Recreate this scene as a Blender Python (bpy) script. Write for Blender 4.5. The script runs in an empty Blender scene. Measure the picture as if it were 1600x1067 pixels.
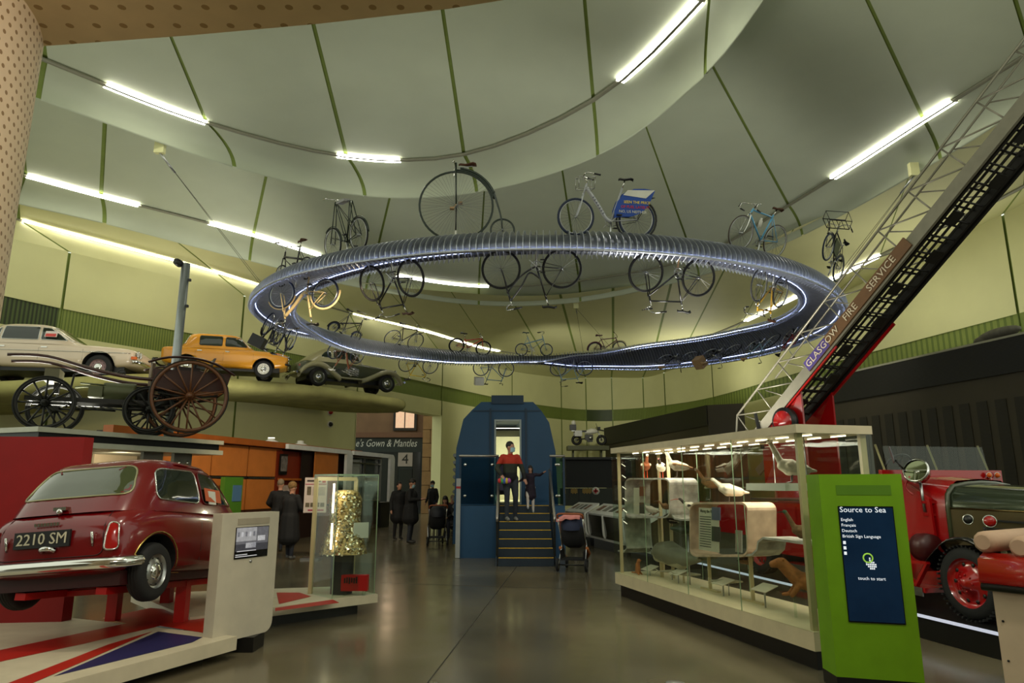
import bpy, bmesh, math, random
from mathutils import Vector, Matrix, Quaternion
from mathutils.bvhtree import BVHTree
import numpy as np
random.seed(7)
sc = bpy.context.scene
COL = sc.collection
PI = math.pi
V = Vector
# ---------------------------------------------------------------- camera, world, exposure
FPX = 1600 * 24 / 36
PITCH = math.atan((758 - 533.5) / FPX)
CH = 1.6
cam = bpy.data.cameras.new('camera'); cam.lens = 24; cam.sensor_width = 36; cam.clip_end = 200
camo = bpy.data.objects.new('camera', cam); COL.objects.link(camo)
camo.location = (0, 0, CH); camo.rotation_euler = (PI/2 + PITCH, 0, 0)
sc.camera = camo
w = bpy.data.worlds.new('hall_air'); sc.world = w; w.use_nodes = True
w.node_tree.nodes['Background'].inputs[0].default_value = (0.86, 0.90, 0.74, 1)
w.node_tree.nodes['Background'].inputs[1].default_value = 1.25
sc.view_settings.view_transform = 'Standard'; sc.view_settings.look = 'None'
sc.view_settings.gamma = 1; sc.view_settings.use_curve_mapping = False
sc.view_settings.exposure = 0.0
STRIP_POWER = 15.0
sc.cycles.transparent_max_bounces = 32
def lamp(name, kind, loc, target, energy, color=(1, .93, .8), size=.3, spot=60, blend=.6):
    l = bpy.data.lights.new(name, kind); l.energy = energy; l.color = color
    if kind == 'AREA': l.size = size
    else: l.shadow_soft_size = size
    if kind == 'SPOT': l.spot_size = math.radians(spot); l.spot_blend = blend
    o = bpy.data.objects.new(name, l); COL.objects.link(o); o.location = loc
    o.rotation_euler = (V(target) - V(loc)).to_track_quat('-Z', 'Y').to_euler()
    return o
# hall spotlights, including unseen ones added to brighten the column and far walls
lamp('spotlight', 'SPOT', (-2.2, 4.6, 5.6), (-3.0, 6.2, .2), 260, (1, .86, .66), .15, 34, .8)
lamp('spotlight', 'SPOT', (1.0, 4.0, 6.0), (-3.0, 6.6, 1.0), 160, (1, .9, .74), .2, 60, .9)
lamp('spotlight', 'SPOT', (3.0, 2.0, 6.2), (4.2, 8.0, 1.0), 420, (1, .9, .74), .2, 70, .9)
lamp('spotlight', 'SPOT', (-6.0, 15.5, 7.2), (-11.5, 19.5, 5.0), 380, (1, .86, .62), .2, 80, .9)
lamp('spotlight', 'SPOT', (-3.0, 20.0, 7.5), (-7.0, 26.0, 5.6), 420, (1, .9, .7), .2, 70, .9)
lamp('spotlight', 'SPOT', (-2.8, 12.0, 5.5), (-6.5, 18.5, 1.5), 1000, (1, .78, .5), .2, 70, .9)
lamp('spotlight', 'SPOT', (0.2, 9.0, 5.6), (0.2, 15.5, 1.0), 260, (1, .93, .84), .2, 45, .9)
lamp('spotlight', 'SPOT', (-.6, .6, 3.9), (-3.0, 3.0, 2.6), 330, (1, .86, .72), .2, 80, .9)  # unseen spot added to brighten the column
lamp('spotlight', 'SPOT', (1.5, 29.0, 7.0), (4.0, 46.0, 4.6), 2200, (1, .97, .82), .3, 84, .9)  # added to lift the back wall, no fitting stands here
lamp('spotlight', 'SPOT', (8.6, 21.0, 7.6), (15.0, 27.0, 5.4), 400, (1, .97, .82), .3, 100, .9)
# unseen area lights added above kiosks, walls and platforms to brighten the ceiling
for p, e, sz in (((12.6, 20, 5.8), 90, 2.5), ((9.5, 36, 5.8), 170, 2.5), ((-9.6, 20.5, 6.3), 35, 2.0), ((-6.9, 20, 2.95), 120, 1.5), ((-.2, 2.0, 4.7), 240, 2.5), ((3.4, 12.5, 2.6), 180, 1.5), ((-8.4, 12.6, 3.0), 120, 1.5)):
    lamp('ceiling_fill', 'AREA', p, V(p) + V((0, 0, 1)), e, (1, .97, .86), sz)
# ---------------------------------------------------------------- pixels to places
_c, _s = math.cos(PITCH), math.sin(PITCH)
def ray(px, py):
    u = (533.5 - py) / FPX
    return V(((px - 800) / FPX, _c - u*_s, _s + u*_c))
def atZ(px, py, z=0.0):
    r = ray(px, py); t = (z - CH) / r.z
    return V((r.x*t, r.y*t, z))
def atY(px, py, y):
    r = ray(px, py); t = y / r.y
    return V((r.x*t, y, CH + r.z*t))
def proj(p):
    dz = p[2] - CH; d = p[1]*_c + dz*_s; u = -p[1]*_s + dz*_c
    return 800 + FPX*p[0]/d, 533.5 - FPX*u/d
# ---------------------------------------------------------------- materials
def lin(c):
    c = c / 255.0
    return c/12.92 if c <= .04045 else ((c+.055)/1.055)**2.4
MATS = {}
def mat(name, rgb, rough=.5, metal=0.0, var=.06, scale=6.0, bump=0.0, coat=0.0, emit=None, power=0.0, trans=0.0, alpha=1.0, ior=1.45):
    if name in MATS: return MATS[name]
    m = bpy.data.materials.new(name); m.use_nodes = True
    nt = m.node_tree; b = nt.nodes['Principled BSDF']
    col = [lin(x) for x in rgb]
    b.inputs['Roughness'].default_value = rough; b.inputs['Metallic'].default_value = metal
    b.inputs['Coat Weight'].default_value = coat; b.inputs['Coat Roughness'].default_value = .05
    b.inputs['Transmission Weight'].default_value = trans; b.inputs['IOR'].default_value = ior
    b.inputs['Alpha'].default_value = alpha
    if var > 0:
        tc = nt.nodes.new('ShaderNodeTexCoord'); nz = nt.nodes.new('ShaderNodeTexNoise')
        nz.inputs['Scale'].default_value = scale; nz.inputs['Detail'].default_value = 4
        nt.links.new(tc.outputs['Object'], nz.inputs['Vector'])
        rp = nt.nodes.new('ShaderNodeValToRGB')
        rp.color_ramp.elements[0].position = .3; rp.color_ramp.elements[1].position = .7
        rp.color_ramp.elements[0].color = [x*(1-var) for x in col] + [1]
        rp.color_ramp.elements[1].color = [min(1, x*(1+var)) for x in col] + [1]
        nt.links.new(nz.outputs['Fac'], rp.inputs['Fac']); nt.links.new(rp.outputs['Color'], b.inputs['Base Color'])
        if bump > 0:
            bp = nt.nodes.new('ShaderNodeBump'); bp.inputs['Strength'].default_value = bump; bp.inputs['Distance'].default_value = .02
            nt.links.new(nz.outputs['Fac'], bp.inputs['Height']); nt.links.new(bp.outputs['Normal'], b.inputs['Normal'])
    else: b.inputs['Base Color'].default_value = col + [1]
    if emit:
        b.inputs['Emission Color'].default_value = [lin(x) for x in emit] + [1]
        b.inputs['Emission Strength'].default_value = power
    MATS[name] = m
    return m
def dots_mat(name, rgb, hole, pitch, frac, rough=.6, axes=(0, 2), stagger=True, cyl=0.0):
    """perforated sheet: a lattice of dark holes in object space"""
    m = mat(name, rgb, rough, var=.04); nt = m.node_tree; b = nt.nodes['Principled BSDF']
    tc = nt.nodes.new('ShaderNodeTexCoord'); sx = nt.nodes.new('ShaderNodeSeparateXYZ')
    nt.links.new(tc.outputs['Object'], sx.inputs[0])
    def M(op, a, bb=None):
        n = nt.nodes.new('ShaderNodeMath'); n.operation = op
        for i, v in enumerate((a, bb)):
            if v is None: continue
            if isinstance(v, (int, float)): n.inputs[i].default_value = v
            else: nt.links.new(v, n.inputs[i])
        return n.outputs[0]
    src_u = M('MULTIPLY', M('ARCTAN2', sx.outputs[1], sx.outputs[0]), cyl) if cyl else sx.outputs[axes[0]]
    u = M('DIVIDE', src_u, pitch); v = M('DIVIDE', sx.outputs[axes[1]], pitch)
    row = M('FLOOR', v)
    if stagger: u = M('ADD', u, M('MULTIPLY', row, .5))
    fu = M('SUBTRACT', M('FRACT', u), .5); fv = M('SUBTRACT', M('FRACT', v), .5)
    d = M('SQRT', M('ADD', M('MULTIPLY', fu, fu), M('MULTIPLY', fv, fv)))
    k = M('LESS_THAN', d, frac)
    mx = nt.nodes.new('ShaderNodeMix'); mx.data_type = 'RGBA'
    src = b.inputs['Base Color'].links[0].from_socket
    nt.links.new(k, mx.inputs['Factor']); nt.links.new(src, mx.inputs[6]); mx.inputs[7].default_value = [lin(x) for x in hole] + [1]
    nt.links.new(mx.outputs[2], b.inputs['Base Color'])
    return m
def lines_mat(name, rgb, dark, pitch, axis=2, rough=.6, duty=.5):
    """finely slotted metal panel"""
    m = mat(name, rgb, rough, var=.05); nt = m.node_tree; b = nt.nodes['Principled BSDF']
    tc = nt.nodes.new('ShaderNodeTexCoord'); sx = nt.nodes.new('ShaderNodeSeparateXYZ'); nt.links.new(tc.outputs['Object'], sx.inputs[0])
    d = nt.nodes.new('ShaderNodeMath'); d.operation = 'DIVIDE'; nt.links.new(sx.outputs[axis], d.inputs[0]); d.inputs[1].default_value = pitch
    f = nt.nodes.new('ShaderNodeMath'); f.operation = 'FRACT'; nt.links.new(d.outputs[0], f.inputs[0])
    k = nt.nodes.new('ShaderNodeMath'); k.operation = 'LESS_THAN'; nt.links.new(f.outputs[0], k.inputs[0]); k.inputs[1].default_value = duty
    mx = nt.nodes.new('ShaderNodeMix'); mx.data_type = 'RGBA'
    src = b.inputs['Base Color'].links[0].from_socket
    nt.links.new(k.outputs[0], mx.inputs['Factor']); nt.links.new(src, mx.inputs[6]); mx.inputs[7].default_value = [lin(x) for x in dark] + [1]
    nt.links.new(mx.outputs[2], b.inputs['Base Color'])
    return m
def glass_mat(name, rgb=(246, 251, 247), a=.10, rough=.02):
    """clear display glass: mostly see-through, mirror-like at glancing angles"""
    m = bpy.data.materials.new(name); m.use_nodes = True; nt = m.node_tree
    for n in list(nt.nodes): nt.nodes.remove(n)
    o = nt.nodes.new('ShaderNodeOutputMaterial'); t = nt.nodes.new('ShaderNodeBsdfTransparent'); g = nt.nodes.new('ShaderNodeBsdfGlossy')
    t.inputs[0].default_value = [lin(x) for x in rgb] + [1]; g.inputs['Roughness'].default_value = rough
    lw = nt.nodes.new('ShaderNodeLayerWeight'); lw.inputs[0].default_value = .5
    pw = nt.nodes.new('ShaderNodeMath'); pw.operation = 'POWER'; pw.inputs[1].default_value = 4.0; nt.links.new(lw.outputs['Facing'], pw.inputs[0])
    fr = nt.nodes.new('ShaderNodeMapRange'); fr.inputs[3].default_value = .025; fr.inputs[4].default_value = .5; nt.links.new(pw.outputs[0], fr.inputs[0])
    mx = nt.nodes.new('ShaderNodeMixShader')
    nt.links.new(fr.outputs[0], mx.inputs[0]); nt.links.new(t.outputs[0], mx.inputs[1]); nt.links.new(g.outputs[0], mx.inputs[2])
    nt.links.new(mx.outputs[0], o.inputs[0]); MATS[name] = m
    return m
BLACK = mat('black_paint', (16, 16, 15), .4)
STEEL = mat('brushed_steel', (170, 172, 172), .3, 1.0, .1, 20)
CHROME = mat('chrome', (205, 205, 200), .12, 1.0, .03)
RUBBER = mat('tyre_rubber', (20, 20, 20), .75, 0, .1, 30)
WHITE = mat('white_paint', (205, 203, 192), .45)
GLASS = glass_mat('clear_glass')
DGLASS = mat('dark_window_glass', (24, 32, 24), .06, 0, .05, 2, coat=.5)
CARGLASS = glass_mat('car_glass', (128, 142, 112))
LIT = mat('lit_tube', (255, 255, 250), .5, 0, 0, emit=(255, 250, 238), power=STRIP_POWER)
# ---------------------------------------------------------------- mesh building
class MB:
    def __init__(self): self.v = []; self.f = []; self.m = []; self.s = []
    def add(self, vs, fs, mi=0, smooth=False, M=None):
        n = len(self.v)
        self.v += [tuple(M @ V(p)) if M is not None else tuple(p) for p in vs]
        for f in fs: self.f.append([i + n for i in f]); self.m.append(mi); self.s.append(smooth)
        return self
    def box(self, c, d, M=None, mi=0):
        x, y, z = c; a, b, h = d[0]/2, d[1]/2, d[2]/2
        vs = [(x+i*a, y+j*b, z+k*h) for i in (-1, 1) for j in (-1, 1) for k in (-1, 1)]
        return self.add(vs, [(0, 1, 3, 2), (4, 6, 7, 5), (0, 4, 5, 1), (2, 3, 7, 6), (0, 2, 6, 4), (1, 5, 7, 3)], mi, False, M)
    def bar(self, p, q, w, h=None, mi=0, up=(0, 0, 1)):
        """rectangular bar from p to q"""
        p, q = V(p), V(q); h = h or w; d = (q-p).normalized(); up = V(up)
        if abs(d.dot(up)) > .98: up = V((0, 1, 0))
        a = d.cross(up).normalized(); b = a.cross(d)
        vs = [pt + a*i*w/2 + b*j*h/2 for pt in (p, q) for i, j in ((-1, -1), (1, -1), (1, 1), (-1, 1))]
        return self.add(vs, [(3, 2, 1, 0), (4, 5, 6, 7), (0, 1, 5, 4), (1, 2, 6, 5), (2, 3, 7, 6), (3, 0, 4, 7)], mi)
    def tube(self, pts, r, n=8, mi=0, closed=False, cap=True, flat=1.0):
        """round tube through pts; r a number or one per point"""
        pts = [V(p) for p in pts]; k = len(pts)
        rs = r if isinstance(r, (list, tuple)) else [r]*k
        ref = None; rings = []
        for i in range(k):
            d = (pts[(i+1) % k] - pts[i-1]) if closed else (pts[min(i+1, k-1)] - pts[max(i-1, 0)])
            d = d.normalized() if d.length > 1e-9 else V((0, 0, 1))
            if ref is None: ref = V((0, 0, 1)) if abs(d.z) < .9 else V((0, 1, 0))
            a = d.cross(ref)
            a = a.normalized() if a.length > 1e-6 else d.orthogonal().normalized()
            b = a.cross(d); ref = b
            rings.append([pts[i] + (a*math.cos(2*PI*j/n) + b*math.sin(2*PI*j/n)*flat)*rs[i] for j in range(n)])
        vs = [p for rg in rings for p in rg]; fs = []
        for i in range(k if closed else k-1):
            i2 = (i+1) % k
            for j in range(n): fs.append((i*n+j, i*n+(j+1) % n, i2*n+(j+1) % n, i2*n+j))
        self.add(vs, fs, mi, True)
        if cap and not closed:
            m0 = len(self.v) - len(vs)
            self.f.append([m0 + j for j in range(n)][::-1]); self.m.append(mi); self.s.append(False)
            self.f.append([m0 + (k-1)*n + j for j in range(n)]); self.m.append(mi); self.s.append(False)
        return self
    def lathe(self, prof, axis='y', c=(0, 0, 0), n=24, mi=0, smooth=True):
        """profile (radius, along) turned round an axis through c"""
        vs = []; fs = []; k = len(prof)
        for j in range(n):
            a = 2*PI*j/n
            for r, h in prof:
                x, y = r*math.cos(a), r*math.sin(a)
                p = (x, h, y) if axis == 'y' else (x, y, h) if axis == 'z' else (h, x, y)
                vs.append(V(p) + V(c))
        for j in range(n):
            j2 = (j+1) % n
            for i in range(k-1): fs.append((j*k+i, j*k+i+1, j2*k+i+1, j2*k+i))
        return self.add(vs, fs, mi, smooth)
    def prism(self, poly, h, M=None, mi=0):
        """polygon in xy, extruded by h along z"""
        n = len(poly); vs = [(x, y, 0) for x, y in poly] + [(x, y, h) for x, y in poly]
        fs = [list(range(n))[::-1], list(range(n, 2*n))] + [(i, (i+1) % n, n+(i+1) % n, n+i) for i in range(n)]
        return self.add(vs, fs, mi, False, M)
    def slab(self, pts, off, mi=0):
        """polygon of 3-D points given thickness by the vector off"""
        n = len(pts); off = V(off); vs = [V(p) for p in pts] + [V(p)+off for p in pts]
        fs = [list(range(n))[::-1], list(range(n, 2*n))] + [(i, (i+1) % n, n+(i+1) % n, n+i) for i in range(n)]
        return self.add(vs, fs, mi)
    def grid(self, rows, mi=0, smooth=True, close_u=False):
        """surface through rows of points"""
        k = len(rows[0]); vs = [p for r in rows for p in r]; fs = []
        for i in range(len(rows)-1):
            for j in range(k if close_u else k-1):
                j2 = (j+1) % k
                fs.append((i*k+j, i*k+j2, (i+1)*k+j2, (i+1)*k+j))
        return self.add(vs, fs, mi, smooth)
    def ball(self, c, r, n=10, mi=0, M=None):
        rx, ry, rz = r if isinstance(r, (list, tuple)) else (r, r, r)
        rows = []
        for i in range(n+1):
            t = PI*i/n
            rows.append([(c[0]+rx*math.sin(t)*math.cos(2*PI*j/(2*n)), c[1]+ry*math.sin(t)*math.sin(2*PI*j/(2*n)), c[2]-rz*math.cos(t)) for j in range(2*n)])
        if M is not None: rows = [[M @ V(p) for p in r_] for r_ in rows]
        return self.grid(rows, mi, True, True)
    def torus(self, c, R, r, axis='y', n=28, m=8, mi=0):
        return self.lathe([(R + r*math.cos(2*PI*i/m), r*math.sin(2*PI*i/m)) for i in range(m+1)], axis, c, n, mi)
    def mesh(self, name, mats):
        me = bpy.data.meshes.new(name); me.from_pydata([tuple(p) for p in self.v], [], self.f)
        for m in (mats if isinstance(mats, (list, tuple)) else [mats]): me.materials.append(m)
        me.polygons.foreach_set('material_index', self.m); me.polygons.foreach_set('use_smooth', self.s)
        bm = bmesh.new(); bm.from_mesh(me); bmesh.ops.remove_doubles(bm, verts=bm.verts, dist=1e-5)
        bmesh.ops.recalc_face_normals(bm, faces=bm.faces); bm.to_mesh(me); bm.free()
        me.update(); return me
    def build(self, name, mats, parent=None, world=False):
        if world and parent is not None:
            W = wm(parent).inverted(); self.v = [tuple(W @ V(p)) for p in self.v]
        return place(name, self.mesh(name, mats), parent)
def wm(o):
    m = o.matrix_basis.copy()
    return wm(o.parent) @ m if o.parent else m
def place(name, me, parent=None, M=None):
    o = bpy.data.objects.new(name, me); COL.objects.link(o)
    if parent is not None: o.parent = parent
    if M is not None: o.matrix_basis = M
    return o
def tag(o, label=None, cat=None, group=None, kind=None):
    for k, v in (('label', label), ('category', cat), ('group', group), ('kind', kind)):
        if v: o[k] = v
    return o
def thing(name, label, cat, loc=(0, 0, 0), rz=0.0, group=None, M=None):
    o = bpy.data.objects.new(name, None); COL.objects.link(o); o.empty_display_size = .1
    if M is not None: o.matrix_basis = M
    else: o.location = loc; o.rotation_euler = (0, 0, rz); o.matrix_basis = Matrix.Translation(loc) @ Matrix.Rotation(rz, 4, 'Z')
    return tag(o, label, cat, group)
def struct(name, kind='structure', loc=(0, 0, 0)):
    o = bpy.data.objects.new(name, None); COL.objects.link(o); o.location = loc; o['kind'] = kind
    return o
def kids(o): return [c for c in bpy.data.objects if c.parent == o]
def text(name, s, size, m, parent, M, ext=.002, align='CENTER', sx=1.0, shear=0.0):
    cu = bpy.data.curves.new(name, 'FONT'); cu.body = s; cu.size = size; cu.extrude = ext
    cu.align_x = align; cu.align_y = 'CENTER'; cu.shear = shear; cu.resolution_u = 2
    t = bpy.data.objects.new('t', cu); COL.objects.link(t); bpy.context.view_layer.update()
    me = bpy.data.meshes.new_from_object(t.evaluated_get(bpy.context.evaluated_depsgraph_get()))
    bpy.data.objects.remove(t); me.name = name; me.materials.clear(); me.materials.append(m)
    me.transform(Matrix.Scale(sx, 4, (1, 0, 0)))
    return place(name, me, parent, M)
def frame(o, x, y, z):
    """matrix with origin o and axes x, y, z as columns"""
    m = Matrix.Identity(4)
    for i, a in enumerate((x, y, z)):
        for j in range(3): m[j][i] = a[j]
    for j in range(3): m[j][3] = o[j]
    return m
def rrect(w, h, r, n=5):
    """rounded rectangle outline, centred"""
    out = []
    for cx, cy, a0 in ((w/2-r, h/2-r, 0), (-w/2+r, h/2-r, PI/2), (-w/2+r, -h/2+r, PI), (w/2-r, -h/2+r, 1.5*PI)):
        for i in range(n+1):
            a = a0 + PI/2*i/n; out.append((cx + r*math.cos(a), cy + r*math.sin(a)))
    return out
def spline(pts, n=6):
    """smooth curve through pts"""
    pts = [V(p) for p in pts]; out = []
    for i in range(len(pts)-1):
        p0, p1, p2, p3 = pts[max(i-1, 0)], pts[i], pts[i+1], pts[min(i+2, len(pts)-1)]
        for k in range(n):
            t = k/n
            out.append(.5*((2*p1) + (p2-p0)*t + (2*p0-5*p1+4*p2-p3)*t*t + (3*p1-p0-3*p2+p3)*t**3))
    out.append(pts[-1]); return out
def subsurf(o, lv):
    m = o.modifiers.new('smooth', 'SUBSURF'); m.levels = lv; m.render_levels = lv
    return o
def bake(o):
    """apply an object's modifiers"""
    bpy.context.view_layer.update()
    me = bpy.data.meshes.new_from_object(o.evaluated_get(bpy.context.evaluated_depsgraph_get()))
    o.modifiers.clear(); o.data = me
    return o
def boolean(o, cutter_mb, m):
    cm = cutter_mb.mesh('cut', m); c = bpy.data.objects.new('cut', cm); COL.objects.link(c)
    c.matrix_basis = wm(o)
    b = o.modifiers.new('cut', 'BOOLEAN'); b.object = c; b.operation = 'DIFFERENCE'; b.solver = 'EXACT'
    try: b.material_mode = 'TRANSFER'
    except Exception: pass
    bake(o); bpy.data.objects.remove(c)
    return o
def bvh_of(o):
    me = o.data
    return BVHTree.FromPolygons([tuple(v.co) for v in me.vertices], [tuple(p.vertices) for p in me.polygons])
def project(bvh, p, d, off):
    h, nrm, i, dist = bvh.ray_cast(V(p) - V(d)*6, V(d))
    if h is None: return None
    return h - V(d)*off
def decal(name, bvh, pts, d, off, m, parent, rings=4, edge=None, edge_r=.008, edge_name='trim'):
    """a patch with the outline pts laid onto a body along direction d"""
    pts = [V(p) for p in pts]; c = sum(pts, V((0, 0, 0)))/len(pts); n = len(pts); rows = []
    for k in range(1, rings+1):
        t = k/rings
        row = [project(bvh, c.lerp(p, t), d, off) for p in pts]
        rows.append(row)
    cc = project(bvh, c, d, off)
    good = [q for r in rows for q in r if q is not None]
    if not good: return None
    for r in rows:
        for i in range(n):
            if r[i] is None: r[i] = r[i-1] if r[i-1] is not None else good[0]
    cc = cc or good[0]
    mb = MB(); mb.grid(rows, 0, True, True)
    mb.add([cc] + rows[0], [(0, i+1, (i+1) % n + 1) for i in range(n)], 0, True)
    o = mb.build(name, m, parent)
    if edge is not None:
        MB().tube(rows[-1], edge_r, 5, closed=True).build(edge_name, edge, o)
    return o
def rpoly(pts, r=.06, n=4):
    """round the corners of a 3-D polygon"""
    pts = [V(p) for p in pts]; out = []; k = len(pts)
    for i in range(k):
        p, a, b = pts[i], pts[i-1], pts[(i+1) % k]
        ra = min(r, (a-p).length*.45); rb = min(r, (b-p).length*.45)
        s = p + (a-p).normalized()*ra; e = p + (b-p).normalized()*rb
        for j in range(n+1):
            t = j/n; out.append((s*(1-t) + p*t)*(1-t) + (p*(1-t) + e*t)*t)
    # denser edges
    res = []
    for i in range(len(out)):
        a, b = out[i], out[(i+1) % len(out)]; res.append(a)
        m = int((b-a).length/.12)
        for j in range(1, m+1): res.append(a.lerp(b, j/(m+1)))
    return res
# ================================================================ the hall
PAINT_C = mat('ceiling_paint', (180, 188, 164), .65, 0, .03, 1.2)
PAINT_W = mat('wall_paint', (206, 205, 152), .6, 0, .03, 1.0)
SEAM = mat('olive_seam', (120, 138, 62), .7)
BAND = lines_mat('slotted_green_panel', (120, 134, 62), (92, 108, 46), .05, 0, .6, .4)
BANDD = lines_mat('slotted_dark_green_panel', (70, 86, 40), (34, 46, 20), .05, 0, .5, .5)
TRACK = mat('grey_light_track', (128, 128, 108), .5)
# floor: polished concrete
fm = mat('polished_concrete', (100, 92, 72), .16, 0, .30, .7)
_nt = fm.node_tree; _b = _nt.nodes['Principled BSDF']
_n2 = _nt.nodes.new('ShaderNodeTexNoise'); _n2.inputs['Scale'].default_value = 2.2; _n2.inputs['Detail'].default_value = 8
_tc = _nt.nodes.new('ShaderNodeTexCoord'); _nt.links.new(_tc.outputs['Object'], _n2.inputs['Vector'])
_mr = _nt.nodes.new('ShaderNodeMapRange'); _mr.inputs[3].default_value = .10; _mr.inputs[4].default_value = .27
_nt.links.new(_n2.outputs['Fac'], _mr.inputs[0]); _nt.links.new(_mr.outputs[0], _b.inputs['Roughness'])
fl = MB().box((0, 24, -.1), (60, 66, .2)).build('floor', fm); fl['kind'] = 'structure'
for a, b in (((-.9, 4), (1.6, 30)), ((-2.2, 12), (3, 10.9))):
    MB().bar((*a, .0012), (*b, .0012), .012, .002).build('joint', mat('floor_joint', (46, 42, 32), .5), fl)
for x, y in ((1.35, 6.1), (-.95, 13.0), (-1.3, 5.2)):
    MB().lathe([(0, .004), (.07, .004), (.08, .001)], 'z', (x, y, 0), 20).build('floor_socket', STEEL, fl)
def cat(pts, i, t):
    k = len(pts); p0, p1, p2, p3 = pts[max(i-1, 0)], pts[i], pts[min(i+1, k-1)], pts[min(i+2, k-1)]
    return .5*((2*p1) + (p2-p0)*t + (2*p0-5*p1+4*p2-p3)*t*t + (3*p1-p0-3*p2+p3)*t**3)
ceil = struct('ceiling')
def ceiling_sheet(near, strip, lip, lipped=True, name='panel'):
    """panels hung between seams; each row runs from the near edge over the lamp track to the rounded lip"""
    k = len(near)
    def row(i, t, dz=0.0):
        N, S, L = cat(near, i, t), cat(strip, i, t), cat(lip, i, t)
        r = [N.lerp(S, q) for q in (0, .33, .66, 1)]
        if lipped:
            C = V((*(S.lerp(L, .9)).xy, S.z + .02))
            r += [S*(1-q)**2 + C*2*q*(1-q) + L*q*q for q in (.2, .4, .55, .7, .8, .88, .95, 1)]
            o = (L-S); o.z = 0; o.normalize()
            r += [L + o*.10 + V((0, 0, .06)), L + o*.16 + V((0, 0, .25)), L + o*.2 + V((0, 0, 1.2))]
        else:
            r += [S.lerp(L, q) for q in (.3, .6, .85)]
            r += [L]
        return [p + V((0, 0, dz)) for p in r]
    back = MB(); allr = []
    for i in range(k-1):
        ln = (lip[i+1]-lip[i]).length; g = .05/max(ln, .5)
        ts = [g + (1-2*g)*j/6 for j in range(7)]
        MB().grid([row(i, t) for t in ts]).build(name, PAINT_C if lipped else PAINT_W, ceil)
        allr += [row(i, t, .035 if lipped else .18) for t in [j/6 for j in range(6)]]
    allr.append(row(k-2, 1, .035 if lipped else .18))
    if lipped: back.grid([r[:-3] for r in allr]).build('seam_backing', SEAM, ceil)
    else:
        eye = V((0, 0, CH))
        for i in range(1, k-1):
            wl = .18/max((lip[i]-lip[i-1]).length, .5); wr_ = .18/max((lip[i+1]-lip[i]).length, .5)
            MB().grid([[p + (p-eye).normalized()*.06 for p in q] for q in (row(i-1, 1-wl), row(i, 0), row(i, wr_))]).build('seam_strip', SEAM, ceil)
    tr = []
    for i in range(k-1): tr += [cat(strip, i, j/8) for j in range(8)]
    tr.append(strip[-1])
    return tr
ZL, ZS, ZN = 9.3, 9.75, 10.4
A = [((-150, -160), (-150, 5), (-160, 85)), ((60, -70), (72, 93), (60, 156)), ((280, 57), (322, 190), (366, 262)), ((492, 38), (541, 243), (570, 307)),
     ((690, 0), (725, 240), (745, 301)), ((915, 0), (927, 155), (934, 244)), ((1103, -190), (1110, -18), (1102, 118)), ((1330, -420), (1250, -210), (1265, -110))]
nA = []; sA = []; lA = []
for n, s, l in A:
    S = atZ(*s, ZS); N = atZ(*n, ZN); nA.append(S + (N-S).normalized()*max(9.0, (N-S).length)); nA[-1].z = ZN + .5; sA.append(S); lA.append(atZ(*l, ZL))
trA = ceiling_sheet(nA, sA, lA)
B = [((-140, 90), (-120, 235), (-140, 275)), ((25, 130), (40, 273), (25, 318)), ((166, 180), (159, 305), (164, 350)), ((417, 268), (396, 366), (390, 408)), ((613, 290), (582, 421), (572, 452)),
     ((757, 290), (748, 446), (748, 477)), ((876, 260), (905, 438), (907, 472)), ((1002, 190), (1083, 402), (1092, 432)), ((1100, 100), (1232, 320), (1254, 368)), ((1330, -30), (1442, 186), (1469, 250)),
     ((1520, -200), (1610, 80), (1650, 135)), ((1700, -300), (1800, -40), (1850, 10))]
nB = []; sB = []; lB = []
for n, s, l in B:
    S = atZ(*s, ZS); N = atZ(*n, ZN); nB.append(S + (N-S)*(1.1 if s[0] < 850 else 1.4 if s[0] < 1200 else 1.9)); nB[-1].z = ZN if s[0] < 850 else ZN + .6 if s[0] < 1200 else ZN + 1.3; sB.append(S); lB.append(atZ(*l, ZL))
trB = ceiling_sheet(nB, sB, lB)
# wall stations: x, band top y, bend y, near pixel of the last ceiling sheet, lamp strip pixel
WS = [(-150, 425, 340, (-140, 262), (-110, 300)), (97, 482, 394, (28, 308), (30, 343)), (376, 536, 462, (262, 366), (335, 424)), (560, 574, 522, (490, 426), (545, 488)),
      (691, 603, 556, (600, 446), (662, 516)), (800, 626, 580, (705, 456), (765, 545)), (877, 637, 590, (795, 462), (850, 556)), (916, 640, 590, (875, 460), (902, 558)),
      (957, 640, 590, (958, 450), (958, 556)), (1006, 637, 590, (1050, 436), (1022, 550)), (1040, 633, 582, (1140, 406), (1075, 535)), (1115, 620, 555, (1240, 358), (1160, 503)),
      (1300, 567, 470, (1420, 276), (1375, 398)), (1590, 490, 335, (1610, 146), (1600, 290)), (1800, 435, 235, (1800, 0), (1790, 150))]
ZB = 6.8
wp = [atZ(x, y, ZB) for x, y, *_ in WS]
wt = []
for (x, y, by, n, s), p in zip(WS, wp):
    q = atY(x, by, p.y); wt.append(V((p.x, p.y, q.z)))
nC = [atZ(*w_[3], 9.5) for w_ in WS]
trC = ceiling_sheet(nC, [atZ(*w_[4], 9.25) for w_ in WS], wt, False)
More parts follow.
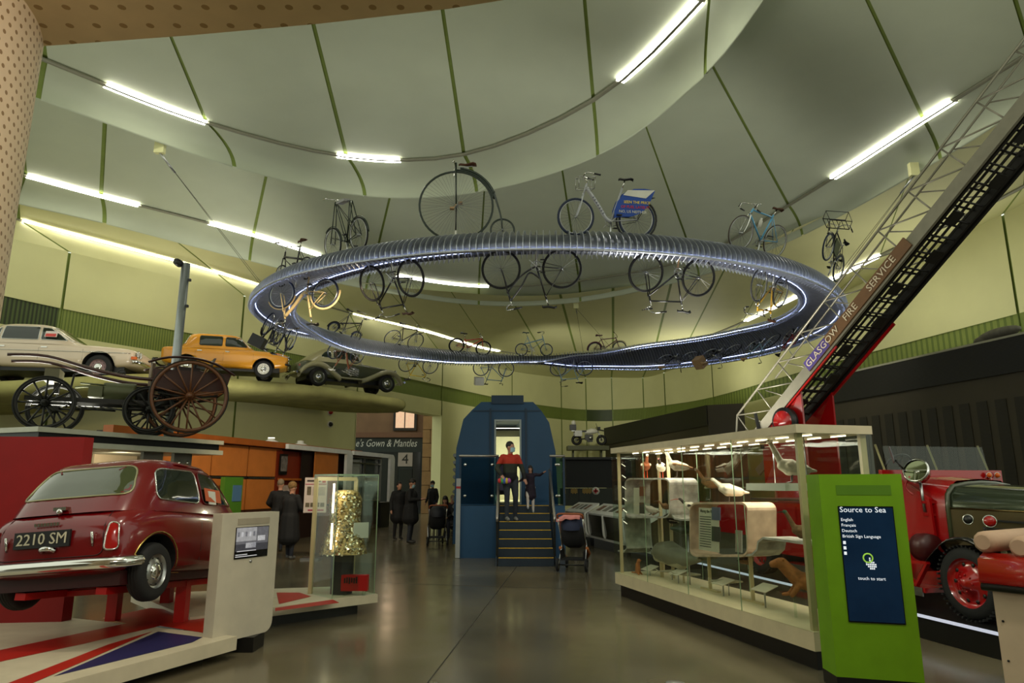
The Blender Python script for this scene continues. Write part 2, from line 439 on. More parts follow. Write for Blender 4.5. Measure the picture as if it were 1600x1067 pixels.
def strip_lights(tr, segs, z, labels, grp):
    dense = []
    for i in range(len(tr)-1): dense += [tr[i].lerp(tr[i+1], j/10) for j in range(10)]
    px = [proj(p)[0] for p in dense]
    MB().tube([p - V((0, 0, .02)) for p in tr[::2]], .07, 6, flat=.5).build('light_track', TRACK, ceil)
    for (a, b), lb in zip(segs, labels):
        pts = [p for p, x in zip(dense, px) if a <= x <= b and p.y > 0]
        if not pts: continue
        pts = pts[::4] + [pts[-1]]; c = pts[len(pts)//2]
        t = thing('ceiling_strip_light', lb, 'ceiling light', c, 0, grp)
        mb = MB()
        rows = []
        for i, p in enumerate(pts):
            d = (pts[min(i+1, len(pts)-1)] - pts[max(i-1, 0)]).normalized(); o = V((d.y, -d.x, 0)).normalized()*.10
            rows.append([p - o - V((0, 0, .02)), p - o - V((0, 0, .05)), p + o - V((0, 0, .05)), p + o - V((0, 0, .02))])
        mb.grid(rows, 0, False).build('diffuser', LIT, t, True)
        for e in (pts[0], pts[-1]): MB().box(e - V((0, 0, .03)), (.16, .05, .04)).build('end_cap', mat('pale_end_cap', (200, 200, 180), .5), t, True)
G = 'strip lights along the ceiling folds'
strip_lights(trA, [(163, 322), (525, 627), (968, 1095)], ZS, ['lit strip light at upper left of the nearest ceiling fold', 'short lit strip light left of the penny-farthing', 'lit strip light at the top edge right of centre'], G)
strip_lights(trB, [(40, 220), (325, 500), (620, 765), (1300, 1490)], ZS, ['lit strip light on the far left, second fold, beside the column', 'lit strip light above the triangular-framed dark bicycle', 'lit strip light seen through the ring behind inverted black bicycle', 'long lit strip light on the right beside the ladder'], G)
strip_lights(trC, [(30, 415), (550, 780), (1165, 1250), (1290, 1380)], 9.2, ['longest lit strip light over the cream saloon at left', 'lit strip light above the orange mountain bike, seen through ring', 'short lit strip light behind the yellow inverted racing bicycle', 'lit strip light behind the black carrier bicycle, by the ladder'], G)
# walls
walls = {}
def wall_of(i):
    n = 'wall_left' if i < 5 else 'wall_back' if i < 10 else 'wall_right'
    if n not in walls: walls[n] = struct(n)
    return walls[n]
OPEN = 3
def wrow(i, t, zs, inset=0.0):
    p = cat(wp, i, t); q = cat(wp, i, min(t+.02, 1.0)) - cat(wp, i, max(t-.02, 0)); o = V((q.y, -q.x, 0)).normalized()*inset
    top = cat(wt, i, t).z
    return [V((p.x, p.y, top if z is None else z)) - o for z in zs]
for i in range(len(wp)-1):
    ln = (wp[i+1]-wp[i]).length; g = .04/ln; ts = [g + (1-2*g)*j/6 for j in range(7)]; W = wall_of(i)
    MB().grid([wrow(i, t, [None, 8.0, 7.4, ZB]) for t in ts]).build('panel', PAINT_W, W)
    MB().grid([wrow(i, t, [ZB, 6.0], .05) for t in ts]).build('slotted_band', BANDD if i in (0, 7) else BAND, W)
    MB().grid([wrow(i, t, [6.0, 5.2 if i == OPEN else -.02]) for t in ts]).build('panel', PAINT_W, W)
    MB().grid([wrow(i, j/6, [None, 5.2 if i == OPEN else 0], .09) for j in range(7)]).build('seam_backing', SEAM, W)
# opening towards the indoor street
e0, e1 = wp[OPEN], wp[OPEN+1]
nrm = V((-(e1-e0).y, (e1-e0).x, 0)).normalized()
rev = MB()
for e in (e0, e1): rev.slab([V((e.x, e.y, 0)), V((e.x, e.y, 5.2)), V((e.x, e.y, 5.2)) + nrm*.6, V((e.x, e.y, 0)) + nrm*.6], (e1-e0).normalized()*.03)
rev.slab([V((e0.x, e0.y, 5.2)), V((e1.x, e1.y, 5.2)), V((e1.x, e1.y, 5.2)) + nrm*.6, V((e0.x, e0.y, 5.2)) + nrm*.6], (0, 0, .03))
rev.build('reveal', PAINT_W, walls['wall_left'])
# the rest of the hall behind the viewer: a plain dim wall under the soffit
wf = MB().box((0, -6.2, 2.1), (44, .3, 4.2)).build('wall_front', mat('dim_olive_wall', (96, 90, 68), .8)); tag(wf, kind='structure')
# perforated column and soffit beside the camera
PERF = dots_mat('perforated_cream_board', (226, 204, 170), (150, 122, 86), .06, .2, .6, (0, 2), True, 1.0)
col_ = MB().lathe([(1.0, -.02), (1.0, 4.3)], 'z', (0, 0, 0), 64).build('column', PERF); col_.location = (-3.66, 3.11, 0)
tag(col_, kind='structure')
SOF = dots_mat('perforated_brown_board', (222, 202, 158), (168, 140, 92), .155, .14, .6, (0, 1))
sp = [atZ(x, y, 4.2) for x, y in ((-200, 88), (70, 72), (300, 55), (500, 37), (700, 14), (850, -10), (1050, -50), (1400, -140))]
sf = MB().slab([V((-7, -2, 4.2)), V((-7, sp[0].y, 4.2))] + sp + [V((6, sp[-1].y - .6, 4.2)), V((6, -2, 4.2))], (0, 0, .35)).build('soffit', SOF)
tag(sf, kind='structure')
# dark slotted wall on the right and the dark block beside it
DKW = mat('dark_bronze_panel', (60, 54, 40), .55, 0, .06, 2)
DKB = lines_mat('black_slotted_band', (30, 29, 26), (14, 14, 12), .04, 2, .5)
DKS = lines_mat('dark_slotted_strip', (44, 40, 28), (24, 22, 15), .035, 2, .5)
d0, d1 = atZ(1290, 592, 5.5), atZ(1600, 523, 5.5); dd = (d1-d0).normalized(); d2 = d1 + dd*9
dn = V((dd.y, -dd.x, 0)); dn = dn if dn.x < 0 else -dn
wd = struct('wall_exhibit')
MB().slab([d0, d2, V((d2.x, d2.y, 0)), V((d0.x, d0.y, 0))], -dn*.5).build('panel', DKW, wd)
MB().slab([d0 + dn*.03, d2 + dn*.03, d2 + dn*.03 - V((0, 0, .95)), d0 + dn*.03 - V((0, 0, .95))], dn*.05).build('upper_band', DKB, wd)
MB().slab([d0 + dn*.1, d2 + dn*.1, d2 + dn*.1 + V((0, 0, .06)), d0 + dn*.1 + V((0, 0, .06))], -dn*.6).build('coping', mat('grey_coping', (150, 148, 128), .5), wd)
L = (d2-d0).length; k = 0; s = .4
while s < L:
    p = d0 + dd*s; a = V((p.x, p.y, 0)) + dn*.012; b = a + dd*.34
    MB().slab([V((a.x, a.y, .2)), V((b.x, b.y, .2)), V((b.x, b.y, 3.9)), V((a.x, a.y, 3.9))], dn*.012).build('slotted_strip', DKS, wd)
    s += .58
b0, b1, b2 = atZ(945, 669, 5.5), atZ(1105, 633, 5.5), atZ(1162, 630, 5.5)
bn = V((-(b0-b1).y, (b0-b1).x, 0)).normalized(); bn = bn if bn.x < 0 else -bn
wb = struct('wall_block')
MB().slab([b0, b1, b2, b2 + (b0-b1)], (0, 0, -5.5)).build('body', DKW, wd if False else wb)
MB().slab([b0 + bn*.03, b1 + bn*.03, b1 + bn*.03 - V((0, 0, 1.0)), b0 + bn*.03 - V((0, 0, 1.2))], bn*.04).build('upper_band', DKB, wb)
s = .3; L = (b1-b0).length; dd2 = (b1-b0)/L
while s < L-.3:
    p = b0 + dd2*s + bn*.01; q = p + dd2*.4
    MB().slab([V((p.x, p.y, .2)), V((q.x, q.y, .2)), V((q.x, q.y, 3.2)), V((p.x, p.y, 3.2))], bn*.02).build('slotted_strip', DKS, wb)
    s += .75
# ---------------------------------------------------------------- the shop in the street beyond the opening
FY = 41.0
shop = thing('shopfront', 'dark shopfront with script sign and number four beyond the wall opening', 'shopfront', (-6, FY, 0))
STONE = mat('brown_stone', (110, 84, 62), .8, 0, .12, 1.5, .2); SHOPG = mat('dark_green_joinery', (22, 32, 34), .4)
p = atY(540, 630, FY); q = atY(705, 800, FY)
MB().box(((p.x+q.x)/2, FY+.65, 3.6), (q.x-p.x+3, .5, 7.6)).build('stone_wall', STONE, shop, True)
a, b = atY(556, 684, FY), atY(658, 802, FY)
MB().box(((a.x+b.x)/2, FY, (a.z)/2), (b.x-a.x, .3, a.z)).build('shop_frame', SHOPG, shop, True)
MB().box(((a.x+b.x)/2, FY-.1, a.z+.15), (b.x-a.x+.5, .5, .3)).build('cornice', mat('wood_cornice', (98, 66, 46), .6), shop, True)
c4 = atY(634, 718, FY)
MB().box((c4.x, FY-.18, c4.z), (.85, .06, .8)).build('number_plate', mat('pale_number_plate', (150, 140, 134), .6), shop, True)
XZ = Matrix.Rotation(PI/2, 4, 'X')
def face_cam(p, rz=0.0): return Matrix.Translation(p) @ Matrix.Rotation(rz, 4, 'Z') @ XZ
Wi = wm(shop).inverted()
text('number', '4', .8, BLACK, shop, Wi @ face_cam((c4.x, FY-.22, c4.z)))
cs = atY(604, 693, FY)
text('sign_text', "e's Gown & Mantles", .62, mat('pale_sign_paint', (190, 190, 186), .6), shop, Wi @ face_cam((cs.x, FY-.17, cs.z)), sx=.72, shear=.3)
for x0, x1, y0, y1 in ((566, 620, 706, 790), (645, 655, 706, 796), (625, 643, 733, 800)):
    m0, m1 = atY(x0, y0, FY-.16), atY(x1, y1, FY-.16)
    MB().box(((m0.x+m1.x)/2, FY-.16, (m0.z+m1.z)/2), (m1.x-m0.x, .04, m0.z-m1.z)).build('pane', mat('shop_window', (42, 42, 48), .1), shop, True)
wl = thing('upstairs_window', 'lit upstairs window with net curtain above the dark shopfront', 'window', (atY(632, 655, FY).x, FY, atY(632, 668, FY).z))
m0, m1 = atY(618, 642, FY), atY(646, 668, FY)
MB().box(((m0.x+m1.x)/2, FY+.3, (m0.z+m1.z)/2), (m1.x-m0.x+.3, .16, m0.z-m1.z+.3)).build('frame', BLACK, wl, True)
MB().box(((m0.x+m1.x)/2, FY+.2, (m0.z+m1.z)/2), (m1.x-m0.x, .08, m0.z-m1.z)).build('pane', mat('lit_curtain', (200, 170, 140), .6, emit=(255, 205, 170), power=.55, var=.2), wl, True)
MB().box(((m0.x+m1.x)/2, FY+.15, (m0.z+m1.z)/2), (.06, .04, m0.z-m1.z)).build('glazing_bar', BLACK, wl, True)
pil = thing('stone_pier', 'tan stone pier beside the dark shopfront', 'pier', (atY(674, 800, FY).x, FY-.4, 0))
x0, x1 = atY(660, 780, FY).x, atY(692, 780, FY).x
SANDST = mat('tan_stone', (140, 108, 72), .8, 0, .15, 2, .2); z = 0; r = 0
while z < 6.4:
    cut = .38 if r % 2 else .62
    for u0, u1 in ((0, cut), (cut, 1)):
        MB().box((x0 + (x1-x0)*(u0+u1)/2, FY-.35, z+.4), ((x1-x0)*(u1-u0)-.03, .7, .77)).build('stone_block', SANDST, pil, True)
    z += .8; r += 1
lamp('street_lamp_light', 'POINT', (-6.5, 37.5, 5.2), (-6.5, 37, 0), 26, (1, .72, .45), .3)
# ================================================================ the hanging ring of bicycles
RC = V((.89, 18.96, 6.11)); RR = 7.3; RAX, RAY = -.0067, .037
BANK = [(0, 34), (25, 50), (50, 52), (75, 20), (90, -8), (120, -24), (150, -26), (180, -6), (215, 6), (250, 14), (270, 16), (300, 18), (330, 24), (360, 34)]
def bank(deg):
    deg %= 360
    for (a, x), (b, y) in zip(BANK, BANK[1:]):
        if a <= deg <= b:
            t = (deg-a)/(b-a); t = t*t*(3-2*t)
            return math.radians(x + (y-x)*t)
def ringpt(deg):
    a = math.radians(deg)
    return V((RC.x + RR*math.cos(a), RC.y + RR*math.sin(a), RC.z + RR*(RAX*math.cos(a) + RAY*math.sin(a))))
def ringframe(deg):
    """origin, tangent, lateral (outwards), normal of the banked channel"""
    p = ringpt(deg); T = (ringpt(deg+.5) - ringpt(deg-.5)).normalized(); a = math.radians(deg)
    O = V((math.cos(a), math.sin(a), 0)); b = bank(deg); n = (V((0, 0, 1))*math.cos(b) + O*math.sin(b)); n = (n - T*n.dot(T)).normalized()
    return p, T, T.cross(n).normalized(), n
HW = .50
def section(sc_=0.0):
    """channel section: domed top, hollow underside; (lateral, height)"""
    top = [((HW+sc_)*math.cos(PI*i/12), -.13 + (.30+sc_)*math.sin(PI*i/12)**.8 if 0 < i < 12 else -.13) for i in range(13)]
    bot = [((HW-.05)*math.cos(PI - PI*i/12), -.15 + (.19-sc_*.6)*math.sin(PI*i/12)**.8 if 0 < i < 12 else -.15 - sc_) for i in range(13)]
    return top + bot
ring = thing('bicycle_ring', 'large oval silver finned ring hung below the ceiling carrying bicycles', 'display ring', RC)
RINGM = mat('ring_aluminium', (176, 180, 188), .3, .75, .08, 8); RINGD = mat('ring_inner_shell', (104, 108, 120), .35, .6, .08, 8)
N_ = 180; rows = []
for k in range(N_):
    p, T, Lt, n = ringframe(360*k/N_); rows.append([p + Lt*a + n*h for a, h in section()])
rows.append(rows[0])
MB().grid(rows, 0, True, True).build('channel_shell', RINGD, ring, True)
so = section(.08)
NF = 420
def fin(k, mb):
    p, T, Lt, n = ringframe(360*k/NF)
    # a thin rib standing proud of the dome and of the hollow
    o_ = [p + Lt*a + n*h for a, h in so]; i_ = [p + Lt*a*.97 + n*(h*.93) for a, h in section(.0)]
    m = len(o_); z = len(mb.v)
    for d in (-.006, .006): mb.v += [tuple(q + T*d) for q in o_] + [tuple(q + T*d) for q in i_]
    def F(*ix): mb.f.append([z + i for i in ix]); mb.m.append(0); mb.s.append(False)
    for j in range(m):
        j2 = (j+1) % m
        F(j, j2, m+j2, m+j); F(2*m+j, 3*m+j, 3*m+j2, 2*m+j2); F(j, 2*m+j, 2*m+j2, j2)
    return mb
far = MB()
for k in range(NF):
    dg = 360*k/NF
    if 50 < dg < 160: fin(k, far)
    else: fin(k, MB()).build('fin', RINGM, ring, True)
tag(far.build('far_fins', RINGM, ring, True), kind='stuff')
LED = mat('cool_led_strip', (240, 244, 255), .5, 0, 0, emit=(205, 218, 255), power=30.0)
for nm, a, h, r in (('led_strip', -.508, -.098, .004), ('led_strip', .508, -.098, .004)):
    pts = []
    for k in range(90):
        p, T, Lt, n = ringframe(360*k/90); pts.append(p + Lt*a + n*h)
    MB().tube(pts, r, 5, closed=True).build(nm, LED, ring, True)
for a in (-.55, .55):
    pts = []
    for k in range(120):
        p, T, Lt, n = ringframe(3*k); pts.append(p + Lt*a - n*.118)
    MB().tube(pts, .024, 6, closed=True).build('rim_tube', RINGM, ring, True)
LED2 = mat('soft_led_strip', (225, 232, 255), .5, 0, 0, emit=(190, 205, 255), power=6.0)
for a in (-.40, .40):
    pts = []
    for k in range(90):
        p, T, Lt, n = ringframe(4*k); pts.append(p + Lt*a - n*.068)
    MB().tube(pts, .006, 5, closed=True).build('led_strip', LED2, ring, True)
# hangers: wires from the ring to the ceiling lip
for i, (deg, px, py) in enumerate(((186, 250, 232), (70, 900, 478), (-10, 1428, 268))):
    p = ringpt(deg) + V((0, 0, .2)); q = atZ(px, py, 9.25)
    t = thing('suspension_cable', ['suspension cable from ceiling bracket at upper left to the ring', 'suspension cable from bracket behind the ring centre', 'suspension cable from bracket beside the ladder top'][i], 'cable', q, 0, 'ring suspension cables')
    MB().box(q + V((0, 0, .05)), (.22, .12, .34)).build('bracket', PAINT_W, t, True)
    for dx in (-1, 1):
        e = ringpt(deg + dx*5) + V((0, 0, .18)); MB().tube([q - V((0, 0, .1)), e], .006, 5).build('wire', mat('dark_wire', (70, 72, 58), .4, .6), t, True)
    MB().tube([q - V((0, 0, .1)), (q - V((0, 0, .1))).lerp(e, .12)], .025, 6).build('turnbuckle', STEEL, t, True)
# ---------------------------------------------------------------- bicycles
WHEELS = {}
def wheel_mesh(r, tyre, col, ns=28, rimc=None, tw=.017):
    key = (round(r, 3), tyre.name, col.name, ns, tw)
    if key in WHEELS: return WHEELS[key]
    a = MB().torus((0, 0, 0), r - tw, tw, 'y', 40, 6)
    b = MB().lathe([(r-2*tw-.012, -.011), (r-2*tw, -.013), (r-2*tw+.006, 0), (r-2*tw, .013), (r-2*tw-.012, .011), (r-2*tw-.012, -.011)], 'y', (0, 0, 0), 40)
    c = MB().lathe([(0, -.05), (.012, -.05), (.012, -.032), (.022, -.03), (.022, -.024), (.014, -.02), (.014, .02), (.022, .024), (.022, .03), (.012, .032), (.012, .05), (0, .05)], 'y', (0, 0, 0), 12)
    d = MB()
    for i in range(ns):
        t = 2*PI*i/ns; t2 = t + (.35 if (i//2) % 2 else -.35); y = .026 if i % 2 else -.026
        d.tube([(.02*math.cos(t2), y, .02*math.sin(t2)), ((r-2*tw-.01)*math.cos(t), 0, (r-2*tw-.01)*math.sin(t))], .0022, 3, cap=False)
    WHEELS[key] = [x.mesh(n, m) for x, n, m in ((a, 'tyre', tyre), (b, 'rim', rimc or STEEL), (c, 'hub', STEEL), (d, 'spokes', mat('spoke_wire', (120, 122, 122), .3, .9, 0)))]
    return WHEELS[key]
def add_wheel(root, x, r, col, tyre=RUBBER, ns=28, rimc=None, tw=.017, rz=0.0):
    ms = wheel_mesh(r, tyre, col, ns, rimc, tw)
    w_ = place('wheel', ms[0], root, Matrix.Translation((x, 0, r)) @ Matrix.Rotation(rz, 4, 'Y'))
    for m, n in zip(ms[1:], ('rim', 'hub', 'spokes')): place(n, m, w_)
    return w_
def saddle(root, x, z, m, L=.27):
    rows = []
    for u, wd, h in ((-.5, .02, -.02), (-.46, .07, 0), (-.3, .085, .012), (-.1, .06, 0), (.1, .032, -.008), (.4, .02, 0), (.5, .008, -.015)):
        rows.append([(x + u*L, wd*math.cos(2*PI*j/10), z + h + .022*math.sin(2*PI*j/10)) for j in range(10)])
    return MB().grid(rows, 0, True, True).build('saddle', m, root)
def cranks(root, x, z, m=STEEL, r=.09):
    c = MB().torus((x, -.045, z), r, .006, 'y', 24, 5)
    for i in range(5): c.bar((x, -.045, z), (x + r*math.cos(i*1.257), -.045, z + r*math.sin(i*1.257)), .012, .006)
    c.bar((x, -.06, z), (x + .12, -.06, z - .11), .018, .014); c.bar((x, .06, z), (x - .12, .06, z + .11), .018, .014)
    c.tube([(x, -.07, z), (x, .07, z)], .016, 8)
    o = c.build('crankset', m, root)
    for s in (-1, 1): MB().box((x - s*-.12*1 if s < 0 else x - .12, s*.105, z - .11 if s < 0 else z + .11), (.09, .08, .022)).build('pedal', BLACK, root)
    return o
def chain(root, x0, z0, x1, z1, r0=.09, r1=.035):
    MB().tube([(x0, -.045, z0+r0), (x1, -.045, z1+r1)], .005, 4).tube([(x0, -.045, z0-r0), (x1, -.045, z1-r1)], .005, 4).build('chain', BLACK, root)
def bike(name, label, cat_, M, col, r=.335, wb=1.02, style='road', bars='drop', guard=None, sad=None, tyre=RUBBER, grp=None, h=1.0, tw=.016, saddle_on=True, ns=24, rimc=None, extras=()):
    root = thing(name, label, cat_, M=M, group=grp)
    xr, xf = -wb*.44, wb*.56
    bb = V((-.02, 0, r*.86)) if r > .28 else V((-.02, 0, .28))
    sc_ = h; st = V((-.20, 0, .80*sc_)); hd = V((xf - .17, 0, .83*sc_)); hb = V((xf - .12, 0, max(r*2+.05, .66*sc_)))
    rh = V((xr, 0, r)); fh = V((xf, 0, r))
    add_wheel(root, xr, r, col, tyre, ns, rimc, tw, .13); add_wheel(root, xf, r, col, tyre, ns, rimc, tw, .4)
    f = MB(); tr = .0165
    if style in ('road', 'men'):
        f.tube([st - V((0, 0, .03)), hd - V((0, 0, .03))], tr, 7); f.tube([hb, bb], tr*1.05, 7); f.tube([bb, st + V((0, 0, .02))], tr, 7)
    elif style == 'loop':
        f.tube(spline([hd, hd.lerp(bb, .35) + V((-.03, 0, -.04)), bb + V((.12, 0, .12)), st.lerp(bb, .62)], 5), tr, 7)
        f.tube(spline([hb, hb.lerp(bb, .5) + V((0, 0, -.07)), bb], 5), tr, 7); f.tube([bb, st], tr, 7)
    elif style == 'step':
        f.tube(spline([hd - V((0, 0, .06)), hd.lerp(bb, .45) + V((.0, 0, -.05)), bb + V((.10, 0, .06)), bb], 6), .034, 8); f.tube([bb, st], .02, 7)
    elif style == 'mini':
        f.tube([hb + V((0, 0, .05)), V((xr + .12, 0, r + .22))], .024, 7); f.tube([bb, st], .018, 7); f.tube([hb, bb], .012, 6)
    elif style == 'mtb':
        f.tube([st - V((0, 0, .14)), hd - V((0, 0, .02))], tr*1.2, 7); f.tube([hb, bb], tr*1.4, 7); f.tube([bb, st - V((0, 0, .06))], tr, 7)
    f.tube([hb, hd], .019, 8)
    top = st - V((0, 0, .05 if style != 'mtb' else .16))
    for s in (-1, 1):
        y = V((0, s*.055, 0)); f.tube([bb + y*.5, rh + y], .009, 5)
        f.tube([(top if style not in ('step',) else st.lerp(bb, .3)) + y*.3, rh + y], .008, 5)
    f.build('frame', col, root)
    k = MB()
    for s in (-1, 1): k.tube(spline([hb + V((.006, s*.03, 0)), hb.lerp(fh, .55) + V((-.01, s*.055, 0)), fh + V((-.005, s*.055, 0))], 4), [.013]*4 + [.011]*4 + [.008], 6)
    k.tube([hb + V((.006, -.035, .012)), hb + V((.006, .035, .012))], .015, 6)
    k.build('fork', CHROME if style == 'road' else col, root)
    a = (hd-hb).normalized(); st_top = hd + a*.07
    b = MB()
    b.tube([hd, st_top, st_top + V((.07, 0, .02))], .012, 6); c = st_top + V((.07, 0, .02))
    if bars == 'drop':
        for s in (-1, 1): b.tube(spline([c, c + V((0, s*.17, 0)), c + V((.03, s*.2, 0)), c + V((.10, s*.2, -.03)), c + V((.09, s*.2, -.12)), c + V((-.03, s*.2, -.14))], 4), .011, 6)
    elif bars == 'flat':
        b.tube([c + V((-.05, -.29, .02)), c + V((0, -.1, 0)), c + V((0, .1, 0)), c + V((-.05, .29, .02))], .011, 6)
    else:
        for s in (-1, 1): b.tube(spline([c, c + V((.02, s*.1, .06)), c + V((-.02, s*.24, .08)), c + V((-.22, s*.27, .04))], 4), .011, 6)
    hbars = b.build('handlebar', CHROME, root)
    for s in (-1, 1):
        g = MB()
        if bars == 'drop': g.tube([c + V((.09, s*.2, -.12)), c + V((-.03, s*.2, -.14))], .015, 6); g.tube([c + V((.11, s*.2, -.02)), c + V((.15, s*.2, -.10))], .008, 5)
        elif bars == 'flat': g.tube([c + V((-.03, s*.18, .012)), c + V((-.05, s*.29, .02))], .017, 6)
        else: g.tube([c + V((-.12, s*.26, .06)), c + V((-.24, s*.272, .04))], .017, 6)
        g.build('grip', BLACK, hbars)
    if saddle_on:
        q = st + (st-bb).normalized()*.13; MB().tube([st, q], .013, 7).build('seat_post', CHROME, root); saddle(root, q.x - .02, q.z + .03, sad or BLACK)
    cranks(root, bb.x, bb.z); chain(root, bb.x, bb.z, xr, r)
    if guard:
        for x, a0, a1 in ((xr, 10, 200), (xf, -5, 150)):
            pts = [(x + (r+.022)*math.cos(math.radians(t)), 0, r + (r+.022)*math.sin(math.radians(t))) for t in (range(a0, a1, 12) if x == xr else range(30, 175, 12))]
            MB().tube(pts, .024, 6, flat=.35).build('mudguard', guard, root)
    for e in (extras if any(getattr(x, '__name__', '') == 'post_' for x in extras) else (*extras, post())): e(root, dict(bb=bb, st=st, hd=hd, hb=hb, rh=rh, fh=fh, c=c, r=r, xr=xr, xf=xf))
    return root
BASKETM = mat('silver_wire_basket', (165, 165, 160), .3, .8)
def basket(front=True, m=BASKETM, solid=False):
    def f(root, g):
        b = MB(); o = g['hd'] + V((.20, 0, .04)) if front else g['rh'] + V((-.05, 0, g['r'] + .2))
        w_, d_, h_ = (.20, .17, .22)
        if solid: b.box(o, (.34, .36, .3))
        else:
            for z in (0, .33, .66, 1):
                k = .75 + .25*z
                b.tube([o + V((x*w_*k, y*d_*k, -.12 + h_*z)) for x, y in ((-1, -1), (1, -1), (1, 1), (-1, 1))], .006, 4, closed=True)
            for i in range(20):
                t = i/5; s = int(t); u = t - s
                x, y = [(-1+2*u, -1), (1, -1+2*u), (1-2*u, 1), (-1, 1-2*u)][s]
                b.tube([o + V((x*w_*.75, y*d_*.75, -.12)), o + V((x*w_, y*d_, .10))], .004, 3)
            for i in range(5): b.tube([o + V((-w_*.75, (-.6+.3*i)*d_, -.12)), o + V((w_*.75, (-.6+.3*i)*d_, -.12))], .004, 3)
        b.build('basket', m, root)
    return f
def carrier(root, g):
    b = MB(); o = g['rh'] + V((-.08, 0, g['r'] + .06))
    for y in (-.07, 0, .07): b.tube([o + V((-.22, y, 0)), o + V((.24, y, 0))], .007, 5)
    for s in (-1, 1): b.tube([g['rh'] + V((0, s*.06, 0)), o + V((-.16, s*.07, 0))], .007, 5)
    b.build('luggage_rack', BLACK, root)
def front_carrier(root, g):
    b = MB(); o = g['hd'] + V((.24, 0, .06))
    b.tube([o + V((x*.2, y*.26, 0)) for x, y in ((-1, -1), (1, -1), (1, 1), (-1, 1))], .013, 5, closed=True)
    b.tube([o + V((x*.2, y*.26, .22)) for x, y in ((-1, -1), (1, -1), (1, 1), (-1, 1))], .010, 5, closed=True)
    for y in (-.16, -.05, .05, .16): b.tube([o + V((-.2, y, 0)), o + V((.2, y, 0))], .008, 5)
    for x, y in ((-1, -1), (1, -1), (1, 1), (-1, 1)): b.tube([o + V((x*.2, y*.26, 0)), o + V((x*.2, y*.26, .22))], .008, 5)
    for s in (-1, 1): b.tube([g['fh'] + V((0, s*.06, 0)), o + V((.1, s*.12, 0))], .009, 5)
    b.build('front_carrier', BLACK, root)
    MB().box((g['st'] + g['bb'])*.5 + V((.24, 0, .03)), (.36, .03, .34)).build('frame_panel', mat('dark_green_sign', (34, 50, 34), .4), root)
def post(m=STEEL, l=.3):
    def post_(root, g): MB().tube([(g['bb'].x, 0, g['bb'].z - .02), (g['bb'].x, 0, -.10 if root.get('group') == G1 else -.30)], .018, 8).build('support_post', m, root)
    return post_
def on_ring(px, near, top, face, off=0.0, lift=0.0, tilt=0.0, yaw=0.0):
    """placement matrix at the ring point that shows at pixel column px; face = +1 front wheel to the right"""
    best = min((abs(proj(ringpt(d*.25))[0] - px), d*.25) for d in (range(720, 1440) if near else range(0, 720)))
    p, T, Lt, n = ringframe(best[1])
    if not top: n = -n
    x = T.copy()
    R_ = x if (x.x*face > 0) else -x
    if tilt: n = Quaternion(R_, tilt) @ n
    if yaw: R_ = Quaternion(n, yaw) @ R_
    y = n.cross(R_).normalized()
    return frame(p + n*((.16 if top else -.02) + lift) + Lt*off, R_, y, n)
BBLK = mat('gloss_black_frame', (18, 18, 18), .3, coat=.3); BGRN = mat('dark_green_enamel', (20, 36, 24), .35, coat=.3)
WHT = mat('silver_grey_frame', (170, 172, 176), .3, .2, coat=.3); BLU = mat('sky_blue_frame', (88, 158, 200), .3, coat=.4); YEL = mat('amber_yellow_frame', (196, 150, 40), .3, coat=.3)
RED = mat('red_frame', (176, 44, 24), .35, coat=.3); PUR = mat('plum_frame', (88, 34, 60), .35, coat=.3); CRM = mat('cream_wood_frame', (196, 174, 128), .5, 0, .12, 14)
NVY = mat('navy_frame', (26, 34, 70), .35); BRN = mat('brown_leather', (74, 44, 24), .6); BTYRE = mat('blue_tint_tyre', (30, 40, 62), .6); YL2 = mat('bright_yellow_frame', (206, 176, 40), .35)
LTAN = mat('tan_leather', (158, 128, 92), .6); GBLU = mat('pale_blue_frame', (128, 160, 178), .35, coat=.3)
def lean(p, n, x):
    n = V(n).normalized(); x = V(x); x = (x - n*x.dot(n)).normalized()
    return frame(p, x, n.cross(x), n)
G1 = 'bicycles standing on top of the ring'; G2 = 'bicycles hanging under the ring'
# penny-farthing
M = on_ring(713, True, True, -1, lift=-.04, tilt=0.0)
M = frame(M.translation, V((-1, -.05, 0)).normalized(), V((.05, -1, 0)).normalized(), V((0, 0, 1)))
pf = thing('penny_farthing', 'dark green penny-farthing with one huge front wheel on the ring', 'bicycle', M=M, group=G1)
RB = .70
add_wheel(pf, 0, RB, BGRN, BGRN, 56, BGRN, .014); add_wheel(pf, -.86, .235, BGRN, BGRN, 20, BGRN, .012)
arc = [((RB+.05)*math.cos(math.radians(a)), 0, RB + (RB+.05)*math.sin(math.radians(a))) for a in range(95, 166, 8)] + [(-.80, 0, .62), (-.845, 0, .42), (-.86, 0, .235)]
MB().tube(arc, [.024]*len(arc[:-3]) + [.02, .018, .012], 8).ball((-.69, 0, .98), .035).build('backbone', BGRN, pf)
arc2 = [((RB+.015)*math.cos(math.radians(a)), 0, RB + (RB+.015)*math.sin(math.radians(a))) for a in range(88, 175, 8)]
MB().tube(arc2, .016, 6).build('mudguard', BGRN, pf)
k = MB()
for s in (-1, 1): k.tube([(0, s*.05, RB), (.02, s*.055, RB*2 + .05)], .014, 6)
k.tube([(.02, 0, RB*2), (.02, 0, RB*2 + .16)], .022, 8).build('fork', BGRN, pf)
hb_ = MB(); hb_.tube(spline([(.06, -.30, 1.42), (.05, -.26, 1.50), (.04, 0, 1.53), (.05, .26, 1.50), (.06, .30, 1.42)], 4), .012, 6).build('handlebar', CHROME, pf)
MB().tube([(-.02, 0, 1.46), (-.3, 0, 1.50)], .01, 5).build('saddle_spring', STEEL, pf); saddle(pf, -.20, 1.53, BRN, .34)
c_ = MB()
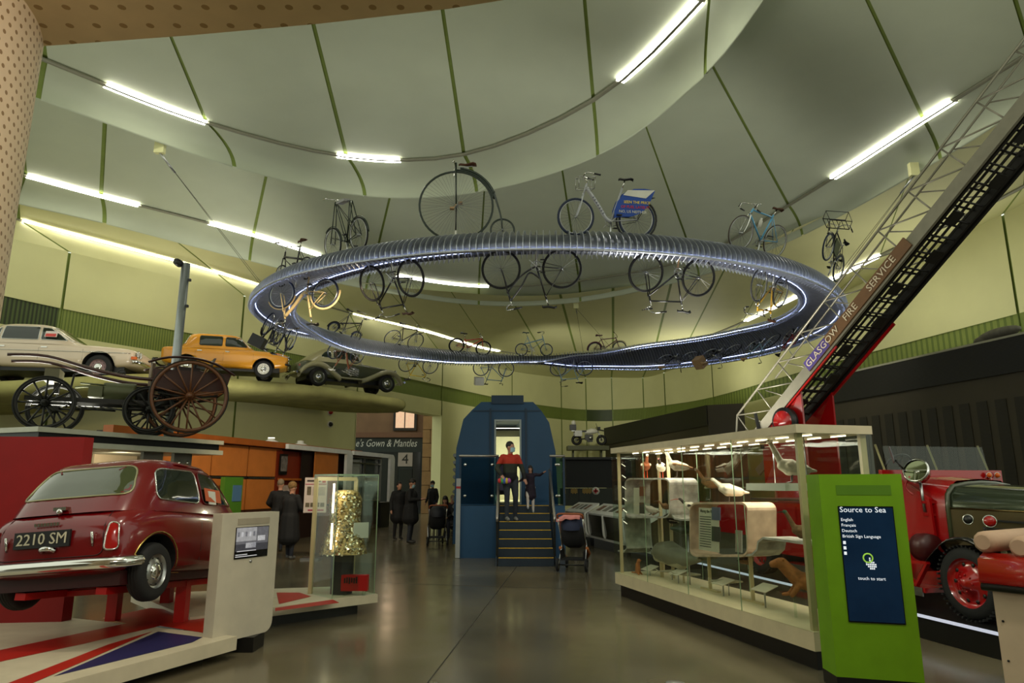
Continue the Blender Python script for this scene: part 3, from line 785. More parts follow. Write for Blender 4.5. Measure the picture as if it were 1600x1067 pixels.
for s in (-1, 1): c_.bar((0, s*.07, RB), (s*.06, s*.09, RB - s*.1), .018, .014); c_.box((s*.07, s*.13, RB - s*.11), (.08, .09, .03))
c_.build('pedal_crank', LTAN, pf)
MB().tube([(0, 0, RB), (0, 0, .2)], .012, 6).build('support_post', BLACK, pf); MB().tube([(0, 0, .21), (0, 0, -.03)], .02, 6).build('support_sleeve', WHITE, pf)
# hire bicycle with an advert panel
def advert(root, g):
    pts = [(.02, 0), (-.10, .02), (-.24, .03), (-.40, .10), (-.50, .24), (-.58, .46), (-.42, .48), (-.26, .47), (-.12, .40), (-.02, .26), (.02, .12)]
    o = V((g['bb'].x - .06, 0, g['bb'].z + .06))
    pn = None
    for s in (-1, 1):
        b = MB(); b.slab([o + V((x*1.22, s*.07, z*1.12)) for x, z in pts], (0, s*.008, 0))
        q = b.build('advert_panel', mat('advert_blue', (22, 66, 150), .4), root)
        if s < 0: q_l = q
        else: pn = q
    return pn
    # lettering is added below once the side towards the viewer is known
hire = bike('hire_bicycle', 'silver step-through hire bicycle with blue advert panel over rear wheel', 'bicycle', on_ring(952, True, True, -1, tilt=0, lift=-.02), WHT, .34, 1.12, 'step', 'swept', None, BLACK, BTYRE, G1, 1.12, .022, extras=(post(), advert, carrier))
b = MB(); o = V((.43, 0, .98))
b.tube([o + V((x*.15 + .05, y*.15, z)) for x, y, z in ((-1, -1, .06), (1, -1, .06), (1, 1, .06), (-1, 1, .06))], .007, 5, closed=True)
b.tube([o + V((x*.14 + .05, y*.14, -.14)) for x, y in ((-1, -1), (1, -1), (1, 1), (-1, 1))], .007, 5, closed=True)
for x, y in ((-1, -1), (1, -1), (1, 1), (-1, 1)): b.tube([o + V((x*.15 + .05, y*.15, .06)), o + V((x*.14 + .05, y*.14, -.14))], .007, 5)
b.build('front_basket', BASKETM, hire)
sp_ = MB(); sp_.torus((-.49, 0, .34), .37, .02, 'y', 28, 6); sp_.build('wheel_guard', BLACK, hire)
ADV = [c for c in kids(hire) if c.name.startswith('advert_panel')]
side = 1 if (wm(hire) @ V((0, 1, 0)) - wm(hire).translation).y < 0 else -1
yy = side*.082
Mt = frame(V((-.40, yy, .64)), V((-side*1.0 if False else (-1 if side > 0 else 1), 0, 0)), V((0, 0, 1)), V((0, side, 0)))
for s_, dz, m_ in (('SEEN THE PRICE', .0, mat('advert_yellow', (240, 210, 60), .5)), ('OF FUEL LATELY?', -.085, mat('advert_red', (200, 40, 50), .5)), ('NO, US NEITHER.', -.17, WHITE)):
    text('advert_text', s_, .068, m_, ADV[0], Matrix.Translation((-.06 if dz == 0 else -.03 if dz > -.1 else .0, 0, dz)) @ Mt, .003)
MB().slab([V((-.62, yy, .72)), V((-.78, yy, .87)), V((-.28, yy, .85)), V((-.20, yy, .76))], (0, side*.004, 0)).build('advert_top', WHITE, ADV[0])
for i in range(7):
    c = V((.33 - .032*i, side*.037, .70 - .046*i)); MB().bar(c + V((.014, 0, -.010)), c + V((-.014, 0, .012)), .012, .004, up=(0, 1, 0)).build('frame_mark', NVY, hire)
def bottle(root, g):
    p = g['hb'].lerp(g['bb'], .6) + V((-.06, 0, .05)); MB().lathe([(0, 0), (.036, 0), (.036, .13), (.02, .16), (.02, .19), (0, .19)], 'z', p, 12).build('water_bottle', WHITE, root)
bike('racing_bicycle', 'sky blue racing bicycle with brown saddle and white water bottle on ring', 'bicycle', on_ring(1178, True, True, -1, tilt=-.1), BLU, .335, 1.0, 'road', 'drop', None, BRN, mat('tan_wall_tyre', (66, 56, 46), .6), G1, 1.0, .012, extras=(bottle, post()))
bike('carrier_bicycle', 'black delivery bicycle with front carrier tilted outward at ring right end', 'bicycle', lean(atY(1296, 424, 15.9), (.42, 0, .9), (-.62, -.75, .1)), BBLK, .335, 1.05, 'men', 'swept', BBLK, BLACK, BTYRE, G1, 1.05, .02, extras=(front_carrier, post()))
bike('roadster_bicycle', 'dark bicycle half hidden behind the ladder at ring right end', 'bicycle', on_ring(1284, False, True, 1, lift=.1), BBLK, .34, 1.05, 'men', 'flat', None, BRN, RUBBER, G1, extras=(post(),))
# triangular framed bicycle
M = on_ring(545, True, True, -1, lift=-.02, yaw=-.22)
pd = thing('triangle_frame_bicycle', 'dark green bicycle with tall triangular tube frame on ring left', 'bicycle', M=M, group=G1)
add_wheel(pd, -.46, .34, BGRN); add_wheel(pd, .56, .34, BGRN)
f = MB(); apex = V((.30, 0, 1.15)); sb = V((-.28, 0, 1.05)); bb = V((0, 0, .29))
for s in (-1, 1):
    f.tube([(.56, s*.05, .34), apex + V((0, s*.02, 0))], .011, 6); f.tube([bb + V((0, s*.03, 0)), apex + V((0, s*.02, 0))], .010, 6)
    f.tube([(-.46, s*.06, .34), sb + V((0, s*.03, 0))], .010, 6); f.tube([(-.46, s*.06, .34), bb], .009, 6); f.tube([bb, sb + V((0, s*.03, 0))], .010, 6)
    f.tube([(-.46, s*.06, .34), apex], .009, 6); f.tube([(.5, s*.05, .45), bb], .009, 5)
f.build('frame', BGRN, pd)
MB().tube([apex, sb], .006, 5).build('hammock_strap', BLACK, pd)
MB().box((.02, 0, 1.10), (.30, .14, .05)).build('hammock_saddle', mat('pale_canvas', (140, 140, 138), .7), pd)
b = MB()
for s in (-1, 1): b.tube(spline([apex + V((0, 0, .05)), apex + V((.12, s*.16, .08)), apex + V((.06, s*.26, .04)), apex + V((-.12, s*.28, .02))], 4), .011, 6)
b.tube([apex, apex + V((0, 0, .06))], .012, 6).build('handlebar', CHROME, pd)
for x in (-.46, .56): MB().tube([(x + .36*math.cos(math.radians(t)), 0, .34 + .36*math.sin(math.radians(t))) for t in range(50, 185, 12)], .022, 6, flat=.35).build('mudguard', BGRN, pd)
cranks(pd, 0, .29, BGRN); MB().tube([(0, 0, .27), (0, 0, -.03)], .018, 8).build('support_post', STEEL, pd)
bike('small_bicycle', 'small bicycle showing only saddle and red grips above ring left end', 'bicycle', on_ring(462, True, True, -1, lift=-.22, yaw=.2), BBLK, .25, .92, 'mini', 'swept', None, BRN, RUBBER, G1, .92, .017)
# hung below, near side
bike('roadster_bicycle', 'inverted black roadster bicycle under the ring, left of centre', 'bicycle', on_ring(608, True, False, -1, lift=.14, tilt=-.1, yaw=.2), BBLK, .36, 1.08, 'men', 'swept', None, BRN, RUBBER, G2, 1.08, .018, rimc=BBLK, extras=(post(),))
bike('loop_frame_bicycle', 'inverted black loop-frame bicycle under the penny-farthing', 'bicycle', on_ring(835, True, False, -1, lift=.10), BBLK, .36, 1.10, 'loop', 'swept', None, BLACK, RUBBER, G2, 1.12, .016, rimc=BBLK, extras=(post(),))
bike('roadster_bicycle', 'inverted black roadster bicycle under the ring, right of centre', 'bicycle', on_ring(1060, True, False, -1, lift=.12, tilt=-.05), BBLK, .36, 1.10, 'men', 'swept', None, BLACK, RUBBER, G2, 1.08, .018, extras=(post(LTAN),))
bike('racing_bicycle', 'inverted amber yellow racing bicycle under the ring, at right', 'bicycle', on_ring(1212, True, False, -1, lift=.1, yaw=-.15), YEL, .335, 1.0, 'road', 'drop', None, BRN, mat('grey_tyre', (60, 60, 60), .6), G2, 1.0, .013, extras=(post(),))
bike('wooden_bicycle', 'inverted bicycle with thick pale wooden frame at the ring left end', 'bicycle', on_ring(482, True, False, -1, lift=.12, tilt=.2, yaw=-.5), CRM, .32, 1.05, 'step', 'swept', CRM, BLACK, BTYRE, G2, 1.05, .02, extras=(post(CRM),))
bike('basket_bicycle', 'inverted dark bicycle with black box carrier at the ring far left', 'bicycle', on_ring(437, True, False, 1, lift=.05, tilt=-.35), BBLK, .33, 1.0, 'men', 'flat', BBLK, BLACK, BTYRE, G2, 1.0, .018, extras=(basket(True, BLACK, True), carrier))
bike('roadster_bicycle', 'inverted black bicycle hanging in front of the grey saloon tail', 'bicycle', on_ring(452, False, False, 1, lift=.05, tilt=.2), BBLK, .34, 1.02, 'men', 'flat', BBLK, BLACK, BTYRE, G2, 1.0, .018, extras=(carrier,))
bike('shopping_bicycle', 'inverted shopping bicycle with silver wire basket hanging by grey saloon', 'bicycle', on_ring(545, False, False, 1, lift=.08, yaw=.1), mat('brown_frame', (120, 70, 44), .4), .30, 1.0, 'step', 'swept', None, WHITE, BTYRE, G2, 1.0, .016, extras=(basket(True),))
bike('racing_bicycle', 'inverted bright yellow bicycle hanging under the far left of ring', 'bicycle', on_ring(655, False, False, 1, lift=.08), YL2, .335, 1.0, 'road', 'drop', None, BLACK, RUBBER, G2, 1.0, .014, extras=(post(),))
bike('delivery_bicycle', 'inverted pale blue bicycle with white box behind the coach roof', 'bicycle', on_ring(770, False, False, 1, lift=.05), GBLU, .32, 1.0, 'men', 'flat', None, BLACK, BTYRE, G2, extras=(basket(False, WHITE, True),))
bike('touring_bicycle', 'inverted pale bicycle under the far centre of the ring', 'bicycle', on_ring(895, False, False, -1, lift=.05), GBLU, .33, 1.02, 'men', 'swept', None, BLACK, BTYRE, G2)
bike('roadster_bicycle', 'dark bicycle with tan saddle on the banked far side, leftmost of four', 'bicycle', on_ring(1062, False, False, 1, lift=.04), BBLK, .33, 1.02, 'men', 'flat', None, LTAN, RUBBER, G2)
bike('roadster_bicycle', 'dark bicycle with large tan bag on the banked far right', 'bicycle', on_ring(1132, False, False, 1, lift=.04), BBLK, .33, 1.02, 'men', 'swept', None, LTAN, RUBBER, G2, extras=(basket(False, LTAN, True),))
bike('touring_bicycle', 'pale bicycle with tan saddle on the ring banked far right', 'bicycle', on_ring(1198, False, False, 1, lift=.04), GBLU, .33, 1.02, 'men', 'swept', None, LTAN, RUBBER, G2)
bike('touring_bicycle', 'dark red bicycle inside the shaded right end of the ring', 'bicycle', on_ring(1258, False, False, 1, lift=.04), mat('dark_red_frame', (130, 30, 30), .35), .33, 1.02, 'men', 'swept', None, BLACK, RUBBER, G2)
# standing on the far side
bike('folding_bicycle', 'black small-wheeled bicycle on the far left of the ring', 'bicycle', on_ring(527, False, True, 1, lift=0, tilt=.3, yaw=-.25), BBLK, .20, .98, 'mini', 'swept', BBLK, BLACK, BTYRE, G1, 1.0, .02, extras=(post(),))
bike('racing_bicycle', 'slim black racing bicycle on the far left of the ring', 'bicycle', on_ring(622, False, True, 1, tilt=.25), BBLK, .335, 1.0, 'road', 'drop', None, BLACK, BTYRE, G1, 1.0, .013, extras=(post(),))
bike('mountain_bicycle', 'orange-red mountain bicycle on the far side of the ring', 'bicycle', on_ring(728, False, True, 1, tilt=.25, yaw=-.1), RED, .31, 1.05, 'mtb', 'flat', None, BLACK, RUBBER, G1, .86, .028, extras=(post(),))
bike('folding_bicycle', 'pale blue small bicycle on the far side above the coach', 'bicycle', on_ring(832, False, True, 1, tilt=.1), GBLU, .25, .98, 'mini', 'swept', None, mat('teal_saddle', (30, 70, 80), .5), BTYRE, G1, .95, .018)
bike('childs_bicycle', 'plum coloured bicycle on the far side of the ring, rightmost upright', 'bicycle', on_ring(945, False, True, 1, tilt=.25), PUR, .27, .98, 'men', 'flat', PUR, PUR, RUBBER, G1, .85, .018)
# ================================================================ cars
def outline(xr, xf, w, e, n=40):
    """rounded plan outline from x = xr to xf, half width w, squareness e"""
    out = []; cx = (xr+xf)/2; a = (xf-xr)/2
    for i in range(n):
        t = 2*PI*i/n; c, s = math.cos(t), math.sin(t)
        out.append((cx + a*math.copysign(abs(c)**(2/e), c), w*math.copysign(abs(s)**(2/e), s)))
    return out
def body_loft(st, m, root, name='body', lv=1):
    """lower body from stations (x, half width, sill z, top z, shoulder 0..1)"""
    rows = []
    for x, w_, zb, zt, k in st:
        h = zt - zb
        half = [(0, zb), (w_*.80, zb), (w_*.95, zb + .06*h), (w_*.995, zb + .30*h), (w_, zb + .55*h), (w_*(1 - .02*k), zb + .78*h), (w_*(1 - .10*k), zb + .93*h), (w_*(1 - .35*k), zt), (0, zt + .025)]
        rows.append([(x, y, z) for y, z in half] + [(x, -y, z) for y, z in half[-2:0:-1]])
    mb = MB(); mb.grid(rows, 0, True, True)
    n = len(rows[0])
    for r in (rows[0], rows[-1]): mb.add(r, [list(range(n))], 0, True)
    o = mb.build(name, m, root)
    if lv: subsurf(o, lv); bake(o)
    return o
def cabin_loft(lev, m, root, name='cabin', n=44):
    """greenhouse from levels (z, x rear, x front, half width, squareness); the last level closes the roof"""
    rows = [[(x, y, z + (0 if i < len(lev)-1 else 0)) for x, y in outline(xr, xf, w_, e, n)] for i, (z, xr, xf, w_, e) in enumerate(lev)]
    mb = MB(); mb.grid(rows, 0, True, True); mb.add(rows[-1], [list(range(n))], 0, True)
    return mb.build(name, m, root)
def car_wheel(root, x, y, r, wd, hub=.62, capc=CHROME, style='disc', rimm=None):
    s = 1 if y > 0 else -1
    t = MB(); prof = [(r*hub, -.5), (r*.80, -.52), (r*.93, -.46), (r, -.30), (r, .30), (r*.93, .46), (r*.80, .52), (r*hub, .5)]
    t.lathe([(a, b*wd) for a, b in prof], 'y', (x, y, r), 36)
    for g in (-.18, 0, .18): t.torus((x, y + g*wd, r), r*.995, .006, 'y', 36, 4)
    w_ = t.build('wheel', RUBBER, root)
    d = MB(); o = s*wd*.5
    d.lathe([(r*hub*1.02, o*.95), (r*hub*.96, o*.80), (r*hub*.80, o*.62), (r*hub*.72, o*.72), (r*hub*.5, o*.88), (0, o*.92)], 'y', (x, y, r), 30)
    hb = d.build('rim', rimm or STEEL, w_)
    c = MB(); c.lathe([(r*hub*.50, o*.86), (r*hub*.46, o*1.02), (r*hub*.30, o*1.16), (r*hub*.1, o*1.22), (0, o*1.22)], 'y', (x, y, r), 24).build('hub_cap', capc, w_)
    c = MB()
    for i in range(10):
        a = 2*PI*i/10; c.ball((x + r*hub*.78*math.cos(a), y + o*.70, r + r*hub*.78*math.sin(a)), (r*.045, .006, r*.028), 4)
    c.build('rim_slots', BLACK, w_)
    return w_
def arches(o, xs, r, w_, z):
    c = MB()
    for x in xs:
        for s in (-1, 1):
            pr = [(0, -.18), (r, -.18), (r, .30), (0, .30)]
            c.lathe([(a, s*b) for a, b in pr], 'y', (x, s*w_, z), 30, 0, False)
    return boolean(o, c, mat('wheel_well', (12, 11, 10), .8))
def round_lamp(root, name, p, r, d, m, rim=CHROME):
    q = V(d).normalized().to_track_quat('Z', 'Y').to_matrix().to_4x4(); q.translation = p
    o = MB(); o.lathe([(r*.9, -.01), (r*.85, .012), (r*.5, .026), (0, .032)], 'z', (0, 0, 0), 20); o.v = [tuple(q @ V(p_)) for p_ in o.v]; l = o.build(name, m, root)
    o = MB().torus((0, 0, .004), r*.96, r*.12, 'z', 20, 5); o.v = [tuple(q @ V(p_)) for p_ in o.v]; o.build('bezel', rim, l)
    return l
AMBER = mat('amber_lens', (196, 90, 20), .2); REDL = mat('red_lens', (150, 14, 12), .15, coat=.5); CLEAR = mat('headlamp_lens', (200, 200, 190), .1, .3)
SEATM = mat('dark_upholstery', (40, 36, 34), .8)
# ---------------------------------------------------------------- the red small saloon on its stand
MAROON = mat('deep_red_car_paint', (104, 6, 10), .2, 0, .03, 3, coat=.35)
wr = atY(233, 893, 6.6)
MM = Matrix.Translation(wr) @ Matrix.Rotation(math.radians(90 - 6), 4, 'Z') @ Matrix.Rotation(math.radians(4.5), 4, 'Y') @ Matrix.Rotation(math.radians(-4.5), 4, 'X') @ Matrix.Translation((1.0, .62, -.255))
mx, my = MM.translation.x, MM.translation.y
mini = thing('small_red_car', 'glossy deep red vintage small car raised on red stand', 'car', M=MM)
st = [(-1.50, .46, .34, .60, .6), (-1.47, .58, .29, .70, .7), (-1.38, .665, .26, .80, .8), (-1.15, .695, .24, .88, .7), (-.80, .705, .22, .90, .6), (-.3, .705, .21, .89, .6), (.3, .705, .21, .88, .6), (.75, .70, .22, .87, .7), (1.05, .69, .24, .83, .8), (1.30, .665, .27, .78, .85), (1.42, .60, .31, .70, .8), (1.46, .48, .36, .60, .6)]
mb_ = body_loft(st, MAROON, mini, 'body', 2)
bvb = bvh_of(mb_)
arches(mb_, (-1.0, 1.03), .32, .58, .27)
ml = mat('maroon_roof_paint', (112, 8, 12), .16, 0, .03, 3, coat=.8)
cab = cabin_loft([(.80, -1.41, .78, .69, 4.5), (.92, -1.33, .62, .672, 4.5), (1.10, -1.18, .42, .63, 4.5), (1.24, -1.05, .22, .585, 4.2), (1.30, -.98, .14, .545, 4), (1.335, -.82, .0, .45, 3.5), (1.35, -.60, -.1, .30, 3)], MAROON, mini)
bvc = bvh_of(cab)
for s in (-1, 1):
    d = (0, -s, 0)
    decal('side_window', bvc, rpoly([(-1.02, s, .91), (-.94, s, 1.21), (-.33, s, 1.235), (-.31, s, .90)], .09), d, .006, CARGLASS if False else DGLASS, mini, 5, CHROME, .009, 'window_trim')
    decal('side_window', bvc, rpoly([(-.25, s, .90), (-.27, s, 1.235), (.10, s, 1.21), (.42, s, .91)], .05), d, .006, DGLASS, mini, 5, mat('maroon_trim', (90, 8, 12), .3), .008, 'window_trim')
    # sill strip and seams
    decal('door_seam', bvb, [(-.275, s, .34), (-.275, s, .82), (-.287, s, .82), (-.287, s, .34)], d, .002, BLACK, mini, 2)
    pts = [project(bvb, (x, s, z), d, .006) for x, z in [(-1.0 + .335*math.cos(math.radians(a)), .27 + .335*math.sin(math.radians(a))) for a in range(196, -8, -12)] + [(-.62, .235), (-.3, .225), (.2, .225), (.65, .235)] + [(1.03 + .335*math.cos(math.radians(a)), .27 + .335*math.sin(math.radians(a))) for a in range(190, 0, -12)]]
    pts = [p for p in pts if p is not None]
    MB().tube(pts, .009, 5).build('arch_trim', mat('brassy_trim', (190, 160, 90), .2, 1), mini)
    pts = [project(bvc, (x, s, z), d, .012) for x, z in ((-1.08, 1.20), (-1.0, 1.262), (-.6, 1.285), (-.2, 1.28), (.10, 1.255), (.3, 1.12), (.55, .95))]
    MB().tube([p for p in pts if p is not None], .011, 5).build('gutter', MAROON, mini)
    pts = [project(bvb, (x, s, .80), d, .003) for x in (-1.05, -.8, -.3, .3, .8)]
    MB().tube([p for p in pts if p is not None], .006, 5).build('waist_line', MAROON, mini)
    # rear lamp cluster
    decal('tail_lamp', bvb, rpoly([(-2, s*.515, .46), (-2, s*.615, .46), (-2, s*.60, .68), (-2, s*.53, .70)], .04), (1, 0, 0), .03, REDL, mini, 3, CHROME, .008, 'bezel')
    MB().tube([(-1.49, s*.40, .50), (-1.52, s*.40, .62)], .012, 6).build('overrider', CHROME, mini)
decal('rear_window', bvc, rpoly([(-2, -.54, .95), (-2, -.44, 1.24), (-2, .44, 1.24), (-2, .54, .95)], .09), (1, 0, 0), .006, mat('glass_green_reflection', (58, 66, 36), .05, 0, .1, 2, coat=.6), mini, 6, mat('rear_window_seal', (150, 146, 110), .3, .6), .010, 'window_trim')  # greenish reflection in the rear window is put into the glass colour
decal('windscreen', bvc, rpoly([(2, -.55, .95), (2, -.45, 1.22), (2, .45, 1.22), (2, .55, .95)], .09), (-1, 0, 0), .006, DGLASS, mini, 6, CHROME, .009, 'window_trim')
# boot lid outline, plate, handle
ol = rpoly([(-2, -.50, .42), (-2, -.46, .84), (-2, .46, .84), (-2, .50, .42)], .08)
pts = [project(bvb, p, (1, 0, 0), .002) for p in ol]; MB().tube([p for p in pts if p is not None], .005, 4, closed=True).build('boot_lid_seam', mat('dark_lid_gap', (50, 4, 6), .6), mini)  # thin dark red line along the boot lid seam
pl = MB().box((-1.512, .06, .585), (.02, .52, .14)).build('number_plate', BLACK, mini)
pl.matrix_basis = Matrix.Translation((0, 0, 0)) @ Matrix.Rotation(0, 4, 'Y')
text('plate_text', '2210 SM', .135, mat('plate_silver', (190, 186, 160), .4), pl, frame(V((-1.524, .06, .585)), V((0, -1, 0)), V((0, 0, 1)), V((-1, 0, 0))), .003)
MB().tube(spline([(-1.50, -.06, .485), (-1.545, -.03, .50), (-1.545, .03, .50), (-1.50, .06, .485)], 4), .022, 8).build('plate_lamp', CHROME, mini)
MB().box((-1.40, 0, .845), (.06, .12, .03)).ball((-1.42, 0, .82), .028).build('boot_handle', CHROME, mini)
for i in range(8): MB().box((-1.487, .16 - .03*i, .712), (.012, .02, .026)).build('badge', CHROME, mini)
bmp = spline([(-1.28, -.72, .36), (-1.44, -.66, .35), (-1.54, -.45, .35), (-1.565, 0, .35), (-1.54, .45, .35), (-1.44, .66, .35), (-1.28, .72, .36)], 5)
MB().tube(bmp, .042, 8, flat=1.2).build('rear_bumper', CHROME, mini)
MB().tube([(p.x*-1 - .04, p.y, p.z) for p in bmp], .04, 8).build('front_bumper', CHROME, mini)
MB().box((-.1, 0, .22), (2.5, 1.16, .12)).build('underbody', mat('dark_red_underside', (52, 8, 8), .5), mini)
for x in (-1.0, 1.03):
    for s in (-1, 1): car_wheel(mini, x, s*.62, .255, .15, .60)
for s in (-1, 1): round_lamp(mini, 'headlamp', (1.44, s*.46, .64), .09, (1, 0, .1), CLEAR)
MB().box((-.55, .32, .86), (.14, .42, .42)).build('seat', SEATM, mini); MB().box((-.55, -.32, .86), (.14, .42, .42)).build('seat', SEATM, mini)
MB().slab([(-.16, -.69, .90), (-.02, -.69, .90), (-.02, -.67, 1.04), (-.16, -.67, 1.04)], (0, -.01, 0)).build('window_sticker', WHITE, mini)
MB().slab([(-.24, -.70, .93), (.10, -.69, .92), (.10, -.66, 1.06), (-.22, -.66, 1.07)], (0, -.003, 0)).build('window_poster', mat('poster_orange', (190, 90, 50), .6), mini)
W_ = wm(mini)
stand = thing('car_stand', 'red tubular stand holding up the small red car', 'stand', (mx, my, .2))
SR = mat('stand_red', (176, 20, 18), .35)
for x, y in ((.0, -.38), (.95, -.38), (.0, .38), (.95, .38)):
    p = W_ @ V((x, y, .14)); MB().bar(p, (p.x, p.y, .20), .11, .11).build('leg', SR, stand, True)
for y in (-.38, .38): MB().bar(W_ @ V((-1.3, y, .12)), W_ @ V((1.3, y, .12)), .10, .06).build('rail', SR, stand, True)
for x in (-.75, .75): MB().bar(W_ @ V((x, -.6, .11)), W_ @ V((x, .6, .11)), .08, .05).build('cross_rail', SR, stand, True)
# ---------------------------------------------------------------- flag-painted platform under it
PLW = mat('platform_white', (196, 186, 160), .4); FRED = mat('flag_red', (170, 34, 22), .4); FBLU = mat('flag_blue', (40, 40, 84), .4); FWH = mat('flag_white', (206, 194, 166), .4)
u1 = V((math.sin(math.radians(23)), math.cos(math.radians(23)), 0)); u2 = V((-u1.y, u1.x, 0))
plat = thing('flag_platform', 'low white platform painted with union flag under the red car', 'platform', (-4, 6.5, 0))
c0 = atZ(325, 1006, .2); a = c0 - u1*2.1; b = c0 + u1*.35
MB().slab([a, b, b + u2*3.6, a + u2*3.6], (0, 0, -.12)).build('deck', PLW, plat, True)
MB().slab([p - V((0, 0, .12)) for p in (a + u2*.25, b - u1*.15 + u2*.25, b + u2*3.4, a + u2*3.4)], (0, 0, -.08)).build('plinth', BLACK, plat, True)
def print_(pts, m, nm, par, z=.2, k=0):
    q = [atZ(x, y, z) + V((0, 0, .001 + k*.001)) for x, y in pts]
    MB().slab(q, (0, 0, .001)).build(nm, m, par, True)
print_([(-100, 1040), (0, 1016), (198, 974), (160, 966), (235, 950), (330, 958), (325, 990), (250, 978), (130, 1006), (0, 1034), (-100, 1060)], FRED, 'red_band', plat, .2, 1)
print_([(-20, 1080), (15, 1067), (170, 1007), (238, 987), (130, 1034), (52, 1067), (20, 1082)], FRED, 'red_diagonal', plat, .2, 2)
print_([(84, 1057), (247, 987), (316, 996), (300, 1004)], FBLU, 'blue_triangle', plat, .2, 1)
# second deck towards the sequinned costume
p2_ = thing('flag_platform', 'white painted platform under the sequinned costume case', 'platform', (-2.6, 9.6, 0))
q0, q1 = atZ(424, 963, .13), atZ(590, 941, .13); qd = (q1-q0).normalized(); qn = V((-qd.y, qd.x, 0))
qa = q0 - qd*.9
MB().slab([qa, q1, q1 + qn*.95, qa + qn*2.2], (0, 0, .10)).build('deck', PLW, p2_, True)
MB().slab([qa + qn*.15, q1 - qd*.2 + qn*.15, q1 - qd*.2 + qn*.8, qa + qn*1.2], (0, 0, -.13)).build('plinth', BLACK, p2_, True)
print_([(436, 944), (432, 926), (468, 926), (486, 932)], FRED, 'red_band', p2_, .23, 1); print_([(430, 950), (520, 937), (530, 942), (430, 955)], FRED, 'red_stripe', p2_, .23, 1)
# ---------------------------------------------------------------- white console with its screen
con = thing('screen_console', 'white upright console with black and white film screen beside red car', 'console', atZ(380, 1000, 0))
e0_, e1_ = atZ(331, 1008, .14), atZ(424, 985, .14); ed = (e1_-e0_); ed.z = 0; cw = ed.length; ed.normalize(); en = V((ed.y, -ed.x, 0))
if en.y > 0: en = -en
top = atY(342, 803, e0_.y).z
prof = [(0, .19), (0, top-.14)]
sh = [(0, .05), (.0, top-.14)]
CONW = mat('console_white', (188, 180, 160), .45)
# side view: thin slab with rounded foot, standing on the deck edge
rows = []
rr = .10
pts2 = [(0, rr)] + [(0, top-.14)]
out = [V((cw - rr + rr*math.cos(math.radians(t)), rr + rr*math.sin(math.radians(t)), 0)) for t in range(-90, 1, 15)]
poly = [(0, 0)] + [(v.x, v.y) for v in out] + [(cw, top-.14), (0, top-.14)]
Mc = frame(V((e0_.x, e0_.y, .14)), ed, V((0, 0, 1)), en)
MB().prism(poly, -.13, Mc).build('shell', CONW, con, True)
def con_plane(u0, u1, v0, v1, th, m, nm, par=con):
    o = MB().slab([Mc @ V((u0*cw, v0*(top-.14), .001)), Mc @ V((u1*cw, v0*(top-.14), .001)), Mc @ V((u1*cw, v1*(top-.14), .001)), Mc @ V((u0*cw, v1*(top-.14), .001))], en*th)
    return o.build(nm, m, par, True)
con_plane(.26, .82, .905, .955, .004, mat('console_grille', (158, 148, 128), .6), 'grille')
scr = con_plane(.235, .815, .63, .885, .006, mat('screen_black', (14, 14, 16), .15), 'screen')
SG = [mat('screen_grey_%d' % i, (c, c, c+6), .3, emit=(c, c, c+8), power=.5, var=.25, scale=30) for i, c in enumerate((60, 96, 150, 196))]
def scr_q(u0, u1, v0, v1, g): con_plane(.245 + .56*u0, .245 + .56*u1, .69 + .19*v0, .69 + .19*v1, .008, SG[g], 'film_picture', scr)
scr_q(0, 1, 0, .3, 0); scr_q(0, 1, .3, .42, 1); scr_q(0, .62, .42, 1, 2); scr_q(.62, 1, .42, 1, 1)
for i in range(5): scr_q(.03 + .12*i, .09 + .12*i, .62, .82, 3 if i % 2 else 1)
scr_q(.30, .62, .12, .34, 3); scr_q(.66, .90, .4, .62, 3)
for u0, u1, v in ((.27, .60, .688), (.25, .45, .66), (.25, .62, .645)): con_plane(u0, u1, v, v + .006, .009, SG[3], 'caption_line', scr)
bt = Mc @ V((.53*cw, .60*(top-.14), 0)); q = en.to_track_quat('Z', 'Y').to_matrix().to_4x4(); q.translation = bt
o = MB().lathe([(0, .006), (.014, .006), (.016, 0)], 'z', (0, 0, 0), 14); o.v = [tuple(q @ V(p)) for p in o.v]; o.build('button', STEEL, con, True)
MB().box(Mc @ V((cw*.6, -.07, -.2)), (.5, .3, .14)).build('foot', BLACK, con, True)
# red wall panel behind the car
rp = thing('red_display_panel', 'plain red upright display panel behind the small red car', 'display panel', (-4.6, 8.1, 0))
r0 = V((-4.72, 7.6, .2)); r1 = V((r0.x - 2.6, r0.y - .3, .2))
MB().slab([r0, V((r0.x, r0.y, 2.12)), V((r1.x, r1.y, 2.12)), V((r1.x, r1.y, .2))], (.03, .12, 0)).build('board', mat('panel_red', (140, 12, 14), .45), rp, True)
MB().slab([r0 + V((0, 0, -.2)), r0, r1, r1 + V((0, 0, -.2))], (.03, .12, 0)).build('foot', BLACK, rp, True)
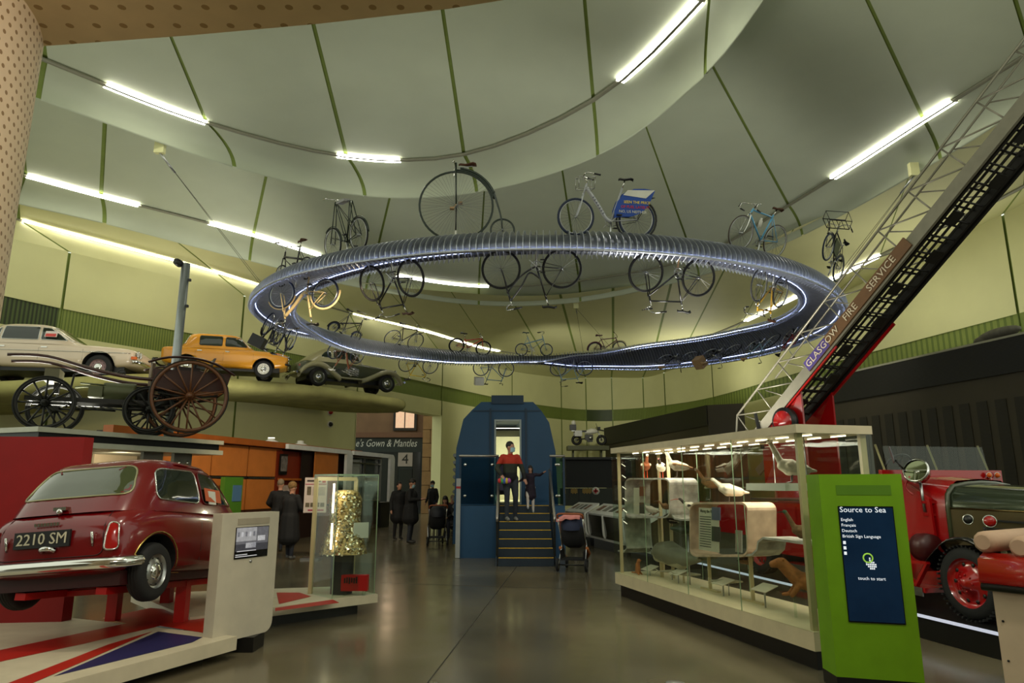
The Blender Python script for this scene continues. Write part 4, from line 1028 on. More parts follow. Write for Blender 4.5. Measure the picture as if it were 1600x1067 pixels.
# ---------------------------------------------------------------- shelf of cars along the left wall
SHELFM = mat('mossy_plaster', (150, 146, 88), .85, 0, .22, 1.4, .5)
sh_ = thing('car_shelf', 'mossy plaster shelf with rounded edge carrying three cars on the wall', 'shelf', (-8, 20, 4.4))
edge = spline([atY(x, y, d) for x, y, d in ((-150, 611, 15.4), (0, 603, 16.0), (200, 593, 17.0), (330, 596, 20.2), (480, 607, 23.8), (570, 618, 25.4), (637, 630, 26.4))], 6)
rows = []
for i, p in enumerate(edge):
    d = (edge[min(i+1, len(edge)-1)] - edge[max(i-1, 0)]); d.z = 0; d.normalize(); n_ = V((-d.y, d.x, 0))
    if n_.x > 0: n_ = -n_
    wv = 4.2 if i < len(edge)-6 else 4.2 - 3.4*((i - len(edge) + 7)/6)**1.5
    k = .03*math.sin(i*1.7)
    sec = [p + n_*wv + V((0, 0, .16)), p + n_*.5 + V((0, 0, .17)), p + n_*.22 + V((0, 0, .17)), p + n_*.06 + V((0, 0, .09 + k)), p + V((0, 0, -.05)), p + n_*.06 + V((0, 0, -.19 + k)), p + n_*.25 + V((0, 0, -.27)), p + n_*wv + V((0, 0, -.40))]
    rows.append(sec)
mb = MB(); mb.grid(rows, 0, True, True); mb.add(rows[0], [list(range(8))]); mb.add(rows[-1], [list(range(8))[::-1]])
subsurf(mb.build('slab', SHELFM, sh_, True), 1)
def shelf_z(x, y):
    return min(((p.x-x)**2 + (p.y-y)**2, p.z) for p in edge)[1] + .17
def frame_car(px, py, depth, heading):
    p = atY(px, py, depth); a = math.radians(90 - heading)
    return Matrix.Translation((p.x, p.y, p.z)) @ Matrix.Rotation(a, 4, 'Z')
def door_seams(bv, root, xs, z0, z1):
    for s in (-1, 1):
        for x in xs: decal('door_seam', bv, [(x-.006, s, z0), (x+.006, s, z0), (x+.006, s, z1), (x-.006, s, z1)], (0, -s, 0), .003, BLACK, root, 2)
        for x in xs[:-1]: decal('door_handle', bv, [(x+.05, s, z1-.12), (x+.19, s, z1-.12), (x+.19, s, z1-.09), (x+.05, s, z1-.09)], (0, -s, 0), .02, CHROME, root, 2)
# beige saloon (heading right in the picture)
BEIGE = mat('beige_car_paint', (196, 180, 158), .25, 0, .03, 2, coat=.6)
rv = thing('beige_saloon', 'beige four-door vintage saloon with price card on the shelf', 'car', M=frame_car(80, 597, 17.6, 80))
b = body_loft([(-2.25, .74, .42, .80, .5), (-2.15, .80, .34, .88, .6), (-1.7, .83, .30, .92, .6), (-1.2, .84, .27, .92, .5), (0, .84, .26, .91, .5), (.9, .84, .27, .90, .5), (1.5, .83, .30, .87, .6), (2.1, .81, .34, .82, .6), (2.25, .76, .42, .74, .5)], BEIGE, rv, 'body', 2)
bv = bvh_of(b); arches(b, (-1.30, 1.38), .38, .72, .33)
cb = cabin_loft([(.86, -1.85, .98, .80, 5), (1.0, -1.66, .72, .77, 5), (1.2, -1.38, .42, .70, 5), (1.36, -1.15, .18, .62, 4.5), (1.405, -1.0, .05, .54, 4), (1.425, -.7, -.2, .35, 3)], BEIGE, rv); bc = bvh_of(cb)
for s in (-1, 1):
    decal('side_window', bc, rpoly([(-.02, s, .97), (-.06, s, 1.31), (.12, s, 1.30), (.58, s, .97)], .03), (0, -s, 0), .006, DGLASS, rv, 4, CHROME, .01, 'window_trim')
    decal('side_window', bc, rpoly([(-.92, s, .97), (-.92, s, 1.32), (-.12, s, 1.32), (-.08, s, .97)], .03), (0, -s, 0), .006, DGLASS, rv, 4, CHROME, .01, 'window_trim')
    decal('quarter_window', bc, rpoly([(-1.2, s, .97), (-1.04, s, 1.26), (-.98, s, 1.28), (-.98, s, .97)], .03), (0, -s, 0), .006, DGLASS, rv, 3, CHROME, .01, 'window_trim')
    decal('rear_pillar', bc, [(-1.66, s, .95), (-1.26, s, 1.30), (-1.06, s, 1.29), (-1.26, s, .95)], (0, -s, 0), .004, mat('maroon_vinyl', (70, 50, 46), .5), rv, 3)
    pts = [project(bv, (x, s, .68), (0, -s, 0), .008) for x in [-2.1 + .2*i for i in range(22)]]; MB().tube([p for p in pts if p], .009, 5).build('side_trim', CHROME, rv)
    for x in (-1.30, 1.38): car_wheel(rv, x, s*.72, .315, .17, .62, rimm=mat('plum_wheel', (120, 96, 96), .4, .4))
    for y in (.45, .65): round_lamp(rv, 'headlamp', (2.24, s*y, .68), .085, (1, 0, 0), CLEAR)
    MB().box((2.2, s*.78, .56), (.12, .08, .07)).build('indicator', AMBER, rv)
decal('windscreen', bc, rpoly([(2, -.66, .97), (2, -.54, 1.33), (2, .54, 1.33), (2, .66, .97)], .05), (-1, 0, 0), .006, DGLASS, rv, 5, CHROME, .01, 'window_trim')
decal('rear_window', bc, rpoly([(-2, -.62, 1.0), (-2, -.5, 1.32), (-2, .5, 1.32), (-2, .62, 1.0)], .05), (1, 0, 0), .006, DGLASS, rv, 5, CHROME, .01, 'window_trim')
door_seams(bv, rv, (-.98, -.02, 1.0), .36, .88)
for x in (2.3, -2.3): MB().tube(spline([(x*.95, -.82, .46), (x, -.7, .46), (x*1.01, 0, .46), (x, .7, .46), (x*.95, .82, .46)], 4), .05, 8).build('bumper', CHROME, rv)
MB().box((0, 0, .28), (3.9, 1.3, .18)).build('chassis', BLACK, rv)
MB().slab([(.06, -.80, 1.04), (.34, -.80, 1.04), (.34, -.745, 1.20), (.06, -.745, 1.20)], (0, -.012, 0)).build('price_card', mat('price_card', (206, 196, 190), .6), rv)
MB().slab([(.08, -.802, 1.05), (.32, -.802, 1.05), (.32, -.775, 1.13), (.08, -.775, 1.13)], (0, -.014, 0)).build('price_card_print', mat('price_red', (196, 70, 64), .6), rv)
# yellow rear-engined saloon
YCAR = mat('mustard_car_paint', (206, 140, 34), .25, 0, .03, 2, coat=.6)
yc = thing('yellow_saloon', 'mustard yellow small vintage saloon in the middle of the shelf', 'car', M=frame_car(352, 592, 22.6, 72))
b = body_loft([(-1.95, .62, .46, .84, .4), (-1.85, .70, .38, .90, .5), (-1.5, .74, .32, .92, .5), (-.6, .745, .28, .92, .4), (.3, .745, .27, .92, .4), (1.0, .74, .28, .91, .4), (1.6, .73, .33, .88, .5), (1.92, .70, .40, .82, .5), (1.98, .62, .48, .74, .4)], YCAR, yc, 'body', 2)
bv = bvh_of(b); arches(b, (-1.14, 1.20), .35, .64, .30)
cb = cabin_loft([(.88, -1.42, .98, .715, 5), (1.0, -1.34, .80, .70, 5.5), (1.25, -1.2, .52, .655, 5.5), (1.36, -1.12, .40, .60, 5), (1.40, -1.0, .25, .52, 4), (1.415, -.7, 0, .35, 3)], YCAR, yc); bc = bvh_of(cb)
for s in (-1, 1):
    decal('side_window', bc, rpoly([(-.02, s, .98), (-.02, s, 1.29), (.42, s, 1.28), (.66, s, .98)], .05), (0, -s, 0), .006, DGLASS, yc, 4, BLACK, .01, 'window_trim')
    decal('side_window', bc, rpoly([(-.80, s, .98), (-.80, s, 1.30), (-.12, s, 1.30), (-.12, s, .98)], .05), (0, -s, 0), .006, DGLASS, yc, 4, BLACK, .01, 'window_trim')
    for x in (-1.14, 1.20): car_wheel(yc, x, s*.63, .29, .15, .64, rimm=WHITE)
    round_lamp(yc, 'headlamp', (1.97, s*.52, .70), .09, (1, 0, 0), CLEAR)
    MB().box((1.62, s*.735, .80), (.10, .02, .04)).build('indicator', AMBER, yc)
decal('windscreen', bc, rpoly([(2, -.60, .98), (2, -.52, 1.32), (2, .52, 1.32), (2, .60, .98)], .06), (-1, 0, 0), .006, DGLASS, yc, 5, CHROME, .01, 'window_trim')
decal('rear_window', bc, rpoly([(-2, -.60, 1.0), (-2, -.5, 1.32), (-2, .5, 1.32), (-2, .60, 1.0)], .08), (1, 0, 0), .006, mat('pale_window', (130, 126, 100), .1), yc, 5, CHROME, .014, 'window_trim')
door_seams(bv, yc, (-.9, -.06, .86), .36, .90)
for x in (2.02, -2.12): MB().tube(spline([(x*.93, -.74, .46), (x, -.6, .46), (x*1.01, 0, .46), (x, .6, .46), (x*.93, .74, .46)], 4), .035, 8).build('bumper', BLACK, yc)
MB().box((0, 0, .28), (3.4, 1.1, .16)).build('chassis', BLACK, yc)
# grey-green thirties saloon
GCAR = mat('grey_green_car_paint', (140, 136, 104), .28, 0, .03, 2, coat=.5); GDK = mat('dark_green_car_paint', (62, 66, 44), .28, 0, .03, 2, coat=.5)
gc = thing('thirties_saloon', 'grey-green streamlined thirties saloon at the shelf right end', 'car', M=frame_car(540, 611, 26.6, 52))
b = body_loft([(-2.2, .30, .45, .70, .6), (-2.05, .48, .40, .95, .7), (-1.6, .58, .36, 1.05, .6), (-.8, .66, .34, 1.05, .4), (.2, .64, .34, 1.05, .4), (.6, .56, .36, 1.05, .6), (1.3, .42, .40, 1.02, .8), (1.85, .30, .45, .98, .8), (1.92, .24, .5, .92, .6)], GDK, gc, 'body', 2)
cb = cabin_loft([(.95, -1.95, .62, .66, 3.2), (1.15, -1.70, .50, .66, 3.2), (1.4, -1.35, .35, .60, 3.2), (1.56, -1.0, .2, .50, 3), (1.62, -.7, 0, .32, 2.6)], GCAR, gc); bc = bvh_of(cb)
for s in (-1, 1):
    decal('side_window', bc, rpoly([(-.30, s, 1.12), (-.30, s, 1.44), (.12, s, 1.42), (.30, s, 1.12)], .06), (0, -s, 0), .006, DGLASS, gc, 4, CHROME, .01, 'window_trim')
    decal('side_window', bc, rpoly([(-.85, s, 1.12), (-.85, s, 1.43), (-.36, s, 1.44), (-.36, s, 1.12)], .06), (0, -s, 0), .006, DGLASS, gc, 4, CHROME, .01, 'window_trim')
    decal('quarter_window', bc, rpoly([(-1.35, s, 1.13), (-1.15, s, 1.36), (-.93, s, 1.40), (-.93, s, 1.13)], .09), (0, -s, 0), .006, DGLASS, gc, 4, CHROME, .01, 'window_trim')
    # swept wings
    for xs_, zs_, ws in (([-2.15, -2.0, -1.7, -1.4, -1.1, -.8, -.55], [.42, .66, .86, .90, .80, .58, .40], .17), ([.30, .65, 1.0, 1.4, 1.7, 1.95, 2.08], [.36, .48, .68, .84, .84, .66, .46], .17)):
        rows = []
        for x, z in zip(xs_, zs_):
            rows.append([(x, s*(.63 + ws*math.cos(t)), z + .05*math.sin(t)*1.6 - (0 if math.sin(t) > 0 else .06)) for t in [2*PI*i/12 for i in range(12)]])
        mbw = MB(); mbw.grid(rows, 0, True, True); subsurf(mbw.build('wing', GCAR, gc), 1)
    MB().slab([(-.6, s*.60, .36), (.4, s*.60, .36), (.4, s*.84, .36), (-.6, s*.84, .36)], (0, 0, .05)).build('running_board', GCAR, gc)
    for x in (-1.42, 1.42): car_wheel(gc, x, s*.66, .345, .15, .66, rimm=GDK)
    round_lamp(gc, 'headlamp', (1.95, s*.36, .86), .11, (1, 0, 0), CLEAR); round_lamp(gc, 'tail_lamp', (-2.12, s*.60, .74), .05, (-1, 0, 0), REDL)
decal('windscreen', bc, rpoly([(2, -.5, 1.14), (2, -.42, 1.44), (2, .42, 1.44), (2, .5, 1.14)], .05), (-1, 0, 0), .006, DGLASS, gc, 5, CHROME, .01, 'window_trim')
for x in (2.2, -2.25): MB().tube([(x, -.72, .46), (x*1.02, 0, .46), (x, .72, .46)], .045, 8).build('bumper', CHROME, gc)
MB().box((0, 0, .36), (3.6, .9, .2)).build('chassis', BLACK, gc)
MB().box((-2.15, .1, .62), (.02, .4, .12)).build('number_plate', BLACK, gc)
# ---------------------------------------------------------------- light post
pp = atY(276, 555, 13.4); pt = atY(279, 412, 13.4)
po = thing('light_post', 'grey metal post with spotlight rising behind the dark cart', 'light post', (pp.x, pp.y, 2.2))
MB().tube([(pp.x, pp.y, 2.4), (pp.x, pp.y, pt.z)], .085, 16).build('pole', mat('grey_blue_metal', (140, 146, 146), .35, .6), po, True)
MB().lathe([(0, -.08), (.07, -.08), (.08, .06), (.07, .065)], 'y', (pp.x - .1, pp.y - .12, pt.z - .02), 14).build('lamp_head', BLACK, po, True)
MB().ball((pp.x - .1, pp.y - .17, pt.z - .03), (.06, .03, .06), 8).build('lamp_lens', mat('spot_lens', (255, 250, 230), .4, 0, 0, emit=(255, 240, 210), power=12), po, True)
for z in (.35, .9): MB().box((pp.x + .1, pp.y, pt.z - z), (.06, .06, .05)).build('clamp', BLACK, po, True)
# ================================================================ cart platform and carriages
cp = thing('cart_platform', 'raised white-edged platform carrying the two old carriages', 'platform', (-7, 12, 0))
k0 = atZ(60, 666, 2.5); k1 = atZ(350, 689, 2.5); kd = (k1-k0).normalized(); kn = V((-kd.y, kd.x, 0))
kn = kn if kn.x < 0 else -kn
WFR = mat('platform_frame_white', (176, 178, 160), .4)
for nm, z0, z1, ins, m in (('upper_frame', 2.50, 2.42, 0, WFR), ('core', 2.42, 2.30, .06, BLACK), ('lower_frame', 2.30, 2.21, 0, WFR)):
    q = [k0 + kd*ins + kn*ins, k1 - kd*ins + kn*ins, k1 - kd*ins + kn*3.6, k0 + kd*ins + kn*3.6]
    for p in q: p.z = z0
    MB().slab([p.copy() for p in q], (0, 0, z1-z0)).build(nm, m, cp, True)
for t, h in ((.80, .55), (.62, .5)):
    p = k0.lerp(k1, t) + kn*.25; p.z = 2.21
    n_ = -kn
    pl_ = MB().slab([p + kd*-.22, p + kd*.22, p + kd*.22 - V((0, 0, .25)), p - V((0, 0, h)), p - kd*.22 - V((0, 0, .25))], kn*.08).build('gusset', mat('bolted_steel', (120, 118, 108), .4, .5), cp, True)
    for s in (-1, 1): MB().ball(p + kd*.1*s - V((0, 0, .18)) - kn*.005, .045, 8).build('bolt', CHROME, cp, True)
for t, d in ((.1, .8), (.9, 2.8), (.15, 3.2), (.75, .7)):
    p = k0.lerp(k1, t) + kn*d; MB().bar((p.x, p.y, 0), (p.x, p.y, 2.25), .12, .12).build('leg', WFR, cp, True)
WOODB = mat('dark_brown_wood', (58, 28, 20), .35, 0, .15, 8, coat=.3); WOODW = mat('varnished_wheel_wood', (96, 58, 30), .4, 0, .12, 10); IRON = mat('dark_iron', (26, 26, 22), .45, .4); OLIVE = mat('olive_engine_metal', (78, 82, 54), .45, .3)
SPM = {}
def wagon_wheel(root, p, r, n, m, hubr=.07, tyre=IRON, dish=0.0):
    """wooden spoked wheel standing in the x-z plane at p"""
    w_ = MB().lathe([(r-.075, -.025), (r-.02, -.028), (r-.02, .028), (r-.075, .025), (r-.075, -.025)], 'y', (0, 0, 0), 40).build('wheel', m, root)
    w_.location = p; w_.matrix_basis = Matrix.Translation(p)
    MB().lathe([(r-.02, -.03), (r, -.024), (r, .024), (r-.02, .03), (r-.02, -.03)], 'y', (0, 0, 0), 40).build('tyre', tyre, w_)
    MB().lathe([(0, -.14), (hubr*.5, -.14), (hubr*.6, -.08), (hubr, -.05), (hubr, .05), (hubr*.6, .08), (hubr*.5, .14), (0, .14)], 'y', (0, 0, 0), 16).build('hub', m, w_)
    key = (round(r, 3), m.name)
    if key not in SPM:
        SPM[key] = MB().tube([(0, 0, hubr*.8), (0, 0, r*.5), (0, 0, r-.06)], [.020, .016, .015], 6).mesh('spoke', m)
    for i in range(n): place('spoke', SPM[key], w_, Matrix.Rotation(2*PI*i/n, 4, 'Y'))
    return w_
# two-wheeled cart, shafts to the left
hd_ = math.atan2(-.52, -.85)
cp0 = atY(291, 672, 12.2)
axl = V((-math.sin(hd_), math.cos(hd_), 0))
base = V((cp0.x, cp0.y, 2.505)); lat = axl if axl.y > 0 else -axl
ctr = base + lat*.66
cart = thing('two_wheeled_cart', 'dark brown two-wheeled cart with large varnished spoked wheels', 'cart', M=Matrix.Translation(ctr) @ Matrix.Rotation(hd_, 4, 'Z'))
for s in (-1, 1): wagon_wheel(cart, (0, s*.66, .66), .66, 14, WOODW)
MB().tube([(0, -.7, .66), (0, .7, .66)], .03, 8).build('axle', IRON, cart)
def plank_box(root, x0, x1, w0, w1, z0, z1, m, nm='body'):
    b = MB()
    for s in (-1, 1): b.slab([(x0, s*w0, z0), (x1, s*w0, z0), (x1 + .04, s*w1, z1), (x0 - .08, s*w1, z1)], (0, s*.03, 0))
    b.slab([(x0, -w0, z0), (x1, -w0, z0), (x1, w0, z0), (x0, w0, z0)], (0, 0, .03))
    b.slab([(x0, -w0, z0), (x0, w0, z0), (x0 - .08, w1, z1), (x0 - .08, -w1, z1)], (.03, 0, 0)); b.slab([(x1, -w0, z0), (x1, w0, z0), (x1 + .04, w1, z1), (x1 + .04, -w1, z1)], (.03, 0, 0))
    return b.build(nm, m, root)
plank_box(cart, -.62, .55, .42, .46, .78, 1.14, WOODB)
for s in (-1, 1):
    MB().tube(spline([(-.74, s*.60, 1.10), (-.4, s*.62, 1.28), (0, s*.62, 1.36), (.4, s*.60, 1.34), (.70, s*.52, 1.24)], 4), .05, 6, flat=.4).build('splash_board', WOODB, cart)
    MB().tube(spline([(-.2, s*.40, .98), (.8, s*.40, .95), (1.5, s*.38, 1.05), (2.2, s*.36, 1.22), (2.75, s*.36, 1.20)], 5), [.032]*12 + [.026]*9, 8).build('shaft', WOODB, cart)
    MB().tube(spline([(-.5, s*.42, .72), (0, s*.44, .66), (.5, s*.42, .72)], 4), .022, 6).build('leaf_spring', IRON, cart)
MB().box((.05, 0, 1.16), (.42, .9, .10)).build('seat', mat('seat_leather', (40, 22, 18), .5), cart)
MB().slab([(-.30, -.46, 1.18), (-.30, .46, 1.18), (-.38, .46, 1.42), (-.38, -.46, 1.42)], (-.04, 0, 0)).build('seat_back', WOODB, cart)
MB().box((.60, 0, 1.02), (.05, .78, .46)).build('dash_board', mat('tan_dash', (82, 62, 36), .5), cart)
MB().tube(spline([(.55, -.3, 1.25), (.6, -.3, 1.36), (.62, .3, 1.36), (.55, .3, 1.25)], 4), .012, 6).build('rail', IRON, cart)
MB().box((.35, 0, .60), (.26, .3, .03)).tube([(.35, .14, .6), (.4, .16, .82)], .012, 5).tube([(.35, -.14, .6), (.4, -.16, .82)], .012, 5).build('step', IRON, cart)
# motor carriage chassis behind it
h2 = math.atan2(-.42, -.9)
c0_ = atY(120, 660, 11.9); c0_.z = 2.505
mc = thing('motor_carriage', 'bare early motor carriage chassis with olive engine and tiller', 'carriage', M=Matrix.Translation(V((c0_.x, c0_.y, 2.505)) + V((0, .35, 0))) @ Matrix.Rotation(h2, 4, 'Z'))
for s in (-1, 1):
    wagon_wheel(mc, (.62, s*.52, .46), .46, 12, IRON, .06); wagon_wheel(mc, (-.95, s*.52, .42), .42, 12, IRON, .06)
    MB().bar((-1.3, s*.34, .55), (.95, s*.34, .55), .05, .08).build('frame_rail', IRON, mc)
    MB().tube(spline([(-1.3, s*.4, .60), (-.95, s*.42, .46), (-.6, s*.4, .60)], 4), .018, 6).build('leaf_spring', IRON, mc)
for x in (.62, -.95): MB().tube([(x, -.54, .44), (x, .54, .44)], .025, 8).build('axle', IRON, mc)
for x in (-1.2, -.5, .3, .9): MB().bar((x, -.34, .55), (x, .34, .55), .05, .05).build('cross_member', IRON, mc)
MB().lathe([(0, -.26), (.16, -.26), (.17, -.22), (.17, .22), (.16, .26), (0, .26)], 'x', (-.42, -.02, .76), 24).build('engine_barrel', OLIVE, mc)
e_ = MB().box((-.05, 0, .74), (.22, .3, .20)).tube([(.05, -.1, .86), (.3, -.1, .82)], .02, 6); e_.tube([(-.2, .1, .86), (.2, .1, .88)], .018, 6).build('engine_block', OLIVE, mc)
MB().lathe([(0, -.03), (.20, -.03), (.20, .03), (0, .03)], 'y', (-.72, -.12, .70), 24).build('flywheel', IRON, mc)
MB().box((.62, 0, .98), (.22, .52, .22)).build('front_box', mat('olive_box', (92, 88, 62), .5), mc)
MB().box((.56, 0, .80), (.08, .12, .24)).build('box_stand', IRON, mc)
MB().tube([(.40, -.12, .45), (.34, -.12, 1.06)], .018, 6).tube(spline([(.34, -.12, 1.06), (.1, -.12, 1.14), (-.2, -.12, 1.10), (-.34, -.12, 1.13)], 4), .014, 6).torus((-.40, -.12, 1.13), .06, .012, 'y', 14, 5).build('tiller', IRON, mc)
MB().tube([(.55, .1, .6), (.2, .14, .42), (-.4, .14, .40)], .016, 6).tube([(.55, -.2, .6), (.1, -.2, .46), (-.9, -.2, .46)], .014, 6).build('linkage', IRON, mc)
for i in range(5): MB().tube([(.25 - .12*i, -.3, .50), (.1 - .16*i, .3, .40)], .012, 5).build('rod', IRON, mc)
# ================================================================ wooden kiosk with white portals
kk0 = atZ(345, 684, 2.8); kk1 = atZ(560, 706, 2.8); kdir = (kk1-kk0).normalized(); knr = V((kdir.y, -kdir.x, 0))
if knr.y > 0: knr = -knr
def kp(px, py, off=0.0):
    r = ray(px, py); o = kk0 + knr*off
    t = (o - V((0, 0, CH))).dot(knr) / r.dot(knr)
    return V((0, 0, CH)) + r*t
ORW = mat('orange_plywood', (198, 118, 54), .4, 0, .08, 3); ORD = mat('orange_wood_edge', (166, 88, 30), .4, 0, .1, 4); DKR = mat('dark_interior', (44, 22, 18), .6)
kio = thing('wooden_kiosk', 'long kiosk of orange plywood panels behind the red car', 'kiosk', (kk0.x, kk0.y, 0))
def quad(px0, px1, py0, py1, off, th, m, nm, par):
    """upright panel on the kiosk front; heights taken at its left end"""
    a, b = kp(px0, py0, off), kp(px1, py0, off); zt, zb = a.z, kp(px0, py1, off).z
    return MB().slab([V((a.x, a.y, zb)), V((b.x, b.y, zb)), V((b.x, b.y, zt)), V((a.x, a.y, zt))], knr*th).build(nm, m, par, True)
a, b = kp(160, 700), kp(596, 706); a.z = b.z = 0
MB().slab([a, b, V((b.x, b.y, 2.72)), V((a.x, a.y, 2.72))], -knr*.2).build('carcass', DKR, kio, True)
at_, bt_ = kp(160, 680), kp(556, 706); at_.z = bt_.z = 2.66
MB().slab([at_, bt_, bt_ + V((0, 0, .16)), at_ + V((0, 0, .16))], knr*.25).build('top_rail', ORD, kio, True)
for x0, x1 in ((165, 232), (234, 282), (284, 330), (332, 387), (389, 440)):
    for z0, z1 in ((.95, 1.76), (1.84, 2.64)):
        a, b = kp(x0, 700, .03), kp(x1, 700, .03)
        MB().slab([V((a.x, a.y, z0)), V((b.x, b.y, z0)), V((b.x, b.y, z1)), V((a.x, a.y, z1))], knr*.03).build('panel', ORW, kio, True)
    MB().slab([V((a.x, a.y, 1.78)), V((b.x, b.y, 1.78)), V((b.x, b.y, 1.82)), V((a.x, a.y, 1.82))], knr*.05).build('rail', STEEL, kio, True)
    MB().slab([V((a.x, a.y, .02)), V((b.x, b.y, .02)), V((b.x, b.y, .93)), V((a.x, a.y, .93))], knr*.04).build('base_panel', mat('dark_wood', (70, 40, 24), .5, 0, .1, 4), kio, True)
quad(146, 213, 700, 760, .12, .05, mat('cream_board', (196, 180, 150), .6), 'end_board', kio); quad(213, 238, 697, 775, .10, .20, mat('grey_pillar', (92, 84, 66), .6), 'pillar', kio)
for x in (424, 470): p = kp(x, 684, -.2); MB().lathe([(0, 0), (.22, 0), (.2, .05), (.1, .09), (.1, .16), (0, .17)], 'z', (p.x, p.y, 2.82), 18).build('roof_vent', WHITE, kio, True)
p = kp(190, 690, 1.4); lamp('under_platform_fill', 'SPOT', (p.x, p.y, 2.1), kp(200, 735, 0), 90, (1, .86, .62), .1, 110, .8)  # unseen spot added so the cream end board reads bright
# white rounded portals
PORT = mat('portal_white', (216, 217, 214), .4)
def portal(x0, x1, label, inner):
    a, b = kp(x0, 760, .35), kp(x1, 760, .35); a.z = b.z = 0; Lp = (b-a).length
    P_ = thing('kiosk_portal', label, 'portal', a)
    zt, zb, r = 2.78, .98, .22; out = [(0, zt)] + [(Lp - r + r*math.cos(math.radians(t)), zt - r + r*math.sin(math.radians(t))) for t in range(90, -1, -15)] + [(Lp - r*.7 + r*.7*math.cos(math.radians(t)), zb + r*.7 + r*.7*math.sin(math.radians(t))) for t in range(0, -91, -15)]
    out += [(Lp - .42, zb), (Lp - .42, zt - .14), (0, zt - .14)]
    Mp = frame(a, (b-a).normalized(), V((0, 0, 1)), knr)
    MB().prism(out, .10, Mp).build('frame', PORT, P_, True)
    inner(P_, a, (b-a).normalized(), Lp)
    return P_
def in1(P_, a, d, L_):
    def q(u0, u1, z0, z1, off, th, m, nm):
        p, s = a + d*u0*L_ - knr*off, a + d*u1*L_ - knr*off
        return MB().slab([V((p.x, p.y, z0)), V((s.x, s.y, z0)), V((s.x, s.y, z1)), V((p.x, p.y, z1))], knr*th).build(nm, m, P_, True)
    q(0, .45, 1.0, 2.6, .28, .02, mat('red_alcove', (120, 40, 16), .5), 'alcove'); q(.30, .45, 1.0, 2.62, .2, .03, mat('black_alcove', (30, 20, 18), .5), 'alcove_side')
    q(.02, .12, 1.9, 2.5, .22, .02, BLACK, 'photo_frame'); q(.03, .11, 2.0, 2.44, .19, .01, mat('grey_photo', (110, 104, 100), .5, 0, .4, 12), 'photo')
    q(.02, .28, 1.74, 1.80, .24, .15, ORD, 'shelf'); q(.03, .24, 1.1, 1.6, .2, .02, mat('pale_poster', (180, 160, 150), .5, 0, .3, 6), 'poster')
    q(.45, .82, 1.0, 2.64, .1, .04, ORW, 'door_panel')
def in2(P_, a, d, L_):
    def q(u0, u1, z0, z1, off, th, m, nm):
        p, s = a + d*u0*L_ - knr*off, a + d*u1*L_ - knr*off
        return MB().slab([V((p.x, p.y, z0)), V((s.x, s.y, z0)), V((s.x, s.y, z1)), V((p.x, p.y, z1))], knr*th).build(nm, m, P_, True)
    q(0, .80, .98, 2.6, .25, .02, mat('kiosk_glass', (84, 92, 92), .08, 0, .25, 1.5), 'pane')
    q(.02, .30, 1.0, 2.5, .2, .01, mat('pale_blind', (150, 156, 152), .5), 'blind')
    for z in (1.02, 2.36, 2.56): q(0, .80, z, z+.05, .2, .05, STEEL, 'glazing_bar')
    for u in (0, .38, .78): q(u, u+.025, 1.0, 2.58, .2, .05, STEEL, 'glazing_bar')
portal(442, 545, 'white rounded portal framing dark alcove on wooden kiosk', in1)
portal(547, 612, 'white rounded portal framing glazed window at kiosk end', in2)
a, b = kp(596, 760, .2), kp(610, 760, .2); a.z = b.z = 0
MB().slab([a, b, b + V((0, 0, .95)), a + V((0, 0, .95))], -knr*.5).build('end_post', BLACK, kio, True)
# free-standing pieces in front of the kiosk
sg = thing('information_sign', 'pale information sign with red heading in front of kiosk', 'sign', atZ(492, 862, 0))
sgY = 15.6; s0, s1 = atY(477, 746, sgY), atY(507, 801, sgY)
MB().slab([V((s0.x, sgY, s1.z)), V((s1.x, sgY + .1, s1.z)), V((s1.x, sgY + .1, s0.z)), V((s0.x, sgY, s0.z))], (0, .05, 0)).build('board', mat('sign_pale', (190, 176, 168), .5), sg, True)
def sgq(u0, u1, v0, v1, m, nm='print'):
    w_ = s1.x-s0.x; h_ = s0.z-s1.z
    MB().slab([V((s0.x + w_*u0, sgY - .004 + .1*u0, s1.z + h_*v0)), V((s0.x + w_*u1, sgY - .004 + .1*u1, s1.z + h_*v0)), V((s0.x + w_*u1, sgY - .004 + .1*u1, s1.z + h_*v1)), V((s0.x + w_*u0, sgY - .004 + .1*u0, s1.z + h_*v1))], (0, -.002, 0)).build(nm, m, sg, True)
sgq(.03, .97, .80, .82, mat('sign_magenta', (150, 40, 70), .5)); sgq(.12, .3, .5, .74, mat('sign_photo', (90, 80, 60), .5, 0, .4, 20))
for i in range(6): sgq(.36, .92, .70 - .04*i, .715 - .04*i, mat('sign_grey', (130, 122, 118), .5))
for i in range(4): sgq(.08 + .22*i, .26 + .22*i, .16, .28, mat('sign_photo', (90, 80, 60), .5))
sgq(.78, .93, .85, .96, mat('sign_badge', (170, 30, 30), .5)); sgq(.1, .7, .88, .93, mat('sign_ink', (60, 50, 50), .5))
sgq(.2, .9, .05, .09, mat('sign_magenta', (150, 40, 70), .5))
MB().bar((s0.x + .2, sgY + .12, 0), (s0.x + .2, sgY + .12, s1.z + .3), .05, .05).build('post', STEEL, sg, True); MB().box((s0.x + .2, sgY + .15, .02), (.4, .35, .04)).build('foot', STEEL, sg, True)
lc = thing('wooden_lectern', 'angled dark wooden lectern on castors beside the costume case', 'lectern', atZ(515, 868, 0))
l0 = atZ(492, 868, 0); l1 = atZ(535, 872, 0)
WDK = mat('mid_brown_wood', (104, 66, 34), .45, 0, .15, 5)
MB().slab([l0 + V((0, 0, .06)), l0.lerp(l1, .55) + V((0, 0, .06)), l0.lerp(l1, .62) + V((0, 0, 1.1)), l0.lerp(l1, .12) + V((0, 0, 1.12))], (.1, .5, 0)).build('side', WDK, lc, True)
